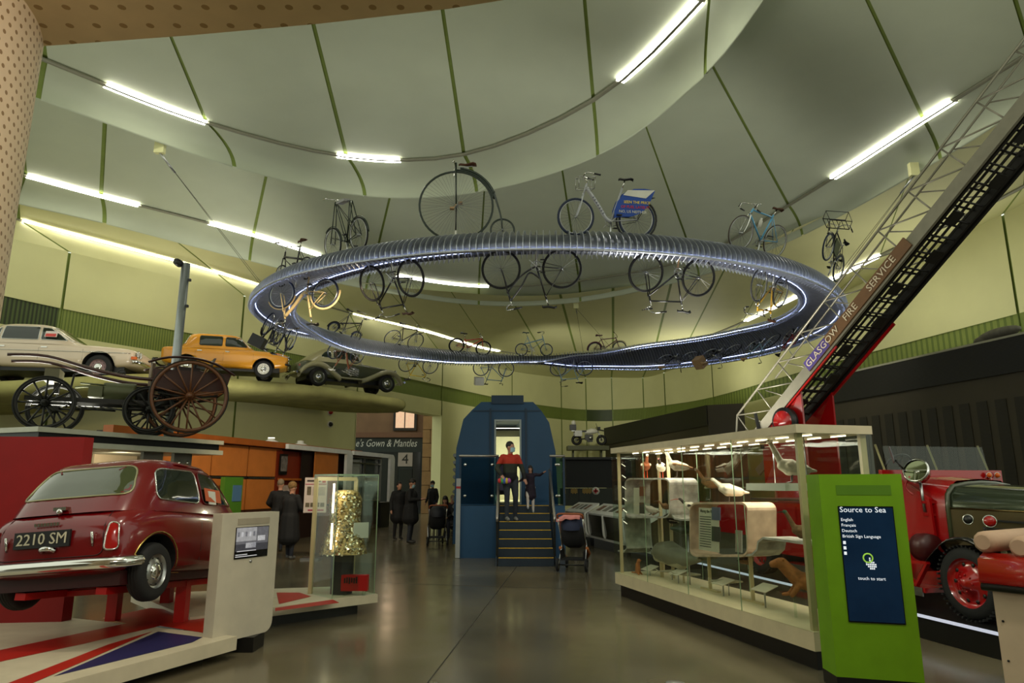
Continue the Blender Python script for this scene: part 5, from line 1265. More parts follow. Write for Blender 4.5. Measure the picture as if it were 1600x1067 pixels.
MB().slab([l0.lerp(l1, .58) + V((0, .05, .06)), l1 + V((0, .05, .06)), l1 + V((0, .05, 1.05)), l0.lerp(l1, .64) + V((0, .05, 1.1))], (.1, .4, 0)).build('shelf_unit', mat('dark_shelf_wood', (60, 38, 22), .5), lc, True)
for z in (.35, .62, .86): MB().slab([l0.lerp(l1, .6) + V((0, 0, z)), l1 + V((0, 0, z)), l1 + V((.1, .3, z)), l0.lerp(l1, .6) + V((.1, .3, z))], (0, 0, .03)).build('shelf', WDK, lc, True)
MB().ball(l0 + V((-.05, .05, .04)), .04, 6).build('castor', STEEL, lc, True)
gk = thing('touch_screen_kiosk', 'small green touch screen stand against the wooden kiosk', 'kiosk', kp(363, 820, .5))
g0, g1 = kp(352, 745, .5), kp(377, 790, .5)
GRNK = mat('kiosk_green', (98, 160, 24), .45)
MB().slab([V((g0.x, g0.y, .0)), V((g1.x, g1.y, .0)), V((g1.x, g1.y, g0.z)), V((g0.x, g0.y, g0.z))], -knr*.12).build('body', mat('dull_kiosk_green', (80, 130, 40), .45), gk, True)
MB().slab([V((g0.x, g0.y, 1.2)).lerp(V((g1.x, g1.y, 1.2)), .45), V((g1.x, g1.y, 1.2)).lerp(V((g0.x, g0.y, 1.2)), .08), V((g1.x, g1.y, 1.6)).lerp(V((g0.x, g0.y, 1.6)), .08), V((g0.x, g0.y, 1.6)).lerp(V((g1.x, g1.y, 1.6)), .45)], knr*.02).build('screen', mat('small_screen', (60, 84, 100), .2, emit=(70, 100, 120), power=.3), gk, True)
# ================================================================ sequinned costume in its glass case
tw = thing('costume_case', 'tall narrow glass display case holding the sequinned costume', 'display case', q0.lerp(q1, .7))
zb = .232; cA = q1 - qd*.62 + qn*.06; cB = q1 - qd*.02 + qn*.06; cC = cB + qn*.62; cD = cA + qn*.62
ht = atY(590, 742, cB.y).z
def pane(p, q, z0, z1, root, m=GLASS, th=.008, nm='pane'):
    n_ = (q-p).cross(V((0, 0, 1))).normalized()*th
    return MB().slab([V((p.x, p.y, z0)), V((q.x, q.y, z0)), V((q.x, q.y, z1)), V((p.x, p.y, z1))], n_).build(nm, m, root, True)
GEDGE = mat('glass_edge', (140, 160, 130), .2)
for p, q in ((cA, cB), (cB, cC), (cC, cD), (cD, cA)):
    pane(p, q, zb, ht, tw); MB().bar(V((p.x, p.y, zb)), V((p.x, p.y, ht)), .010, .010).build('glass_edge', GEDGE, tw, True); MB().bar(V((p.x, p.y, ht)), V((q.x, q.y, ht)), .012, .012).build('glass_edge', GEDGE, tw, True)
MB().slab([V((p.x, p.y, ht)) for p in (cA, cB, cC, cD)], (0, 0, .008)).build('glass_top', GLASS, tw, True)
BEIGEM = mat('beige_case_metal', (186, 168, 126), .5)
for p in (cC, cD): MB().bar(V((p.x, p.y, zb)) - qn*.05, V((p.x, p.y, ht - .05)) - qn*.05, .05, .05).build('post', BEIGEM, tw, True)
MB().bar(V((cC.x, cC.y, ht - .05)) - qn*.05, V((cD.x, cD.y, ht - .05)) - qn*.05, .05, .05).build('top_bar', BEIGEM, tw, True)
SEQ = mat('gold_sequins', (196, 168, 112), .3, .5, .5, 60, .6); SEQL = mat('bright_sequins', (235, 222, 190), .15, .8, .2, 40); SEQD = mat('dull_sequins', (140, 116, 72), .3, .6, .2, 40)
cm = (cA + cC)/2; jk = thing('sequinned_costume', 'glittering gold sequinned tunic standing inside tall glass case', 'costume', (cm.x, cm.y, zb))
zj0 = atY(555, 865, cm.y).z; zj1 = atY(555, 765, cm.y).z; hj = zj1-zj0
prof = [(.30, 0), (.29, .06), (.245, .25), (.205, .45), (.20, .60), (.21, .75), (.205, .86), (.17, .95), (.11, .99), (.0, 1.0)]
mbj = MB()
rows = [[(cm.x + r*1.0*math.cos(t)*(1 + .05*math.sin(5*t)), cm.y + r*.75*math.sin(t), zj0 + h*hj) for t in [2*PI*i/32 for i in range(32)]] for r, h in prof]
mbj.grid(rows, 0, True, True).build('garment', SEQ, jk, True)
sq = MB(); random.seed(3)
for i in range(1500):
    h = random.random()*.97; k = max(j for j in range(len(prof)-1) if prof[j][1] <= h); t = (h-prof[k][1])/(prof[k+1][1]-prof[k][1]); r = prof[k][0]*(1-t) + prof[k+1][0]*t + .006
    a = random.random()*2*PI; c = V((cm.x + r*math.cos(a), cm.y + r*.75*math.sin(a), zj0 + h*hj)); n_ = V((math.cos(a), math.sin(a), random.uniform(-.4, .6))).normalized()
    e = n_.cross(V((random.uniform(-.3, .3), random.uniform(-.3, .3), 1))).normalized()*.013; f_ = n_.cross(e).normalized()*.013
    sq.add([c - e - f_, c + e - f_, c + e + f_, c - e + f_], [(0, 1, 2, 3)], i % 2)
tag(sq.build('sequins', [SEQL, SEQD], jk, True), kind='stuff')
MB().lathe([(.14, 0), (.15, zj0 - zb + .03)], 'z', (cm.x, cm.y, zb), 18).build('mount', mat('dark_mount', (46, 44, 44), .5), jk, True)
for j, (dz, nm_) in enumerate(((.34, 'upper'), (.22, 'lower'))):
    z = zj0 + dz*hj + .02; c = cA + qn*.1 + qd*.32
    MB().slab([c + V((0, 0, z)) - V((0, 0, c.z)), c + qd*.22 + V((0, 0, z)) - V((0, 0, c.z)), c + qd*.22 + V((0, 0, z + .10)) - V((0, 0, c.z)), c + V((0, 0, z + .10)) - V((0, 0, c.z))], qn*.01).build('caption_card', WHITE, jk, True)
lt = thing('costume_case_lamp', 'upright lit tube at the left edge of costume case', 'lamp', (cD.x, cD.y, 1.0))
MB().bar(V((cA.x, cA.y, 1.25)) + qd*.06 + qn*.2, V((cA.x, cA.y, 1.62)) + qd*.06 + qn*.2, .02, .02).build('tube', mat('warm_tube', (255, 240, 210), .5, 0, 0, emit=(255, 235, 200), power=9), lt, True)
MB().bar(V((cA.x, cA.y, .8)) + qd*.06 + qn*.2, V((cA.x, cA.y, 1.12)) + qd*.06 + qn*.2, .02, .02).build('tube', MATS['warm_tube'], lt, True)
lamp('case_lamp_light', 'POINT', cm + V((-.05, -.24, ht - .2)), cm, 5, (1, .88, .66), .05)
rb = thing('red_box', 'small red lettered box at the foot of the costume case', 'box', (cm.x, cm.y - .18, zb))
r0_, r1_ = atY(533, 900, cm.y - .2), atY(573, 925, cm.y - .2)
MB().box(((r0_.x+r1_.x)/2, cm.y - .14, (r0_.z+r1_.z)/2 + .01), (r1_.x-r0_.x, .10, r0_.z-r1_.z)).build('box', mat('box_red', (160, 18, 16), .4), rb, True)
for i in range(6): MB().box(((r0_.x+r1_.x)/2 - .12 + .03*i, cm.y - .193, r0_.z - .055 + .006*(i % 2)), (.018, .006, .06 + .01*(i % 3))).build('box_mark', BLACK, rb, True)
for dx in (-.12, .12): MB().box(((r0_.x+r1_.x)/2 + dx, cm.y - .14, (zb + r1_.z)/2), (.04, .08, r1_.z-zb)).build('acrylic_foot', GLASS, rb, True)
# ================================================================ people
def remesh(mb, voxel, name):
    me = mb.mesh(name, BLACK); o = bpy.data.objects.new(name, me); COL.objects.link(o)
    m = o.modifiers.new('r', 'REMESH'); m.mode = 'VOXEL'; m.voxel_size = voxel; m.use_smooth_shade = True
    s_ = o.modifiers.new('s', 'SMOOTH'); s_.factor = .5; s_.iterations = 4
    bpy.context.view_layer.update()
    r = bpy.data.meshes.new_from_object(o.evaluated_get(bpy.context.evaluated_depsgraph_get())); bpy.data.objects.remove(o); r.name = name
    return r
def paint(me, prims, mats):
    """give each face the material of the nearest limb"""
    n = len(me.polygons); c = np.empty(n*3); me.polygons.foreach_get('center', c); c = c.reshape(-1, 3)
    best = np.full(n, 1e9); idx = np.zeros(n, dtype=np.int32)
    for a, b, ra, rb, k in prims:
        a, b = np.array(a), np.array(b); d = b-a; L2 = max(d.dot(d), 1e-9)
        t = np.clip(((c-a) @ d)/L2, 0, 1); q = a + t[:, None]*d
        dist = np.linalg.norm(c-q, axis=1) - (ra + (rb-ra)*t)
        w_ = dist < best; best[w_] = dist[w_]; idx[w_] = k
    me.materials.clear()
    for m in mats: me.materials.append(m)
    me.polygons.foreach_set('material_index', idx); me.polygons.foreach_set('use_smooth', [True]*n); me.update()
def limb(mb, prims, a, b, ra, rb, k, n=10):
    a, b = V(a), V(b)
    d = (b-a).normalized() if (b-a).length > 1e-6 else V((0, 0, 1))
    mb.tube([a - d*ra*.6, a - d*ra*.3, a, a.lerp(b, .5), b, b + d*rb*.3, b + d*rb*.6], [ra*.6, ra*.9, ra, (ra+rb)/2, rb, rb*.9, rb*.6], n)
    prims.append((tuple(a), tuple(b), ra, rb, k))
SKIN = mat('skin', (176, 128, 104), .55, 0, .05, 12); HAIRD = mat('dark_hair', (28, 22, 18), .6, 0, .2, 40); DARKC = mat('black_cloth', (18, 18, 20), .8, 0, .1, 20); JEAN = mat('dark_denim', (42, 46, 54), .8, 0, .12, 30); SHOE = mat('dark_shoe', (34, 32, 30), .5)
MASKM = mat('pale_blue_mask', (150, 186, 196), .7); HAIRG = mat('greying_hair', (120, 104, 84), .6, 0, .2, 30); NAVYC = mat('dark_navy_cloth', (26, 30, 42), .8, 0, .1, 20)
def person(label, loc, rz, h, mats, joints, hair=None, mask=False, voxel=.016, coat=0.0, grp=None, sit=False, girth=1.0, holds=None):
    """mats: 0 skin, 1 upper, 2 lower, 3 shoes, 4.. upper bands; joints: overrides, in a 1.75 m body facing +y"""
    k = h/1.75
    J = dict(hip=(0, 0, .95), chest=(0, .01, 1.30), neck=(0, 0, 1.47), head=(0, .02, 1.60), sl=(-.165, 0, 1.395), sr=(.165, 0, 1.395), el=(-.24, -.02, 1.13), er=(.24, -.02, 1.13), wl=(-.27, .08, .90), wr=(.27, .08, .90),
             hl=(-.095, 0, .92), hr=(.095, 0, .92), kl=(-.10, .02, .50), kr=(.10, .02, .50), al=(-.10, -.02, .09), ar=(.10, -.02, .09), look=(0, 1, 0))
    J.update(joints); J = {a: V(b) for a, b in J.items()}
    g = girth; mb = MB(); P = []
    up = 1; lo = 2
    limb(mb, P, J['hip'], J['hip'].lerp(J['chest'], .5), .145*g, .145*g, up); limb(mb, P, J['hip'].lerp(J['chest'], .5), J['chest'], .145*g, .15*g, up)
    for s in ('l', 'r'):
        limb(mb, P, J['chest'] + (J['s'+s]-J['chest'])*.35, J['s'+s], .10*g, .062*g, up)
        limb(mb, P, J['s'+s], J['e'+s], .062*g, .05*g, up); limb(mb, P, J['e'+s], J['w'+s], .05*g, .036*g, up)
        limb(mb, P, J['hip'].lerp(J['h'+s], .9), J['k'+s], .098*g, .066, lo); limb(mb, P, J['k'+s], J['a'+s], .064, .046, lo)
        f = J['t'+s] - J['a'+s] if 't'+s in J else V((0, .15, -.05))
        limb(mb, P, J['a'+s] + V((0, -.02, -.03)), J['a'+s] + f, .042, .036, 3)
        # hand: palm, four curled fingers of different length, thumb from the side
        d = (J['w'+s] - J['e'+s]).normalized(); side = d.cross(V((0, 0, 1))); side = side.normalized() if side.length > .1 else V((0, 1, 0)); nn = side.cross(d)
        pm = J['w'+s] + d*.085; limb(mb, P, J['w'+s] + d*.02, pm, .030, .034, 0, 8)
        for i, ln in enumerate((.065, .075, .07, .055)):
            o = pm + side*(i-1.5)*.019; m_ = o + d*ln*.6 + nn*.01; limb(mb, P, o, m_, .0105, .0095, 0, 6); limb(mb, P, m_, m_ + d*ln*.3 - nn*ln*.35, .0095, .0085, 0, 6)
        limb(mb, P, J['w'+s] + d*.03 + side*.03, J['w'+s] + d*.07 + side*.055 - nn*.02, .012, .010, 0, 6)
    if coat: # skirt of a long coat
        limb(mb, P, J['hip'] + V((0, 0, .02)), J['hip'] - V((0, 0, coat*.6)), .165*g, .185*g, up); limb(mb, P, J['hip'] - V((0, 0, coat*.55)), J['hip'] - V((0, 0, coat)), .185*g, .20*g, up)
    limb(mb, P, J['neck'] - V((0, 0, .06)), J['head'] - V((0, 0, .06)), .058, .054, 0)
    # head with face
    lk = V((J['look'].x, J['look'].y, 0)).normalized(); rt = V((lk.y, -lk.x, 0)); tilt = J['look'].z
    Hm = frame(J['head'], rt, (lk + V((0, 0, tilt))).normalized(), rt.cross((lk + V((0, 0, tilt))).normalized()).normalized())
    def hb(c, r): mb.ball(c, r, 10, 0, Hm); q = Hm @ V(c); P.append((tuple(q), tuple(q), sum(r)/3, sum(r)/3, 0))
    hb((0, 0, .02), (.076, .094, .108)); hb((0, .030, -.06), (.056, .062, .058)); hb((0, .096, -.012), (.015, .022, .024))
    for s in (-1, 1): hb((s*.078, -.005, -.005), (.014, .022, .032))
    hb((0, .084, -.062), (.024, .012, .010)); hb((0, .082, .028), (.05, .014, .012))
    for i, v in enumerate(mb.v): mb.v[i] = tuple(V(v)*k)
    P = [tuple([tuple(V(a)*k), tuple(V(b)*k), ra*k, rb*k, m]) for a, b, ra, rb, m in P]
    me = remesh(mb, voxel*k, 'body')
    paint(me, P, mats[:4])
    if len(mats) > 4: # horizontal bands on the jumper: (material, from z, to z)
        for m_, z0, z1 in mats[4]:
            me.materials.append(m_); ix = len(me.materials)-1
            for p in me.polygons:
                if p.material_index == 1 and z0 <= p.center.z < z1: p.material_index = ix
    t = thing('person', label, 'person', loc, rz, grp)
    place('body', me, t)
    Hk = Matrix.Scale(k, 4) @ Hm
    for s in (-1, 1):
        e_ = MB().ball((s*.033, .083, .012), (.012, .009, .008), 6, 0, Hk).build('eye', mat('eye_white', (210, 206, 200), .3), t)
        MB().ball((s*.033, .091, .012), (.005, .004, .005), 5, 0, Hk).build('pupil', HAIRD, e_)
    if hair:
        m_, style = hair; hm = MB(); PP = []
        hm.ball((0, -.016, .048), (.083, .098, .096), 12, 0, Hk)
        if style == 'long':
            hm.ball((0, -.05, -.04), (.095, .07, .13), 10, 0, Hk); hm.ball((-.06, -.01, -.06), (.035, .05, .12), 8, 0, Hk); hm.ball((.06, -.01, -.06), (.035, .05, .12), 8, 0, Hk)
        if style == 'hat': hm.ball((0, -.01, .06), (.095, .108, .10), 12, 0, Hk)
        o = hm.mesh('hair', m_)
        # open the cap over the face
        bm = bmesh.new(); bm.from_mesh(o); iv = Hk.inverted()
        kill = [f for f in bm.faces if (lambda c: c.y > .045 and c.z < .07)(iv @ f.calc_center_median())]
        bmesh.ops.delete(bm, geom=kill, context='FACES'); bm.to_mesh(o); bm.free()
        place('hat' if style == 'hat' else 'hair', o, t)
    if mask:
        mk = MB(); rows = []
        for z in (-.10, -.075, -.05, -.025, .0):
            rows.append([Hk @ V((.078*math.sin(a), .02 + (.094 if z > -.08 else .075)*math.cos(a), z)) for a in [-1.2 + .3*i for i in range(9)]])
        mk.grid(rows).build('face_mask', MASKM, t)
    return t
# man and girl coming down the coach stairs
ST_Y, ST_H, ST_D = 14.37, .163, .285
SX0, SX1 = atZ(778, 885, 0).x, atZ(866, 885, 0).x
def tread(i): return ST_Y + ST_D*(i-1) + .14, ST_H*i
jm = mat('orange_red_knit', (168, 46, 24), .8, 0, .1, 30); jg = mat('dark_green_knit', (42, 46, 34), .8, 0, .1, 30); jk_ = mat('black_knit', (20, 20, 22), .8)
y5, z5 = tread(5); y6, z6 = tread(6)
pm_ = atY(797, 815, y5 + .1)
man = person('man in striped jumper and mask walking down the coach stairs', (pm_.x, y5 + .12, z5), PI + .25, 1.78, [SKIN, jk_, JEAN, mat('grey_trainer', (120, 118, 112), .6), [(jm, 1.26, 2.0), (jg, 1.06, 1.26)]],
  dict(kl=(-.10, .10, .52), al=(-.12, -.02, .09), kr=(.10, .12, .56), ar=(.11, .14, .10), er=(.30, -.02, 1.14), wr=(.24, .20, .98), el=(-.27, .05, 1.12), wl=(-.30, .14, .92), look=(-.75, .8, -.05)), (HAIRD, 'short'), True, .014, girth=1.12)
kn_ = thing('knitted_bundle', 'small rainbow striped bundle held by the man on stairs', 'bag', wm(man) @ V((.20, .27, .88)))
for i, c in enumerate(((190, 60, 60), (70, 150, 80), (70, 90, 170), (200, 170, 60), (160, 80, 150))):
    MB().ball((-.10 + .05*i, 0, 0), (.05, .07, .075 - .008*abs(i-2)), 8).build('stripe', mat('rainbow_wool_%d' % i, c, .9), kn_)
y6, z6 = tread(6)
pg = atY(829, 799, y6 + .15)
gdr = mat('dark_floral_dress', (30, 18, 34), .8, 0, .6, 30)
girl = person('small girl in dark dress and white tights holding the handrail', (pg.x, y6 + .15, z6), PI, 1.08, [SKIN, gdr, mat('white_tights', (206, 196, 188), .8), mat('pale_trainer', (150, 150, 150), .6)],
  dict(kl=(-.09, .10, .52), kr=(.10, .16, .60), ar=(.10, .10, .22), el=(-.36, .02, 1.38), wl=(-.48, .12, 1.46), er=(.30, .03, 1.22), wr=(.40, .04, 1.16), look=(.25, .9, -.45)), (HAIRD, 'long'), False, .018, coat=.34, girth=1.12)
# visitors further back
p = atZ(640, 849, 0)
person('man in long dark coat looking at his phone near the shop', (p.x, p.y, 0), -PI/2 - .1, 1.80, [SKIN, DARKC, JEAN, SHOE], dict(el=(-.22, .02, 1.16), wl=(-.12, .28, 1.18), er=(.22, .02, 1.16), wr=(.12, .28, 1.18), look=(0, 1, -.5)), (HAIRD, 'short'), True, .018, coat=.30, girth=1.2)
p = atY(675, 815, 28.5)
person('man in dark jacket and mask standing by the stone pier', (p.x, 28.5, 0), PI - .5, 1.78, [SKIN, DARKC, NAVYC, SHOE], dict(look=(-.4, 1, -.1)), (HAIRD, 'hat'), True, .022, girth=1.15)
p = atY(619, 850, 21)
person('dark-clothed person half hidden behind the man with the phone', (p.x, 21.2, 0), PI + .6, 1.72, [SKIN, DARKC, DARKC, SHOE], dict(), (HAIRD, 'short'), False, .022, coat=.3, girth=1.3)
p = atZ(418, 866, 0)
person('balding man in black padded jacket seen from behind', (p.x, p.y + .6, 0), .15, 1.76, [SKIN, DARKC, NAVYC, SHOE], dict(er=(.27, .02, 1.16), wr=(.2, .25, 1.05), el=(-.27, .02, 1.16), wl=(-.2, .25, 1.05), look=(.2, 1, -.2)), (HAIRG, 'short'), False, .018, coat=.1, girth=1.2)
p = atZ(449, 874, 0)
person('woman in long black hooded coat and knitted hat at kiosk', (p.x, p.y, 0), -.3, 1.68, [SKIN, DARKC, NAVYC, mat('grey_shoe', (96, 96, 94), .6)], dict(er=(.26, .04, 1.14), wr=(.16, .26, 1.06), kl=(-.09, .10, .52), al=(-.10, .14, .09), look=(.3, 1, -.1)), (mat('tan_knit_hat', (120, 92, 54), .9, 0, .3, 30), 'hat'), False, .018, coat=.48, girth=1.25)
sitj = dict(hip=(0, 0, .50), chest=(0, .10, .86), neck=(0, .16, 1.02), head=(0, .20, 1.15), sl=(-.19, .12, .98), sr=(.19, .12, .98), el=(-.26, .22, .74), er=(.26, .22, .74), wl=(-.10, .42, .66), wr=(.10, .42, .66), hl=(-.1, 0, .50), hr=(.1, 0, .50), kl=(-.13, .42, .50), kr=(.13, .42, .50), al=(-.13, .44, .09), ar=(.13, .44, .09), look=(0, 1, -.6))
p = atZ(682, 846, 0)
def seat_for(p, rz, label):
    t = thing('bench_seat', label, 'seat', (p[0], p[1], 0), rz)
    MB().box((0, -.05, .37), (.55, .5, .06)).build('seat', DARKC, t)
    for x in (-.24, .24):
        for y in (-.25, .15): MB().bar((x, y, 0), (x, y, .35), .03).build('leg', IRON, t)
    return t
sp0 = V((p.x + .18, p.y + .75, 0)); seat_for(sp0, PI, 'black seat behind the dark pushchair near the stone pier')
person('seated person in pale scarf bending over the dark pushchair', (sp0.x, sp0.y, 0), PI, 1.75, [SKIN, DARKC, NAVYC, SHOE], sitj, (HAIRD, 'long'), False, .020, girth=1.15)
p = atY(703, 815, 26)
seat_for((p.x, 26.0), PI + .5, 'seat by the pale wall left of the blue coach')
person('person with red scarf seated by pale wall beside the coach', (p.x, 26.0, 0), PI + .5, 1.70, [SKIN, mat('dark_red_top', (70, 20, 22), .8), DARKC, SHOE], sitj, (HAIRG, 'short'), False, .022)
MB().slab([V((sp0.x-.06, sp0.y-.36, .70)), V((sp0.x+.06, sp0.y-.36, .70)), V((sp0.x+.05, sp0.y-.30, 1.0)), V((sp0.x-.05, sp0.y-.30, 1.0))], (0, -.05, 0))
# ---------------------------------------------------------------- pushchairs
def pushchair(label, loc, rz, cloth, trim, blanket=None, k=1.0):
    t = thing('pushchair', label, 'pushchair', M=Matrix.Translation(loc) @ Matrix.Rotation(rz, 4, 'Z') @ Matrix.Scale(k, 4))
    for x, y, r in ((-.27, -.22, .125), (.27, -.22, .125), (-.20, .38, .095), (.20, .38, .095)):
        w_ = MB().torus((x, y, r), r-.025, .025, 'x', 24, 7).build('wheel', RUBBER, t)
        MB().lathe([(0, -.02), (r*.55, -.018), (r*.6, 0), (r*.55, .018), (0, .02)], 'x', (x, y, r), 18).build('hub', STEEL, w_)
    for s in (-1, 1):
        MB().tube([(s*.25, -.22, .14), (s*.24, .1, .46), (s*.22, .12, .56)], .014, 8).build('rear_strut', STEEL, t)
        MB().tube([(s*.20, .38, .10), (s*.23, .05, .50), (s*.24, -.30, .98)], .015, 8).build('chassis_tube', CHROME, t)
    MB().tube([(-.25, -.22, .125), (.25, -.22, .125)], .014, 8).build('axle', BLACK, t)
    MB().tube(spline([(-.24, -.30, .98), (-.22, -.38, 1.06), (0, -.40, 1.07), (.22, -.38, 1.06), (.24, -.30, .98)], 5), .019, 8).build('handle', mat('tan_leather_handle', (140, 74, 34), .5), t)
    rows = []
    for z, w_, y0, y1 in ((.42, .12, -.02, .30), (.48, .20, -.12, .34), (.62, .225, -.20, .30), (.78, .22, -.24, .12), (.84, .20, -.24, .06)):
        rows.append([((w_)*math.copysign(abs(math.cos(a))**.6, math.cos(a)), (y0+y1)/2 + (y1-y0)/2*math.copysign(abs(math.sin(a))**.6, math.sin(a)), z) for a in [2*PI*i/20 for i in range(20)]])
    m_ = MB(); m_.grid(rows, 0, True, True); m_.add(rows[0], [list(range(20))]); m_.add(rows[-1], [list(range(20))]); m_.build('seat_shell', cloth, t)
    hd = MB(); rows = []
    for i in range(7):
        a = math.radians(-10 + 20*i); rows.append([(.235*math.cos(b), -.02 - .28*math.cos(a)*math.sin(b)*1.0, .80 + .27*math.sin(a)*math.sin(b)*1.0) for b in [PI*j/10 for j in range(11)]])
    hd.grid(rows).build('hood', trim, t)
    bs = MB(); bs.slab([(-.2, -.16, .20), (.2, -.16, .20), (.2, .26, .20), (-.2, .26, .20)], (0, 0, .03))
    for s in (-1, 1): bs.slab([(s*.2, -.16, .20), (s*.2, .26, .20), (s*.22, .30, .38), (s*.22, -.2, .38)], (s*.015, 0, 0))
    bs.build('basket', DARKC, t)
    if blanket:
        bl = MB(); rows = []
        for i in range(9):
            x = -.30 + .06*i; rows.append([(x + .02*math.sin(j*1.9 + i), -.20 + .10*j - .1, 1.06 - .035*(j-1.6)**2 - .25*max(0, -x-.12)*1.6 + .02*math.sin(i*2.1 + j*1.3)) for j in range(6)])
        o = bl.grid(rows).build('blanket', blanket, t); so_ = o.modifiers.new('t', 'SOLIDIFY'); so_.thickness = .03; subsurf(o, 1)
        for s in (-1, 1): MB().tube([(s*.26, .02, .42), (s*.27, .25, .30), (s*.2, .36, .2)], .03, 8).build('tan_guard', mat('tan_fabric', (150, 84, 30), .7), t)
    return t
pr_ = atZ(901, 893, 0)
pushchair('black pushchair with pink blanket and tan handle beside the stairs', (pr_.x - .04, pr_.y + .15, 0), -.25, mat('black_pram_cloth', (20, 20, 22), .8), mat('navy_hood', (26, 34, 60), .7), mat('pink_blanket', (206, 132, 124), .9, 0, .12, 10), 1.0)
pr2 = atZ(682, 852, 0)
pushchair('dark pushchair in front of the seated person near the pier', (pr2.x, pr2.y, 0), .2, DARKC, mat('black_hood', (22, 24, 32), .6))
# ================================================================ blue coach with its stairs
COACH = mat('deep_blue_paint', (22, 64, 96), .5, 0, .06, 2); COACHD = mat('dark_blue_paint', (16, 44, 66), .5, 0, .06, 2); YSTR = mat('yellow_nosing', (206, 160, 30), .6)
CY = 17.25
coach = thing('railway_coach', 'dark blue end of a railway coach with lit doorway', 'railway coach', (-.15, CY, 0))
def cpt(px, py, y=CY): return atY(px, py, y)
D0, D1 = cpt(775, 658).x, cpt(812, 658).x; DZ1 = cpt(790, 658).z; DZ0 = 1.14
outl = [(708, 800), (713, 700), (724, 655), (738, 640), (752, 628), (833, 628), (846, 642), (858, 660), (868, 705), (874, 800)]
ol = [cpt(*p) for p in outl]
xc = (D0+D1)/2
lft = [p for p in ol if p.x < xc]; rgt = [p for p in ol if p.x >= xc]
thk = V((0, .18, 0))
def fixz(p): return V((p.x, CY, p.z))
MB().slab([V((lft[0].x, CY, .2))] + [fixz(p) for p in lft[1:]] + [V((D0, CY, lft[-1].z)), V((D0, CY, .2))], thk).build('end_panel', COACH, coach, True)
MB().slab([V((D1, CY, .2)), V((D1, CY, rgt[0].z))] + [fixz(p) for p in rgt[:-1]] + [V((rgt[-1].x, CY, .2))], thk).build('end_panel', COACH, coach, True)
MB().slab([V((D0, CY, DZ1)), V((D1, CY, DZ1)), V((D1, CY, rgt[0].z)), V((D0, CY, lft[-1].z))], thk).build('door_header', COACH, coach, True)
MB().slab([V((D0, CY, .2)), V((D1, CY, .2)), V((D1, CY, DZ0)), V((D0, CY, DZ0))], thk).build('door_sill', COACHD, coach, True)
a, b = cpt(768, 621), cpt(818, 628); MB().box(((a.x+b.x)/2, CY + .1, (a.z+b.z)/2), (b.x-a.x, .3, a.z-b.z+.1)).build('roof_box', COACHD, coach, True)
for x in (766, 822): p = cpt(x, 700); MB().box((p.x, CY - .012, 2.35), (.05, .03, 2.3)).build('cover_strip', COACHD, coach, True)
a = cpt(740, 642); b = cpt(844, 642); MB().box(((a.x+b.x)/2, CY - .01, a.z), (b.x-a.x, .02, .03)).build('cover_strip', COACHD, coach, True)
for x in (D0 - .02, D1 + .02): MB().box((x, CY - .02, (DZ0+DZ1)/2), (.04, .06, DZ1-DZ0)).build('door_trim', mat('pale_trim', (140, 150, 150), .4), coach, True)
MB().box(((D0+D1)/2, CY - .02, DZ1 + .02), (D1-D0+.08, .06, .04)).build('door_trim', MATS['pale_trim'], coach, True)
# body running back, silver corrugated flank
ribs = [fixz(p) for p in ol]; back = [p + V((-.5, 9, 0)) for p in ribs]
MB().grid([[p + V((0, .18, 0)) for p in ribs], back], 0, False).build('roof_shell', COACHD, coach, True)
SILV = mat('corrugated_silver', (120, 124, 124), .3, .8)
pL = ribs[1] + V((-.02, .2, 0)); pB = V((pL.x - .52, pL.y + 9, pL.z))
for i in range(9):
    z = .9 + i*.18; MB().tube([V((pL.x - .03, pL.y, z)), V((pB.x - .03, pB.y, z))], .05, 6).build('corrugation', SILV, coach, True)
# interior
INT = mat('interior_cream', (178, 176, 128), .6); 
ib = MB(); x0, x1 = ribs[1].x + .15, ribs[-2].x - .15
ib.slab([V((x0, CY + .2, 1.12)), V((x1, CY + .2, 1.12)), V((x1 - .4, CY + 8, 1.12)), V((x0 - .4, CY + 8, 1.12))], (0, 0, -.05))
ib.slab([V((x0 - .4, CY + 7, 1.1)), V((x1 - .4, CY + 7, 1.1)), V((x1 - .4, CY + 7, 3.5)), V((x0 - .4, CY + 7, 3.5))], (0, .05, 0))
ib.build('interior_shell', INT, coach, True)
MB().box(((D0+D1)/2 - .3, CY + 2.2, 3.05), (1.6, 2.4, .05)).build('interior_ceiling', mat('interior_grey', (90, 92, 88), .6), coach, True)
MB().box(((D0+D1)/2, CY + 1.3, DZ1 - .10), (D1-D0+.6, .16, .05)).build('ceiling_tube', mat('coach_tube', (255, 255, 250), .5, 0, 0, emit=(255, 250, 240), power=5), coach, True)
lamp('coach_interior_light', 'AREA', ((D0+D1)/2 - .1, CY + 4.6, 2.95), ((D0+D1)/2 - .1, CY + 6.0, 1.5), 110, (1, .98, .85), .8)
for k, y in enumerate((1.6, 3.0)):
    s_ = D0 + .10 - .05*k
    MB().box((s_, CY + y, 1.85), (.40, .16, 1.0)).box((s_, CY + y - .3, 1.55), (.42, .5, .16)).build('passenger_seat', mat('lilac_seat', (110, 104, 128), .8), coach, True)
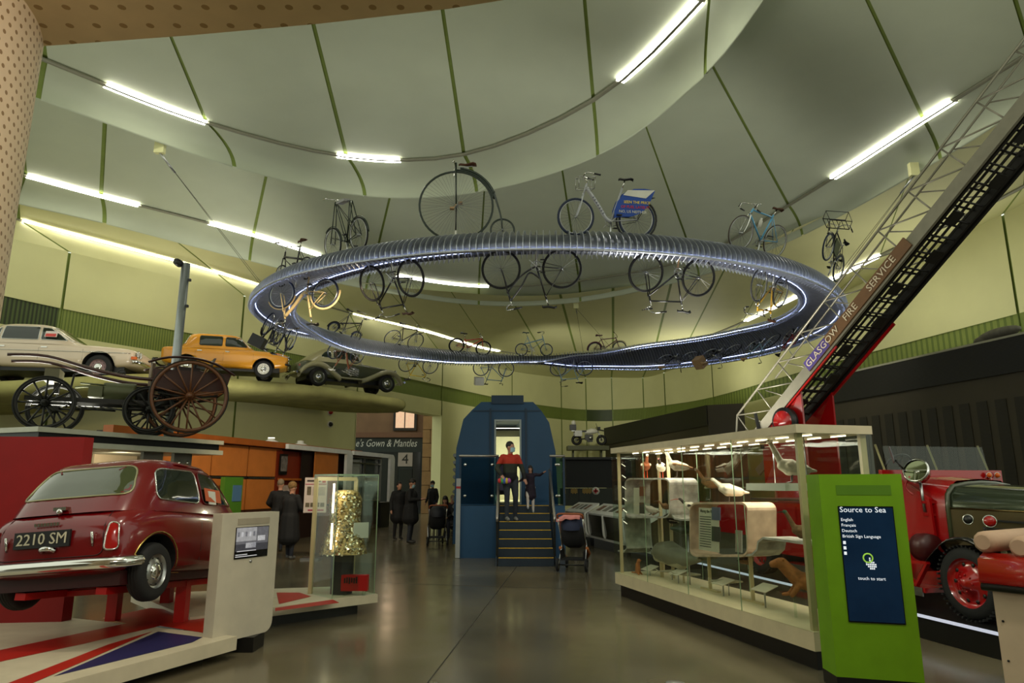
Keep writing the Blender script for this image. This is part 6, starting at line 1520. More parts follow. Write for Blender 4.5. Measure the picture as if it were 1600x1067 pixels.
# stairs and landing
sx0, sx1 = SX0, SX1
stair = thing('visitor_stairs', 'dark blue stairs with yellow nosings leading up to the coach', 'stairs', ((sx0+sx1)/2, ST_Y, 0))
STM = mat('stair_dark_blue', (20, 34, 46), .6, 0, .1, 6)
for i in range(1, 8):
    y = ST_Y + ST_D*(i-1); z = ST_H*i; w0 = 0
    MB().box(((sx0+sx1)/2, y + ST_D/2 + .01, z/2), (sx1-sx0, ST_D + .02, z - .004)).build('step', STM, stair, True)
    MB().box(((sx0+sx1)/2, y + .02, z + .002), (sx1-sx0 - .02, .045, .012)).build('nosing', YSTR, stair, True)
ly = ST_Y + ST_D*7; LX0, LX1 = cpt(718, 800, 16.0).x, cpt(882, 800, 16.0).x
MB().box(((LX0+LX1)/2, (16.1+CY)/2 + .15, .56), (LX1-LX0, CY-16.1 - .3, 1.14)).build('landing', COACHD, stair, True)
MB().box(((LX0+sx0)/2 - .04, 16.02, .57), (sx0-LX0 - .06, .10, 1.14)).build('side_box', COACH, stair, True); MB().box(((LX1+sx1)/2 + .04, 16.02, .57), (LX1-sx1 - .06, .10, 1.14)).build('side_box', COACH, stair, True)
HAND = mat('steel_handrail', (166, 160, 150), .3, .9)
for s, x in ((-1, sx0 - .02), (1, sx1 + .02)):
    b0 = V((x, ST_Y + .02, .95)); t0 = V((x, ST_Y + ST_D*6, .95 + ST_H*6 + .02))
    MB().tube([b0 - V((0, 0, .08)), b0, t0], .028, 8).build('handrail', HAND, stair, True)
    for u in (.06, .94):
        p = b0.lerp(t0, u); MB().bar((p.x, p.y, p.z - .92), p, .05, .03).build('baluster', BLACK, stair, True)
    MB().slab([b0 - V((0, 0, .85)), t0 - V((0, 0, .85)), t0 - V((0, 0, .1)), b0 - V((0, 0, .1))], (s*.01, 0, 0)).build('side_glass', GLASS, stair, True)
    MB().slab([V((x, ST_Y, .0)), V((x, ST_Y + .3, 0)), t0 - V((0, 0, .93)), b0 - V((0, 0, .80))], (s*.03, 0, 0)).build('stringer', STM, stair, True)
    # glass screen on the landing
    g0, g1 = (LX0, sx0 - .05) if s < 0 else (sx1 + .05, LX1)
    MB().slab([V((g0, 16.0, 1.18)), V((g1, 16.0, 1.18)), V((g1, 16.0, 2.22)), V((g0, 16.0, 2.22))], (0, .012, 0)).build('glass_screen', glass_mat('tinted_glass_%d' % (s+1), (165, 196, 204)), stair, True)
    MB().tube([(g0 - .03, 16.0, 2.26), (g1 + .03, 16.0, 2.26)], .028, 8).build('top_rail', HAND, stair, True)
    for gx in (g0, g1): MB().bar((gx, 16.02, 1.14), (gx, 16.02, 2.24), .05, .05).build('screen_post', COACHD, stair, True)
    for gx in (g0 + .12, g1 - .12):
        for z in (1.36, 2.06): MB().lathe([(0, -.02), (.035, -.02), (.035, .01)], 'y', (gx, 15.99, z), 12).build('clamp', CHROME, stair, True)
sgn = thing('edge_sign', 'thin pale upright sign at the left side of the stairs', 'sign', atZ(715, 872, 0))
a = atZ(715, 872, 0); MB().box((a.x, a.y - .05, .88), (.10, .04, 1.74)).build('board', mat('sign_edge', (150, 152, 150), .4), sgn, True); MB().box((a.x, a.y - .075, 1.55), (.10, .01, .05)).build('print', mat('sign_red', (150, 30, 36), .5), sgn, True)
# ================================================================ far right of the coach
bkY = 43.5
sh2 = thing('wall_shelf', 'dark wall shelf at the back holding the adventure motorcycle', 'shelf', cpt(917, 698, bkY))
a, b = cpt(886, 697, bkY), cpt(950, 702, bkY)
MB().box(((a.x+b.x)/2, bkY, (a.z+b.z)/2 - .03), (b.x-a.x, 1.2, .26)).build('board', mat('olive_shelf', (72, 74, 48), .6), sh2, True)
for x in (a.x + .4, b.x - .4): MB().box((x, bkY + .4, a.z - .45), (.1, .6, .6)).build('bracket', mat('olive_shelf', (72, 74, 48), .6), sh2, True)
zt = (a.z+b.z)/2 + .15
mo = thing('motorcycle', 'white and black adventure motorcycle with top box on wall shelf', 'motorcycle', M=Matrix.Translation(((a.x+b.x)/2 + .1, bkY, zt)))
for x in (-.78, .80):
    MB().torus((x, 0, .33), .25, .085, 'y', 28, 8).build('wheel', RUBBER, mo); MB().lathe([(0, -.06), (.05, -.06), (.05, .06), (0, .06)], 'y', (x, 0, .33), 12).build('hub', STEEL, mo)
    sp = MB()
    for i in range(12): sp.tube([(x, .02, .33), (x + .2*math.cos(i*PI/6), 0, .33 + .2*math.sin(i*PI/6))], .008, 4)
    sp.build('spokes', STEEL, mo)
MB().box((0, 0, .50), (.5, .36, .34)).box((.05, 0, .28), (.35, .25, .14)).build('engine', mat('engine_grey', (60, 60, 58), .4, .5), mo)
for s in (-1, 1): MB().lathe([(0, 0), (.11, 0), (.12, .16), (0, .18)], 'y', (.08, s*.18 if s > 0 else -.34, .46), 14).build('cylinder_head', STEEL, mo)
tk = MB(); rows = []
for x, w_, z0, z1 in ((-.25, .10, .74, .86), (-.1, .17, .70, .98), (.15, .20, .70, 1.08), (.4, .17, .74, 1.05), (.55, .06, .80, .95)): rows.append([(x, w_*math.cos(t), (z0+z1)/2 + (z1-z0)/2*math.sin(t)) for t in [2*PI*i/14 for i in range(14)]])
tk.grid(rows, 0, True, True).build('fuel_tank', WHITE, mo)
MB().box((-.45, 0, .88), (.6, .28, .10)).build('seat', BLACK, mo)
for s in (-1, 1):
    MB().tube([(.80, s*.10, .33), (.52, s*.09, 1.05)], .03, 8).build('fork_leg', STEEL, mo); MB().tube([(-.78, s*.1, .33), (-.1, s*.08, .45)], .035, 6).build('swingarm', BLACK, mo)
    MB().box((-.70, s*.38, .72), (.46, .22, .36)).build('pannier', mat('pannier_silver', (140, 140, 134), .4, .5), mo)
MB().tube([(.48, -.42, 1.14), (.5, -.15, 1.10), (.5, .15, 1.10), (.48, .42, 1.14)], .018, 6).build('handlebar', BLACK, mo)
MB().slab([(.58, -.16, 1.0), (.58, .16, 1.0), (.46, .14, 1.38), (.46, -.14, 1.38)], (.01, 0, 0)).build('windshield', DGLASS, mo)
MB().slab([(.55, -.14, .95), (.95, -.08, .88), (.95, .08, .88), (.55, .14, .95)], (0, 0, .07)).box((.66, 0, 1.06), (.14, .24, .18)).build('front_beak', BLACK, mo)
MB().box((-1.0, 0, 1.12), (.40, .42, .34)).build('top_box', BLACK, mo); MB().ball((-.95, 0, 1.42), (.15, .13, .16), 10).build('helmet', WHITE, mo); MB().box((-.85, 0, .9), (.5, .26, .04)).build('rack', STEEL, mo)
MB().tube([(0, .12, .45), (.02, .3, .0)], .02, 6).build('side_stand', STEEL, mo)
# dark wagon and open vehicle between coach and case
WGY = 24.0
wg = thing('dark_wagon', 'black covered goods vehicle behind the display lecterns', 'wagon', cpt(915, 790, WGY))
a, b = cpt(884, 718, WGY), cpt(952, 762, WGY)
MB().box(((a.x+b.x)/2 + .4, WGY + .8, (a.z+b.z)/2), (b.x-a.x + .8, 1.6, a.z-b.z)).build('body', mat('wagon_black', (14, 15, 14), .6), wg, True)
MB().box(((a.x+b.x)/2 + .4, WGY + .75, a.z + .04), (b.x-a.x + 1.0, 1.8, .08)).build('roof', BLACK, wg, True)
DGRN = mat('army_green', (30, 36, 24), .5)
a2, b2 = cpt(880, 763, WGY - .1), cpt(960, 790, WGY - .1)
MB().box(((a2.x+b2.x)/2 + .6, WGY + .7, (a2.z+b2.z)/2), (b2.x-a2.x + 1.2, 1.7, a2.z-b2.z)).build('lower_side', DGRN, wg, True)
for x in (890, 905, 923): p = cpt(x, 772, WGY - .17); MB().box((p.x, WGY - .16, p.z), (.03, .02, .4)).build('batten', BLACK, wg, True)
gold = mat('gold_lettering', (150, 120, 50), .5)
for x, n_ in ((885, 2), (897, 5), (915, 7)):
    for i in range(n_):
        p = cpt(x - 4 + i*2.1, 767, WGY - .2); MB().box((p.x, WGY - .165, p.z), (.032, .012, .14 + .05*((i*3) % 2))).build('lettering_mark', gold, wg, True)
p = cpt(931, 767, WGY - .2); MB().lathe([(0, 0), (.13, 0), (.13, .02)], 'y', (p.x, WGY - .18, p.z), 20).build('emblem_disc', WHITE, wg, True)
MB().box((p.x, WGY - .19, p.z), (.06, .02, .16)).box((p.x, WGY - .19, p.z), (.16, .02, .06)).build('emblem_cross', mat('emblem_red', (170, 30, 30), .5), wg, True)
for x in (a.x + .5, b.x + .6): MB().torus((x, WGY + .1, .42), .34, .08, 'y', 24, 8).lathe([(0, -.05), (.28, -.04), (.28, .04), (0, .05)], 'y', (x, WGY + .1, .42), 18).build('wheel', RUBBER, wg, True)
# display lecterns
def lectern(p0, p1, label):
    """sloping display desk on white frames from plan point p0 to p1"""
    p0, p1 = V((*p0, 0)), V((*p1, 0)); d = (p1-p0); L_ = d.length; d.normalize(); n_ = V((d.y, -d.x, 0)); n_ = n_ if n_.y < 0 else -n_
    t = thing('display_lectern', label, 'lectern', (p0+p1)/2, 0, 'row of white display lecterns')
    MB().slab([p0 + V((0, 0, .88)) + n_*.25, p1 + V((0, 0, .88)) + n_*.25, p1 + V((0, 0, 1.12)) - n_*.2, p0 + V((0, 0, 1.12)) - n_*.2], (0, 0, -.05)).build('desk', WHITE, t, True)
    MB().slab([p0 + V((0, 0, .84)) + n_*.26, p1 + V((0, 0, .84)) + n_*.26, p1 + V((0, 0, .30)) + n_*.2, p0 + V((0, 0, .30)) + n_*.2], -n_*.03).build('front_glass', DGLASS, t, True)
    for u in (0, .5, 1):
        q = p0 + d*L_*u; MB().tube(spline([q + n_*.25 + V((0, 0, .86)), q + n_*.24 + V((0, 0, .5)), q + n_*.2 + V((0, 0, .32)), q + n_*.05 + V((0, 0, .26))], 3), .035, 6).build('frame', WHITE, t, True)
    MB().bar(p0 + V((0, 0, .27)) + n_*.15, p1 + V((0, 0, .27)) + n_*.15, .1, .05).build('lower_rail', WHITE, t, True)
    MB().slab([p0 - n_*.2, p1 - n_*.2, p1 + n_*.1, p0 + n_*.1], (0, 0, .22)).build('plinth', BLACK, t, True)
    random.seed(int(L_*1000))
    for i in range(4):
        u = .12 + .2*i; q = p0 + d*L_*u; r_ = p0 + d*L_*(u+.12)
        MB().slab([q + n_*.12 + V((0, 0, .955)), r_ + n_*.12 + V((0, 0, .955)), r_ - n_*.1 + V((0, 0, 1.07)), q - n_*.1 + V((0, 0, 1.07))], (0, 0, .004)).build('picture', [mat('print_brown', (110, 70, 40), .5), mat('print_grey', (120, 116, 100), .5), mat('print_dark', (60, 60, 50), .5)][i % 3], t, True)
    return t
q = [atZ(880, 845, 0), atZ(903, 850, 0), atZ(906, 851, 0), atZ(965, 868, 0)]
lectern((1.75, 20.3), (2.2, 19.1), 'white display lectern nearest the blue coach'); lectern((2.28, 18.9), (2.75, 16.4), 'long white display lectern with pictures behind the pushchair')
lectern((2.80, 16.2), (3.0, 14.2), 'white display lectern seen through the far end of glass case')
# ================================================================ large glass case of wildlife
C0 = V((1.54, 10.7, 0)); N0 = V((2.66, 6.42, 0)); cl = (N0-C0).normalized(); cwid = .83; cn = V((-cl.y, cl.x, 0))
cn = cn if cn.x > 0 else -cn
C1 = C0 + cn*cwid; N1 = N0 + cn*cwid
case = thing('wildlife_case', 'long glass display case of stuffed birds and animals on black plinth', 'display case', (C0+N1)/2)
CZ0, CZ1 = .33, 2.08
CREAM = mat('case_cream', (206, 192, 156), .5)
def ring4(z, ins=0.0): return [V((p.x, p.y, z)) for p in (C0 + cl*ins + cn*ins, N0 - cl*ins + cn*ins, N1 - cl*ins - cn*ins, C1 + cl*ins - cn*ins)]
MB().slab(ring4(0, .06), (0, 0, .17)).build('plinth', BLACK, case, True)
MB().slab(ring4(.17), (0, 0, .16)).build('base_tray', CREAM, case, True)
MB().slab(ring4(CZ1, -.01), (0, 0, .08)).build('canopy', mat('canopy_cream', (198, 186, 156), .5), case, True)
q = ring4(0)
for i in range(4):
    a, b = q[i], q[(i+1) % 4]; n = 4 if i % 2 == 0 else 1
    for k in range(n): pane(a.lerp(b, k/n + .001), a.lerp(b, (k+1)/n - .001), CZ0, CZ1, case, GLASS, .008)
    for k in range(1, n): p = a.lerp(b, k/n); MB().bar((p.x, p.y, CZ0), (p.x, p.y, CZ1), .008, .008).build('glass_edge', GEDGE, case, True)
for p, t in ((C0 + cl*.08 + cn*.08, .045), (C1 + cl*.08 - cn*.08, .045), (N0 - cl*.06 + cn*.06, .055), (N1 - cl*.06 - cn*.06, .055), ((C0+C1)/2 + cl*.85 + cn*.1, .04)):
    MB().bar((p.x, p.y, CZ0), (p.x, p.y, CZ1), t, t).build('post', BEIGEM, case, True)
CLED = mat('case_led', (255, 250, 235), .5, 0, 0, emit=(255, 240, 214), power=5)
for r_ in (.22, .60):
    for i in range(12):
        p = C0 + cl*(.3 + i*.35) + cn*(r_*cwid/.83); a = p + V((0, 0, CZ1 - .012)); b = a + cl*.20
        MB().bar(a, b, .010, .010).build('led_bar', CLED, case, True)
mid = (C0+N1)/2
for t in (.25, .75):
    p = C0.lerp(N0, t) + cn*cwid/2; lamp('case_ceiling_light', 'AREA', (p.x, p.y, CZ1 - .03), (p.x, p.y, 0), 26, (1, .9, .74), .8)
for i in range(6):
    z = CZ1 - .16 - .17*i; p = C0 + cl*.10 + cn*.12
    MB().tube([V((p.x, p.y, z)), V((p.x + .05, p.y - .03, z - .04))], .006, 6).build('spot_nib', mat('nib_lit', (255, 250, 235), .4, 0, 0, emit=(255, 240, 210), power=1.0), case, True)
def cs(px, py, fr=.5):
    """point in the case under a pixel, at a fraction of its depth"""
    o = C0 + cn*cwid*fr; r = ray(px, py); t = (o - V((0, 0, CH))).dot(cn)/r.dot(cn)
    return V((0, 0, CH)) + r*t
BARK = mat('birch_print', (176, 168, 158), .55, 0, .35, 9); BARKP = mat('pinkish_print', (196, 166, 140), .55, 0, .25, 7)
def ribbon(pts, root, nm, m, fr=.5, dep=.26, th=.022, closed=False):
    P_ = [cs(x, y, fr) for x, y in pts]; k = len(P_); rows = []
    for i in range(k):
        a, b = P_[(i-1) % k] if closed else P_[max(i-1, 0)], P_[(i+1) % k] if closed else P_[min(i+1, k-1)]
        d = (b-a).normalized(); n_ = d.cross(cn).normalized()*th/2
        rows.append([P_[i] - cn*dep/2 - n_, P_[i] + cn*dep/2 - n_, P_[i] + cn*dep/2 + n_, P_[i] - cn*dep/2 + n_])
    if closed: rows.append(rows[0])
    return MB().grid(rows, 0, False, True).build(nm, m, root, True)
def rr_px(x0, y0, x1, y1, r, n=5):
    out = []
    for cx, cy, a0 in ((x1-r, y1-r, 0), (x0+r, y1-r, 90), (x0+r, y0+r, 180), (x1-r, y0+r, 270)):
        for i in range(n+1): a = math.radians(a0 + 90*i/n); out.append((cx + r*math.cos(a), cy + r*math.sin(a)))
    return out
dl = thing('display_loop', 'rounded birch-printed display loop at the far end of glass case', 'display stand', cs(1035, 862, .5))
ribbon(rr_px(996, 748, 1068, 808, 9), dl, 'loop', BARK, .5, .42, closed=True)
ribbon([(996, 805), (997, 840), (999, 856), (994, 862), (985, 860)], dl, 'tail', BARK, .5, .42); ribbon([(1066, 803), (1072, 810), (1084, 812), (1096, 812)], dl, 'shelf', BARK, .5, .34)
p = cs(1030, 806, .5); MB().bar((p.x, p.y, CZ0), p, .04, .04).build('post', BEIGEM, dl, True)
def card(root, x0, y0, x1, y1, fr, m, nm='panel', th=.01):
    a, b, c, d = cs(x0, y0, fr), cs(x1, y0, fr), cs(x1, y1, fr), cs(x0, y1, fr); b.z = a.z; c.z = d.z
    return MB().slab([a, b, c, d], -cn*th).build(nm, m, root, True)
PRW = mat('print_white', (186, 178, 156), .6)
pn = card(dl, 991, 762, 1000, 803, .22, PRW); card(dl, 1000, 760, 1008, 775, .22, mat('print_rust', (96, 56, 34), .6), 'picture'); card(dl, 1000, 785, 1008, 802, .22, mat('print_dark', (60, 60, 50), .5), 'picture')
dl2 = thing('display_loop', 'larger rounded printed loop with text panel in middle of glass case', 'display stand', cs(1140, 890, .5))
ribbon(rr_px(1098, 786, 1190, 868, 11), dl2, 'loop', BARKP, .5, .36, closed=True)
ribbon([(1170, 868), (1196, 866), (1204, 858), (1206, 846), (1214, 840), (1240, 843), (1290, 850)], dl2, 'shelf', BARK, .5, .34)
for x in (1107, 1172): p = cs(x, 866, .5); MB().bar((p.x, p.y, CZ0), p, .035, .035).build('post', BEIGEM, dl2, True); MB().bar(V((p.x, p.y, CZ0 + .01)) - cl*.2, V((p.x, p.y, CZ0 + .01)) + cl*.2, .05, .02).build('foot', BEIGEM, dl2, True)
pn = card(dl2, 1093, 793, 1124, 858, .26, PRW); card(dl2, 1113, 792, 1126, 812, .25, mat('print_blue', (84, 88, 104), .6), 'picture'); card(dl2, 1113, 822, 1126, 845, .25, mat('print_dark', (60, 60, 50), .5), 'picture')
INK = mat('dark_ink', (60, 54, 46), .6)
a = cs(1094, 798, .245); text('heading', 'Along the R', .055, INK, pn, wm(pn).inverted() @ frame(a, cl, V((0, 0, 1)), -cn), .001, 'LEFT')
for i in range(13): card(dl2, 1094, 806 + i*3.8, 1111, 807.2 + i*3.8, .25, INK, 'text_line', .004)
card(dl2, 1150, 828, 1160, 862, .62, WHITE, 'card')
hs = thing('white_bracket_shelf', 'white floating shelf under the long-billed bird in glass case', 'shelf', cs(1225, 760, .5)); card(hs, 1204, 755, 1268, 766, .5, WHITE, 'board', .30)
for x in (1212, 1262): p = cs(x, 760, .5); MB().tube([(p.x, p.y, p.z), (p.x, p.y, CZ1)], .006, 5).build('wire', STEEL, hs, True)
# stands and flat exhibits on the case floor
for i, (x, y, h, lb) in enumerate(((1016, 905, .10, 'small white caption desk at the far end of case floor'), (1060, 905, .14, 'white caption desk left of the tall posts in case'), (1130, 918, .16, 'white caption desk in the middle of case floor'), (1195, 930, .20, 'white caption desk before the otter'))):
    t = thing('caption_desk', lb, 'caption desk', cs(x, y + 8, .4), 0, 'caption desks in the glass case'); p = cs(x, y, .4); p.z = CZ0 + h
    MB().slab([p - cl*.13 - cn*.08 - V((0, 0, .03)), p + cl*.13 - cn*.08 - V((0, 0, .03)), p + cl*.13 + cn*.08 + V((0, 0, .03)), p - cl*.13 + cn*.08 + V((0, 0, .03))], (0, 0, .008)).build('desk', mat('card_white', (200, 192, 168), .5), t, True)
    MB().bar((p.x, p.y, CZ0), p, .015, .015).build('stem', STEEL, t, True)
# ---------------------------------------------------------------- animals
def critter(name, label, cat_, loc, rz, prims, mats, voxel, balls=(), scale=1.0, grp=None):
    """prims: (a, b, ra, rb, material); local x is the way it faces"""
    mb = MB(); P = []
    for a, b, ra, rb, k in prims: limb(mb, P, V(a)*scale, V(b)*scale, ra*scale, rb*scale, k, 10)
    for c, r, k in balls:
        mb.ball(V(c)*scale, [x*scale for x in r], 8); P.append((tuple(V(c)*scale), tuple(V(c)*scale), min(r)*scale, min(r)*scale, k))
    me = remesh(mb, voxel*scale, 'body'); paint(me, P, mats)
    t = thing(name, label, cat_, loc, rz, grp); place('body', me, t)
    return t
caz = math.atan2(cl.y, cl.x)
FW = mat('white_feathers', (214, 204, 184), .8, 0, .08, 20); FB = mat('brown_feathers', (120, 88, 56), .8, 0, .25, 30); FD = mat('dark_feathers', (44, 36, 30), .8, 0, .2, 30); FC = mat('chestnut_feathers', (122, 64, 34), .8, 0, .15, 20); FG = mat('grey_feathers', (150, 142, 124), .8, 0, .15, 20)
BILLR = mat('red_bill', (186, 60, 30), .4); BILLD = mat('dark_bill', (60, 46, 34), .4); GRH = mat('green_head', (60, 96, 70), .4)
def bird(label, px, py, fr, yaw, size, body, wing, head, bill, nk=.10, bl=.05, leg=.08, up=.4, name='stuffed_bird'):
    """standing stuffed bird; size = body length"""
    p = cs(px, py, fr); s = size*.84; z0 = leg/s
    hx, hz = .38 + .15*(1-up), z0 + .36 + nk/s
    pr = [((-.30, 0, z0 + .15), (.08, 0, z0 + .22), .13, .205, 0), ((.05, 0, z0 + .22), (.24, 0, z0 + .28), .205, .14, 0), ((.24, 0, z0 + .30), (hx, 0, hz), .085, .055, 2 if nk < .1 else 0),
          ((-.34, 0, z0 + .15), (-.54, 0, z0 + .13), .07, .03, 1), ((hx, 0, hz), (hx + .05, 0, hz + .01), .062, .055, 2)]
    for sd in (-1, 1): pr += [((.14, sd*.17, z0 + .27), (-.40, sd*.08, z0 + .18), .06, .03, 1)]
    t = critter(name, label, 'bird', p, 2.85 + yaw - PI, pr, [body, wing, head], .02, (), s, 'stuffed birds in the glass case')
    b = MB(); b.tube([V((hx + .08, 0, hz))*s, V((hx + .10 + bl/s*.5, 0, hz - .01))*s, V((hx + .10 + bl/s, 0, hz - .02 - (.12*bl/s if bl > .09 else 0)))*s], [.022*s, .016*s, .006*s], 6).build('bill', bill, t)
    for sd in (-1, 1):
        MB().tube([V((.02, sd*.06, z0 + .08))*s, V((.04, sd*.06, .02))*s, V((.14, sd*.06, .0))*s], .010*s + .002, 5).build('leg', bill if bill is BILLR else BILLD, t)
        MB().ball(V((hx + .04, sd*.05, hz + .02))*s, .012*s, 5).build('eye', BLACK, t)
    return t
bird('chestnut and white duck facing out, leftmost on top of far loop', 1009, 747, .4, -PI/2 + .3, .42, FC, FW, FW, BILLR, .10, .05, .10)
bird('dark and white duck facing out in the middle of far loop top', 1034, 747, .4, -PI/2 - .1, .40, FW, FD, FD, BILLR, .06, .04, .08)
bird('grey goose with upright neck facing left on top of far loop', 1060, 746, .5, PI, .44, FG, FB, FG, BILLD, .20, .04, .08)
bird('plump white bird sitting inside the far loop', 1018, 804, .4, PI - .3, .30, FW, FW, FW, BILLD, .03, .02, .02)
bird('small brown wader inside the far loop', 1042, 806, .4, PI, .26, FB, FB, FB, BILLD, .04, .06, .08)
bird('dark wader with long red bill beside the far loop', 1082, 806, .4, PI, .36, FW, FD, FD, BILLR, .05, .10, .05)
bird('brown curlew with long curved bill perched above middle loop', 1112, 781, .7, PI, .42, FB, FB, FG, BILLD, .12, .16, .14)
bird('white gull standing in profile on top of middle loop', 1142, 785, .4, PI, .46, FW, FW, FW, BILLD, .06, .05, .06)
bird('pale curlew with very long bill on the white floating shelf', 1240, 754, .5, PI + .15, .52, FG, FG, FW, BILLD, .20, .20, .06)
bird('green-headed mallard with raised neck on the near shelf', 1258, 848, .4, PI - .2, .40, FB, FB, GRH, BILLD, .14, .05, .03)
bird('small dark bird under the far loop', 1050, 822, .5, PI, .22, FD, FW, FD, BILLD, .03, .03, .03)
bird('speckled hanging bird behind the middle loop post', 1168, 890, .7, -.8, .34, FB, FD, FB, BILLD, .05, .04, .05)
# porpoise-like seal
SEALM = mat('grey_seal_skin', (118, 116, 96), .55, 0, .12, 5); SEALB = mat('pale_seal_belly', (176, 166, 136), .55, 0, .08, 5)
p = cs(1050, 868, .5)
sl_ = critter('stuffed_seal', 'large grey seal lying across the glass case', 'seal', p, caz + PI, [((.52, 0, .02), (.36, 0, .03), .07, .13, 0), ((.36, 0, .03), (.05, 0, .04), .135, .17, 0), ((.05, 0, .03), (-.4, 0, .0), .17, .11, 0), ((-.4, 0, .0), (-.78, 0, .02), .11, .04, 0), ((.5, 0, -.07), (-.3, 0, -.08), .06, .09, 1), ((.6, 0, -.01), (.56, 0, -.01), .05, .06, 0), ((-.78, .0, .03), (-1.0, .14, .07), .035, .02, 0), ((-.78, .0, .03), (-1.0, -.14, .07), .035, .02, 0), ((.22, -.15, -.06), (.08, -.22, -.16), .04, .02, 0)], [SEALM, SEALB], .018, (), .95)
for x in (.3, -.3): MB().bar((x, 0, -.1), (x, 0, CZ0 - p.z), .02, .02).build('mount', BEIGEM, sl_)
for sd in (-1, 1): MB().ball((.52, sd*.06, .05), .014, 6).build('eye', BLACK, sl_)
# flat fish
p = cs(1074, 828, .5); fs_ = critter('mounted_fish', 'dark mounted fish beside the middle loop', 'fish', p, 2.7, [((.22, 0, .02), (.08, 0, .0), .02, .06, 0), ((.08, 0, 0), (-.08, 0, -.01), .06, .05, 0), ((-.08, 0, -.01), (-.24, 0, -.04), .05, .02, 0), ((-.24, 0, -.04), (-.33, 0, .02), .02, .012, 0), ((-.24, 0, -.04), (-.33, 0, -.10), .02, .012, 0), ((.02, 0, .05), (-.1, 0, .09), .02, .01, 0)], [mat('dark_fish_skin', (66, 74, 54), .4, 0, .2, 14)], .010)
MB().tube([(0, 0, -.05), (0, 0, CZ0 - p.z)], .008, 6).build('rod', STEEL, fs_)
for i, (x, y) in enumerate(((1050, 893), (1075, 897), (1138, 908))):
    p = cs(x, y, .5); t = critter('mounted_fish', ['slim pale fish on rod, left under the seal', 'slim pale fish on rod, right under the seal', 'slim silvery fish on rod near the case middle'][i], 'fish', p, -.35, [((.16, 0, 0), (0, 0, 0), .012, .03, 0), ((0, 0, 0), (-.18, 0, .0), .03, .008, 0), ((-.18, 0, 0), (-.23, 0, .03), .008, .008, 0), ((-.18, 0, 0), (-.23, 0, -.03), .008, .008, 0)], [mat('silver_fish_skin', (168, 160, 136), .35, .2, .2, 14)], .008, (), 1.0, 'slim fish on rods')
    MB().tube([(0, 0, 0), (0, 0, CZ0 - p.z)], .006, 6).build('rod', STEEL, t)
# otters
OTT = mat('otter_fur', (150, 92, 44), .85, 0, .2, 25, .3)
p = cs(1260, 930, .5)
ot = critter('stuffed_otter', 'brown otter crouching on clear stand behind the green kiosk', 'otter', p, 2.9, [((-.24, 0, .13), (.06, 0, .17), .125, .105, 0), ((.06, 0, .17), (.20, 0, .30), .105, .08, 0), ((.20, 0, .30), (.26, 0, .37), .08, .075, 0), ((.27, 0, .37), (.37, 0, .345), .065, .042, 0), ((-.34, 0, .08), (-.62, 0, .02), .06, .02, 0), ((.08, -.07, .12), (.18, -.09, .0), .04, .028, 0), ((.18, -.09, .0), (.26, -.09, -.01), .026, .02, 0), ((.08, .07, .12), (.18, .09, .0), .04, .028, 0), ((-.26, -.10, .10), (-.14, -.13, .02), .08, .04, 0), ((-.26, .10, .10), (-.14, .13, .02), .08, .04, 0), ((-.14, -.13, .01), (-.05, -.13, .0), .03, .022, 0)], [OTT], .012, (), .82)
for sd in (-1, 1): MB().ball((.197, sd*.045, .332), (.013, .010, .016), 6).build('ear', OTT, ot); MB().ball((.258, sd*.030, .316), .008, 6).build('eye', BLACK, ot)
MB().ball((.32, 0, .289), (.010, .013, .010), 6).build('nose', BLACK, ot)
ts = thing('acrylic_stand', 'clear acrylic stand carrying the brown otter', 'stand', V((p.x, p.y, CZ0))); MB().slab([p + cl*-.3 - cn*.12, p + cl*.35 - cn*.12, p + cl*.35 + cn*.12, p - cl*.3 + cn*.12], (0, 0, -.012)).build('tray', GLASS, ts, True)
for s in (-.12, .12): MB().bar((p.x + s, p.y, CZ0), (p.x + s, p.y, p.z), .02, .02).build('rod', GLASS, ts, True)
p = cs(997, 898, .25); critter('small_mammal', 'tiny brown upright mammal at the far corner of case floor', 'mammal', V((p.x, p.y, CZ0)), caz + .5, [((0, 0, .03), (0, 0, .12), .035, .028, 0), ((0, 0, .12), (.02, 0, .17), .022, .022, 0), ((.02, 0, .17), (.05, 0, .165), .018, .01, 0), ((-.02, 0, .02), (-.10, 0, .02), .012, .008, 0), ((.02, .02, .02), (.04, .03, .0), .015, .01, 0), ((.02, -.02, .02), (.04, -.03, .0), .015, .01, 0)], [OTT], .007, (), 1.2)
# ================================================================ green touch-screen kiosk
gk2 = thing('touch_screen_kiosk', 'tall lime green kiosk with blue touch screen at case end', 'kiosk', (2.9, 5.85, 0))
k0_, k1_ = V((2.60, 5.90, 0)), V((3.20, 5.72, 0)); kdv = (k1_-k0_).normalized(); kno = V((kdv.y, -kdv.x, 0)); kno = kno if kno.y < 0 else -kno
KT = atY(1283, 741, 5.9).z; KW = (k1_-k0_).length
LIME = mat('lime_green_laminate', (112, 160, 20), .4)
bk0 = k0_ - kno*.26 - kdv*.07
sl2 = [k0_, k1_, k1_ - kno*.26, bk0]
MB().slab([p + V((0, 0, .10)) for p in sl2], (0, 0, KT - .10)).build('body', LIME, gk2, True); MB().slab([p.lerp((k0_+k1_)/2, .0) for p in sl2], (0, 0, .098)).build('plinth', BLACK, gk2, True)
Mk = frame(k0_, kdv, V((0, 0, 1)), kno)
def kq(u0, u1, z0, z1, th, m, nm, par=gk2, base=0.0):
    return MB().slab([Mk @ V((u0*KW, z0, base)), Mk @ V((u1*KW, z0, base)), Mk @ V((u1*KW, z1, base)), Mk @ V((u0*KW, z1, base))], kno*th).build(nm, m, par, True)
kq(.20, .86, 1.52, 1.60, .003, mat('lime_grille', (84, 130, 14), .6), 'speaker_grille')
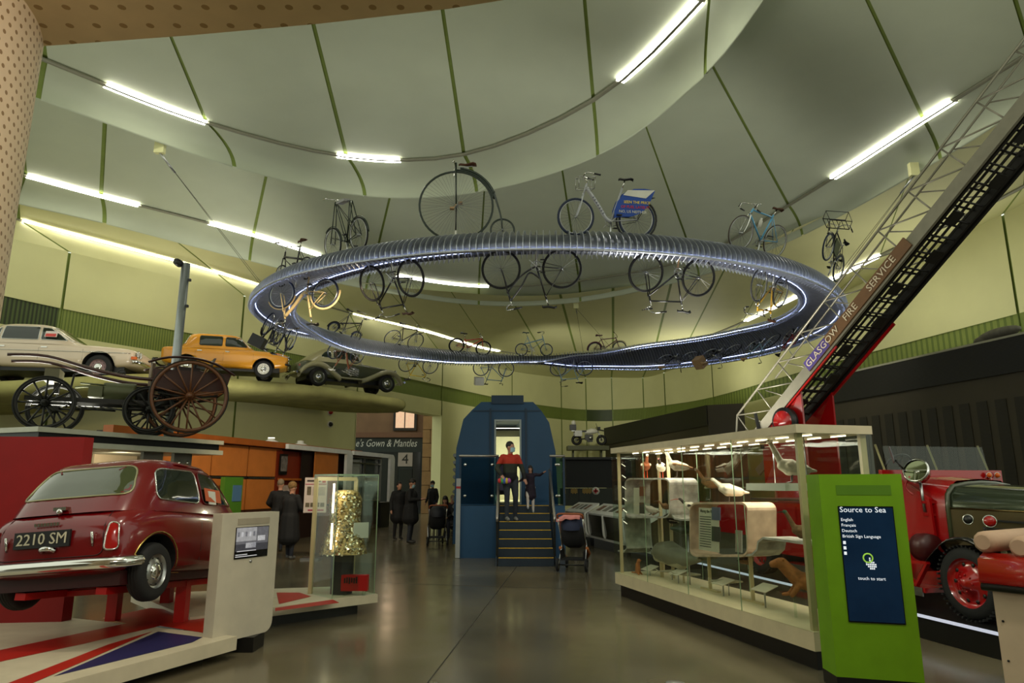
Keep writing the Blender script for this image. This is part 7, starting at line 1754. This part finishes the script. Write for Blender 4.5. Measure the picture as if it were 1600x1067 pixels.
s2 = kq(.20, .86, .52, 1.43, .008, mat('screen_bezel', (10, 12, 18), .2), 'screen')
kq(.21, .85, .53, 1.42, .002, mat('screen_blue', (14, 34, 56), .12, 0, .5, 2.5, emit=(14, 40, 66), power=.3), 'display', s2, .008)
SW = mat('screen_white', (230, 235, 240), .4, 0, 0, emit=(220, 230, 240), power=.7)
def ktext(s_, u, z, size, al='LEFT'): text('screen_text', s_, size, SW, s2, wm(s2).inverted() @ wm(gk2).inverted() @ Mk @ Matrix.Translation((u*KW, z, .0115)) if False else wm(s2).inverted() @ Mk @ Matrix.Translation((u*KW, z, .0115)), .0006, al)
ktext('Source to Sea', .215, 1.40, .062)
for i, s_ in enumerate(('English', 'Français', 'Deutsch', 'British Sign Language')): ktext(s_, .22, 1.32 - .044*i, .034)
for i in range(3): kq(.222, .255, 1.125 - .042*i, 1.150 - .042*i, .001, SW, 'script_line', s2, .0105)
ktext('touch to start', .52, .86, .036, 'CENTER')
o = MB().torus((0, 0, 0), .034, .006, 'z', 24, 5); Mr = Mk @ Matrix.Translation((.50*KW, 1.02, .012)); o.v = [tuple(Mr @ V(p)) for p in o.v]; o.build('touch_ring', mat('ring_green', (150, 200, 70), .4, 0, 0, emit=(150, 200, 70), power=.5), s2, True)
hnd = MB()
for i, row in enumerate(('..X....', '..X....', 'X.XXX..', 'XXXXXX.', '.XXXXX.', '..XXX..')):
    for j, ch in enumerate(row):
        if ch == 'X':
            c = Mk @ V((.47*KW + j*.013, 1.012 - i*.016, .012)); hnd.slab([c, c + kdv*.010, c + kdv*.010 + V((0, 0, .012)), c + V((0, 0, .012))], kno*.001)
hnd.build('hand_icon', SW, s2, True)
q = kno.to_track_quat('Z', 'Y').to_matrix().to_4x4(); q.translation = Mk @ V((.55*KW, .055, 0)); o = MB().lathe([(0, .006), (.012, .006), (.014, 0)], 'z', (0, 0, 0), 12); o.v = [tuple(q @ V(p)) for p in o.v]; o.build('lock', CHROME, gk2, True)
# ================================================================ fire engine on its platform
FRD = mat('fire_red', (150, 12, 14), .2, 0, .04, 3, coat=.6); BRONZE = mat('bronze_bonnet', (104, 92, 66), .28, .75, .08, 6); GRNB = mat('dark_green_bonnet', (52, 62, 44), .18, .5, .05, 4, coat=.4)
fdir = V((.2, -.98, 0)).normalized(); W0 = atZ(1521, 971, .25); fleft = V((-fdir.y, fdir.x, 0))
Mf = frame(V((W0.x, W0.y, .25)) + fleft*.80, fdir, fleft, V((0, 0, 1)))
ep = thing('engine_platform', 'low black platform with pale light strip under the fire engine', 'platform', Mf.translation - V((0, 0, .25)))
def fx(x, y, z): return Mf @ V((x, y, z))
MB().slab([fx(-8, -1.0, 0), fx(1.6, -1.0, 0), fx(1.6, 1.2, 0), fx(-8, 1.2, 0)], (0, 0, -.248)).build('deck', BLACK, ep, True)
MB().slab([fx(-8, -1.02, -.03), fx(1.6, -1.02, -.03), fx(1.6, -1.02, 0), fx(-8, -1.02, 0)], fleft*.015).build('light_strip', mat('pale_strip', (190, 194, 210), .4, 0, 0, emit=(200, 206, 230), power=.6), ep, True)
fe = thing('fire_engine', 'vintage red fire engine with bronze bonnet behind the green kiosk', 'fire engine', M=Mf)
TR = .37
def fe_wheel(x, y):
    s = 1 if y > 0 else -1
    w_ = MB().lathe([(a*TR, b*.20) for a, b in ((.66, -.5), (.8, -.52), (.94, -.44), (1, -.25), (1, .25), (.94, .44), (.8, .52), (.66, .5))], 'y', (x, y, TR), 40).build('wheel', RUBBER, fe)
    tr = MB()
    for i in range(44):
        a = 2*PI*i/44; tr.box((x + TR*.985*math.cos(a), y + s*.085, TR + TR*.985*math.sin(a)), (.018, .05, .018))
    tag(tr.build('tread_blocks', RUBBER, w_), kind='stuff')
    o = s*.10
    MB().lathe([(TR*.68, o), (TR*.64, o*.75), (TR*.56, o*.45), (TR*.50, o*.5), (TR*.30, o*.75), (TR*.28, o*1.0), (TR*.16, o*1.15), (TR*.12, o*1.5), (0, o*1.55)], 'y', (x, y, TR), 36).build('rim', FRD, w_)
    for i in range(10):
        a = 2*PI*i/10; MB().ball((x + TR*.50*math.cos(a), y + o*.52, TR + TR*.50*math.sin(a)), (.022, .012, .022), 6).build('rim_hole', BLACK, w_)
    for i in range(8):
        a = 2*PI*i/8; MB().ball((x + TR*.22*math.cos(a), y + o*1.12, TR + TR*.22*math.sin(a)), (.012, .012, .012), 5).build('wheel_nut', FRD, w_)
for x in (0, -3.9):
    for s in (-1, 1): fe_wheel(x, s*.72)
# mudguards
for s in (-1, 1):
    rows = []
    for a in range(-8, 176, 12):
        r = TR + .085; x = r*math.cos(math.radians(a)) - (.0 if a < 140 else (a-140)*.004); z = TR + r*math.sin(math.radians(a))
        rows.append([(x, s*.60, z), (x, s*.84, z), (x*1.0, s*.86, z - .03), (x, s*.84, z - .015), (x, s*.60, z - .015)])
    MB().grid(rows, 0, True, True).build('front_mudguard', mat('gloss_black', (10, 10, 10), .12, coat=.6), fe)
    MB().slab([(-.52, s*.60, .20), (-3.2, s*.60, .20), (-3.2, s*.86, .20), (-.52, s*.86, .20)], (0, 0, .05)).build('running_board', FRD, fe); MB().slab([(-.55, s*.862, .16), (-3.2, s*.862, .16), (-3.2, s*.862, .25), (-.55, s*.862, .25)], (0, s*.012, 0)).build('board_edge', STEEL, fe)
# bonnet
rows = []
for x, w_, zt in ((-.48, .46, 1.36), (.2, .42, 1.33), (.9, .38, 1.30), (1.25, .36, 1.29)):
    half = [(w_, .55), (w_, 1.08), (w_*.97, zt - .12), (w_*.80, zt - .03), (w_*.4, zt), (0, zt + .01)]
    rows.append([(x, -y, z) for y, z in half] + [(x, y, z) for y, z in half[-2::-1]])
MB().grid(rows).build('bonnet_top', GRNB, fe)
for s in (-1, 1):
    MB().slab([(-.46, s*.462, .55), (1.24, s*.362, .55), (1.24, s*.362, 1.07), (-.46, s*.462, 1.09)], (0, s*.012, 0)).build('bonnet_side', BRONZE, fe)
    for i in range(4): MB().slab([(-.05 + .0*i, s*(.455 - .0), .98 - .085*i), (.95, s*.395, .965 - .085*i), (.95, s*.395, .985 - .085*i), (-.05, s*.455, 1.0 - .085*i)], (0, s*.02, 0)).build('louvre', BLACK, fe)
    MB().tube([(-.48, s*.47, 1.10), (1.24, s*.37, 1.08)], .012, 6).build('bonnet_hinge', mat('brass_line', (150, 130, 84), .25, 1), fe)
sc_ = MB(); r0_ = [(-.50, y, z) for (_, y, z) in rows[0]]
MB().tube([(-.48, y*1.03, z + .008) for (_, y, z) in rows[0]], .028, 6).build('bonnet_band', GDK, fe)
MB().slab([(1.25, -.36, .5), (1.25, .36, .5), (1.25, .36, 1.26), (1.25, -.36, 1.26)], (.09, 0, 0)).build('radiator', CHROME, fe)
# scuttle and cab
rows = []
for x, k in ((-.50, 1.0), (-.75, 1.16), (-1.0, 1.30)):
    rows.append([(x, -.46*k*1.0, .5), (x, -.47*k, 1.05), (x, -.45*k, 1.30 + .10*(k-1)*2), (x, -.3*k, 1.40 + .08*(k-1)*2), (x, 0, 1.42 + .08*(k-1)*2), (x, .3*k, 1.40 + .08*(k-1)*2), (x, .45*k, 1.30 + .10*(k-1)*2), (x, .47*k, 1.05), (x, .46*k, .5)])
MB().grid(rows).build('scuttle', FRD, fe)
MB().box((-1.02, 0, 1.44), (.06, 1.7, .18)).build('dash_rail', FRD, fe)
for s in (-1, 1):
    MB().slab([(-.98, s*.60, .25), (-.62, s*.52, .25), (-.62, s*.55, 1.2), (-.98, s*.64, 1.45)], (0, s*.03, 0)).build('scuttle_side', FRD, fe)
    MB().slab([(-1.0, s*.78, .30), (-2.1, s*.78, .30), (-2.1, s*.78, .62), (-1.0, s*.78, .55)], (0, s*.04, 0)).build('cab_side', FRD, fe)
    MB().slab([(-.98, s*.66, .56), (-1.85, s*.74, .62), (-1.85, s*.74, 1.36), (-.98, s*.66, 1.36)], (0, -s*.25, 0)).build('cab_opening', mat('cab_dark', (20, 14, 14), .6), fe)
    for px_ in ((-.52, .78, .30, -.90, .55), ): 
        t_ = MB(); a, b, c = V((-.46, s*.84, .52)), V((-.95, s*.84, .50)), V((-.66, s*.84, .26))
        t_.bar(a, b, .05, .03).bar(b, c, .05, .03).bar(c, a, .05, .03).build('step_bracket', FRD, fe)
    MB().lathe([(0, -.09), (.15, -.09), (.16, 0), (.15, .09), (0, .09)], 'x', (-.66, s*.66, .66), 22).build('hose_reel', mat('reel_dark', (60, 14, 14), .4), fe)
MB().slab([(-1.05, -.72, 1.50), (-1.05, .72, 1.50), (-1.10, .72, 1.82), (-1.10, -.72, 1.82)], (.008, 0, 0)).build('windscreen', GLASS, fe)
for y, a in ((-.74, .0), (0, .02), (.74, .0)): MB().bar((-1.05, y, 1.46), (-1.12, y - .06, 1.84), .022, .022).build('screen_post', mat('screen_post_metal', (150, 146, 110), .3, .8), fe)
MB().torus((0, 0, 0), .19, .014, 'z', 28, 6).bar((-.19, 0, 0), (.19, 0, 0), .02, .01).build('steering_wheel', BLACK, fe).matrix_basis = Matrix.Translation((-1.30, -.36, 1.56)) @ Matrix.Rotation(math.radians(-60), 4, 'Y')
MB().tube([(-1.30, -.36, 1.56), (-1.0, -.36, 1.1)], .02, 6).build('steering_column', BLACK, fe)
# lamps and mirror
sd = V((.35, -.75, .35)).normalized(); qs = sd.to_track_quat('Z', 'Y').to_matrix().to_4x4(); qs.translation = V((-.70, -.62, 1.50))
def turned(prof, n=24, M=qs): o = MB().lathe(prof, 'z', (0, 0, 0), n); o.v = [tuple(M @ V(p)) for p in o.v]; return o
sl3 = turned([(0, -.14), (.07, -.13), (.12, -.06), (.135, .02), (.14, .03)]).build('spotlight', CHROME, fe)
turned([(.135, .02), (.148, .03), (.148, .05), (.13, .055)]).build('lamp_bezel', CHROME, sl3); turned([(0, .01), (.13, .03)]).build('lamp_reflector', mat('reflector', (120, 126, 96), .1, .9), sl3); turned([(0, .02), (.03, .02), (.03, .0)]).build('lamp_bulb', CHROME, sl3)
bx = MB().bar((-.13, 0, .05), (.13, 0, .05), .012, .006).bar((0, -.13, .05), (0, 0, .05), .012, .006); bx.v = [tuple(qs @ V(p)) for p in bx.v]; bx.build('lamp_guard', CHROME, sl3)
MB().tube([(-.70, -.60, 1.40), (-.68, -.60, 1.05)], .018, 6).build('lamp_post', STEEL, fe); MB().tube(spline([(-.74, -.69, 1.45), (-.80, -.72, 1.33), (-.74, -.68, 1.24)], 4), .012, 6).build('lamp_cable', FRD, fe)
for z in (1.02, 1.16): MB().bar((-.68, -.62, z), (-.64, -.50, z), .03, .03).build('lamp_bracket', FRD, fe)
MB().prism(rrect(.11, .19, .03), .015, frame(V((-.86, -.80, 1.70)), V((.75, -.5, .42)).normalized(), V((-.4, .1, .9)).normalized(), V((.35, -.8, .2)).normalized())).build('wing_mirror', mat('mirror_grey', (118, 124, 134), .3, .3), fe)
MB().tube([(-.84, -.78, 1.64), (-.80, -.70, 1.52)], .012, 6).build('mirror_arm', BLACK, fe)
for s in (-1, 1):
    round_lamp(fe, 'side_lamp', (.22, s*.66, .99), .06, (.5, s*-.0 - .6, .1), REDL if s < 0 else CLEAR)
round_lamp(fe, 'horn', (.02, -.72, 1.0), .05, (.4, -.8, .1), BLACK); MB().tube([(.16, -.68, .93), (.16, -.66, .86)], .012, 6).build('lamp_stem', BLACK, fe)
for y in (.62, .74): round_lamp(fe, 'marker_lamp', (-.95, y, 1.47), .035, (1, -.3, 0), AMBER)
# body behind the cab
MB().box((-3.1, 0, .72), (2.1, 1.5, .75)).build('rear_body', FRD, fe); MB().box((-5.2, 0, .80), (1.8, 1.5, .5)).build('rear_deck', FRD, fe)
for x in (-2.5, -3.2): 
    MB().box((x, -.77, .80), (.58, .03, .5)).build('locker_door', FRD, fe); MB().box((x + .2, -.79, .85), (.05, .03, .05)).build('locker_handle', CHROME, fe)
MB().slab([(-2.2, -.78, 1.12), (-4.1, -.78, 1.12), (-4.1, .78, 1.12), (-2.2, .78, 1.12)], (0, 0, .03)).build('top_deck', STEEL, fe)
MB().box((-1.6, 0, .75), (.5, 1.3, .25)).box((-1.85, 0, 1.05), (.12, 1.3, .5)).build('cab_seat', mat('black_leather', (16, 14, 14), .5), fe)
MB().tube([(-2.2, -.7, 1.30), (-5.8, -.7, 1.30)], .025, 8).build('grab_rail', CHROME, fe)
# ---------------------------------------------------------------- turntable ladder
BL = atY(1246, 603, 12.0); tdir = V((.68, .30, 0)).normalized(); TW = .80
TL = V((6.75, 8.16, 6.5)); ux = (TL-BL).normalized(); uz = ux.cross(tdir).normalized(); uz = uz if uz.z > 0 else -uz
B0 = BL - ux*1.55; LEN = 9.5
ML = frame(B0, ux, tdir, uz)
lad = thing('turntable_ladder', 'long lattice-sided turntable ladder rising to the upper right', 'ladder', M=ML)
ALU = mat('ladder_aluminium', (132, 128, 112), .4, .5, .08, 6); ALD = mat('dark_ladder_steel', (34, 32, 28), .5, .4, .1, 6)
for y in (0, TW):
    s = -1 if y == 0 else 1
    MB().bar((0, y, .02), (LEN, y, .02), .05, .20).build('side_rail', ALU if y == 0 else ALD, lad)
    MB().bar((.9, y - s*.10, .0), (LEN, y - s*.10, .0), .05, .14).build('inner_rail', ALD, lad)
    MB().tube([(.1, y + s*.03, .62), (LEN, y + s*.03, .62)], .02, 6).build('top_tube', ALU, lad)
    MB().tube([(1.2, y - s*.12, .56), (LEN, y - s*.12, .56)], .016, 6).build('top_tube', ALU, lad)
    n = int(LEN/.72)
    for i in range(n):
        x = .1 + i*.72
        MB().tube([(x, y, .1), (x, y + s*.03, .62)], .014, 5).build('lattice_bar', ALU, lad); MB().tube([(x, y + s*.03, .62), (x + .72, y, .1)], .014, 5).build('lattice_bar', ALU, lad)
        MB().tube([(x + .36, y - s*.1, .1), (x + .05, y - s*.12, .56)], .012, 5).build('lattice_bar', ALU, lad)
    MB().tube([(.1, y + s*.03, .62), (-.5, y, .1), (-.9, y, .02)], .02, 6).build('end_rail', ALU, lad)
    MB().bar((-.9, y, .02), (0, y, .02), .05, .16).build('rail_foot', ALU, lad)
for i in range(int((LEN-.4)/.3)):
    x = .5 + i*.3
    MB().tube([(x, .02, .04), (x, TW - .02, .04)], .018, 6).build('rung', ALD, lad); MB().tube([(x + .12, .1, -.05), (x + .12, TW - .1, -.05)], .016, 5).build('inner_rung', ALD, lad)
for i in range(12):
    x = 1.2 + i*.66; MB().box((x, TW*(.35 + .3*(i % 2)), -.08), (.22, .20, .04)).build('underside_plate', ALD, lad)
for y in (.25, .40, .55): MB().bar((.8, y, -.03), (LEN, y, -.03), .025, .03).build('cable_run', ALD, lad)
MB().bar((1.3, TW + .03, -.10), (3.2, TW + .03, -.10), .03, .05).build('red_edge', FRD, lad); MB().bar((.9, -.0, -.11), (2.6, -.0, -.11), .03, .03).build('red_edge', FRD, lad)
pk = MB().bar((1.95, -.04, .06), (4.6, -.04, .06), .03, .20).build('name_board', mat('brown_name_board', (104, 74, 46), .4, 0, .1, 8), lad)
MB().bar((1.95, -.043, .06), (2.55, -.043, .06), .03, .195).build('name_board_end', mat('violet_patch', (74, 60, 120), .4), pk)
LET = mat('pale_lettering', (200, 186, 160), .5)
for s_, x in (('GLASGOW', 2.42), ('FIRE', 3.20), ('SERVICE', 3.98)): text('lettering', s_, .17, LET, pk, frame(V((x, -.062, .06)), V((1, 0, 0)), V((0, 0, 1)), V((0, -1, 0))), .002, sx=1.05)
# turntable under the ladder
tb = thing('ladder_turntable', 'red ladder turntable with round pulley above the glass case', 'turntable', V((BL.x, BL.y, .9)))
def lp(x, y, z): return ML @ V((x, y, z))
for y in (.02, TW - .02):
    a, b = lp(.3, y, -.04), lp(1.55, y, -.06); c = V((b.x + .1, b.y + .2, 1.6)); d = V((a.x, a.y, 1.6))
    MB().slab([a, b, c, d], tdir*.04).build('side_plate', FRD, tb, True)
a, b = lp(1.0, .15, -.35), lp(1.0, .17, -.35)
for r_, m, h in ((.26, BLACK, .10), (.20, FRD, .13)):
    o = MB().lathe([(0, 0), (r_, 0), (r_, h), (0, h)], 'z', (0, 0, 0), 28); q = (-tdir).to_track_quat('Z', 'Y').to_matrix().to_4x4(); q.translation = lp(.95, -.02, -.32); o.v = [tuple(q @ V(p)) for p in o.v]; o.build('pulley', m, tb, True)
MB().bar(lp(.2, -.05, -.3), lp(.5, -.05, .3), .05, .05).build('lever', BLACK, tb, True)
c = lp(1.0, TW/2, 0); MB().lathe([(0, .9), (.62, .9), (.62, 1.05), (.5, 1.1), (.5, 1.6), (0, 1.6)], 'z', (c.x, c.y, 0), 28).build('turret', FRD, tb, True); MB().lathe([(0, .0), (.5, .0), (.5, .92), (0, .92)], 'z', (c.x, c.y, 0), 20).build('pedestal', ALD, tb, True)
# ================================================================ open red and cream vehicle at the right edge
v0 = atY(1556, 925, 4.9); vx = v0.x
ov = thing('open_red_vehicle', 'red and cream open vehicle with padded seats at right edge', 'vehicle', (vx + .5, 4.9, 0))
CRP = mat('cream_panel', (206, 184, 154), .45); RDG = mat('gloss_red_rim', (168, 24, 14), .2, 0, .05, 4, coat=.6)
vd = V((.55, -.83, 0)).normalized(); vn = V((-vd.y, vd.x, 0)); vn = vn if vn.x > 0 else -vn
vA = V((vx, 4.95, 0)); L_ = 1.8
zt = atY(1556, 916, 4.95).z
for i in range(4):
    a = vA + vd*(i*L_/4 + .01); b = vA + vd*((i+1)*L_/4 - .01)
    MB().slab([a + V((0, 0, .12)), b + V((0, 0, .12)), b + V((0, 0, zt)), a + V((0, 0, zt))], vn*.03).build('cream_panel', CRP, ov, True)
    MB().bar(b + V((0, 0, .12)) + vd*.01, b + V((0, 0, zt)) + vd*.01, .02, .012).build('red_bead', RDG, ov, True)
    for z in (.2, .45, .7): MB().ball(a + vd*.04 + V((0, 0, z)) - vn*.003, .008, 5).build('rivet', BLACK, ov, True)
MB().slab([vA + V((0, 0, .02)), vA + vd*L_ + V((0, 0, .02)), vA + vd*L_ + V((0, 0, .12)), vA + V((0, 0, .12))], vn*.1).build('skirt', mat('tan_skirt', (150, 96, 50), .5), ov, True)
MB().slab([vA + vn*.03, vA + vn*1.0, vA + vn*1.0 + V((0, 0, zt)), vA + vn*.03 + V((0, 0, zt))], vd*.03).build('end_panel', RDG, ov, True)
rim = [(vA - vd*.03 - vn*.05, 0), (vA + vd*L_ - vn*.05, 0)]
rows = []
for u in (0, .33, .66, 1):
    p = vA + vd*(L_*u - .04); rows.append([p - vn*.03 + V((0, 0, zt - .01)), p - vn*.06 + V((0, 0, zt + .04)), p - vn*.04 + V((0, 0, zt + .18)), p + vn*.06 + V((0, 0, zt + .22)), p + vn*.2 + V((0, 0, zt + .20)), p + vn*.2 + V((0, 0, zt))])
m_ = MB(); m_.grid(rows, 0, True, True); m_.add(rows[0], [list(range(6))]); m_.build('red_rim', RDG, ov, True)
MB().tube([vA - vd*.03 - vn*.05 + V((0, 0, zt)), vA + vd*L_ - vn*.05 + V((0, 0, zt))], .025, 8).build('rubber_strip', BLACK, ov, True)
MB().slab([vA + V((0, 0, zt)), vA + vn*1.0 + V((0, 0, zt)), vA + vn*1.0 + V((0, 0, zt + .2)), vA + V((0, 0, zt + .2))], vd*.04).build('rear_rim', RDG, ov, True)
CUSH = mat('beige_cushion', (190, 158, 130), .7)
for i, (u, z) in enumerate(((-.02, .29), (.20, .27))):
    p = vA + vd*u + V((0, 0, zt + z)); a, b = p + vn*.02, p + vn*.9
    MB().tube([a, a + vn*.04, b], [.05, .075, .075], 12, flat=1.0).build('seat_back_pad', CUSH, ov, True)
    for t in (.2, .7): q = a.lerp(b, t); MB().bar(q - V((0, 0, .45)), q, .06, .03).build('seat_strut', BLACK, ov, True)
MB().slab([vA + vn*.03 + V((0, 0, .1)), vA + vd*L_ + vn*.03 + V((0, 0, .1)), vA + vd*L_ + vn*1.0 + V((0, 0, .1)), vA + vn*1.0 + V((0, 0, .1))], (0, 0, .05)).build('floor_pan', BLACK, ov, True)
for t in (.3, 1.5): MB().torus(vA + vd*t + vn*.3 + V((0, 0, .1)), .07, .03, 'x', 16, 6).build('wheel', RUBBER, ov, True)
# ================================================================ small wall fittings
def on_wall(px, py, i, t):
    """point of the left wall seen at a pixel, near station i"""
    r = ray(px, py); a, b = wp[i], wp[i+1]; n_ = V(((b-a).y, -(b-a).x, 0)).normalized(); k = (a - V((0, 0, CH))).dot(n_)/r.dot(n_)
    return V((0, 0, CH)) + r*k, (n_ if n_.y < 0 else -n_)
for px, py, nm, lb, m, c_ in ((515, 644, 'alarm_bell', 'small round red alarm on the wall under the car shelf', REDL, 'alarm'), (515, 663, 'security_camera', 'small dark round camera on the wall below the red alarm', BLACK, 'camera')):
    p, n_ = on_wall(px, py, 2, .5); t = thing(nm, lb, c_, p); q = n_.to_track_quat('Z', 'Y').to_matrix().to_4x4(); q.translation = p
    for nm2, pr, mm in (('base', [(0, .05), (.14, .05), (.15, 0)], WHITE), ('dome', [(.10, .05), (.09, .11), (.05, .15), (0, .16)], m)):
        o = MB().lathe(pr, 'z', (0, 0, 0), 18); o.v = [tuple(q @ V(v)) for v in o.v]; o.build(nm2, mm, t, True)
p = d0.lerp(d1, .9) + dn*-.1
ob = thing('stored_cover', 'low grey bundle lying on top of the dark wall', 'bundle', p + V((0, 0, .06)))
mb = MB(); mb.ball(p + V((0, 0, .2)), (.25, .8, .16), 10); mb.ball(p + V((0, .5, .16)), (.2, .5, .13), 8); mb.build('cover', mat('grey_cover', (96, 94, 84), .8, 0, .2, 6), ob, True)
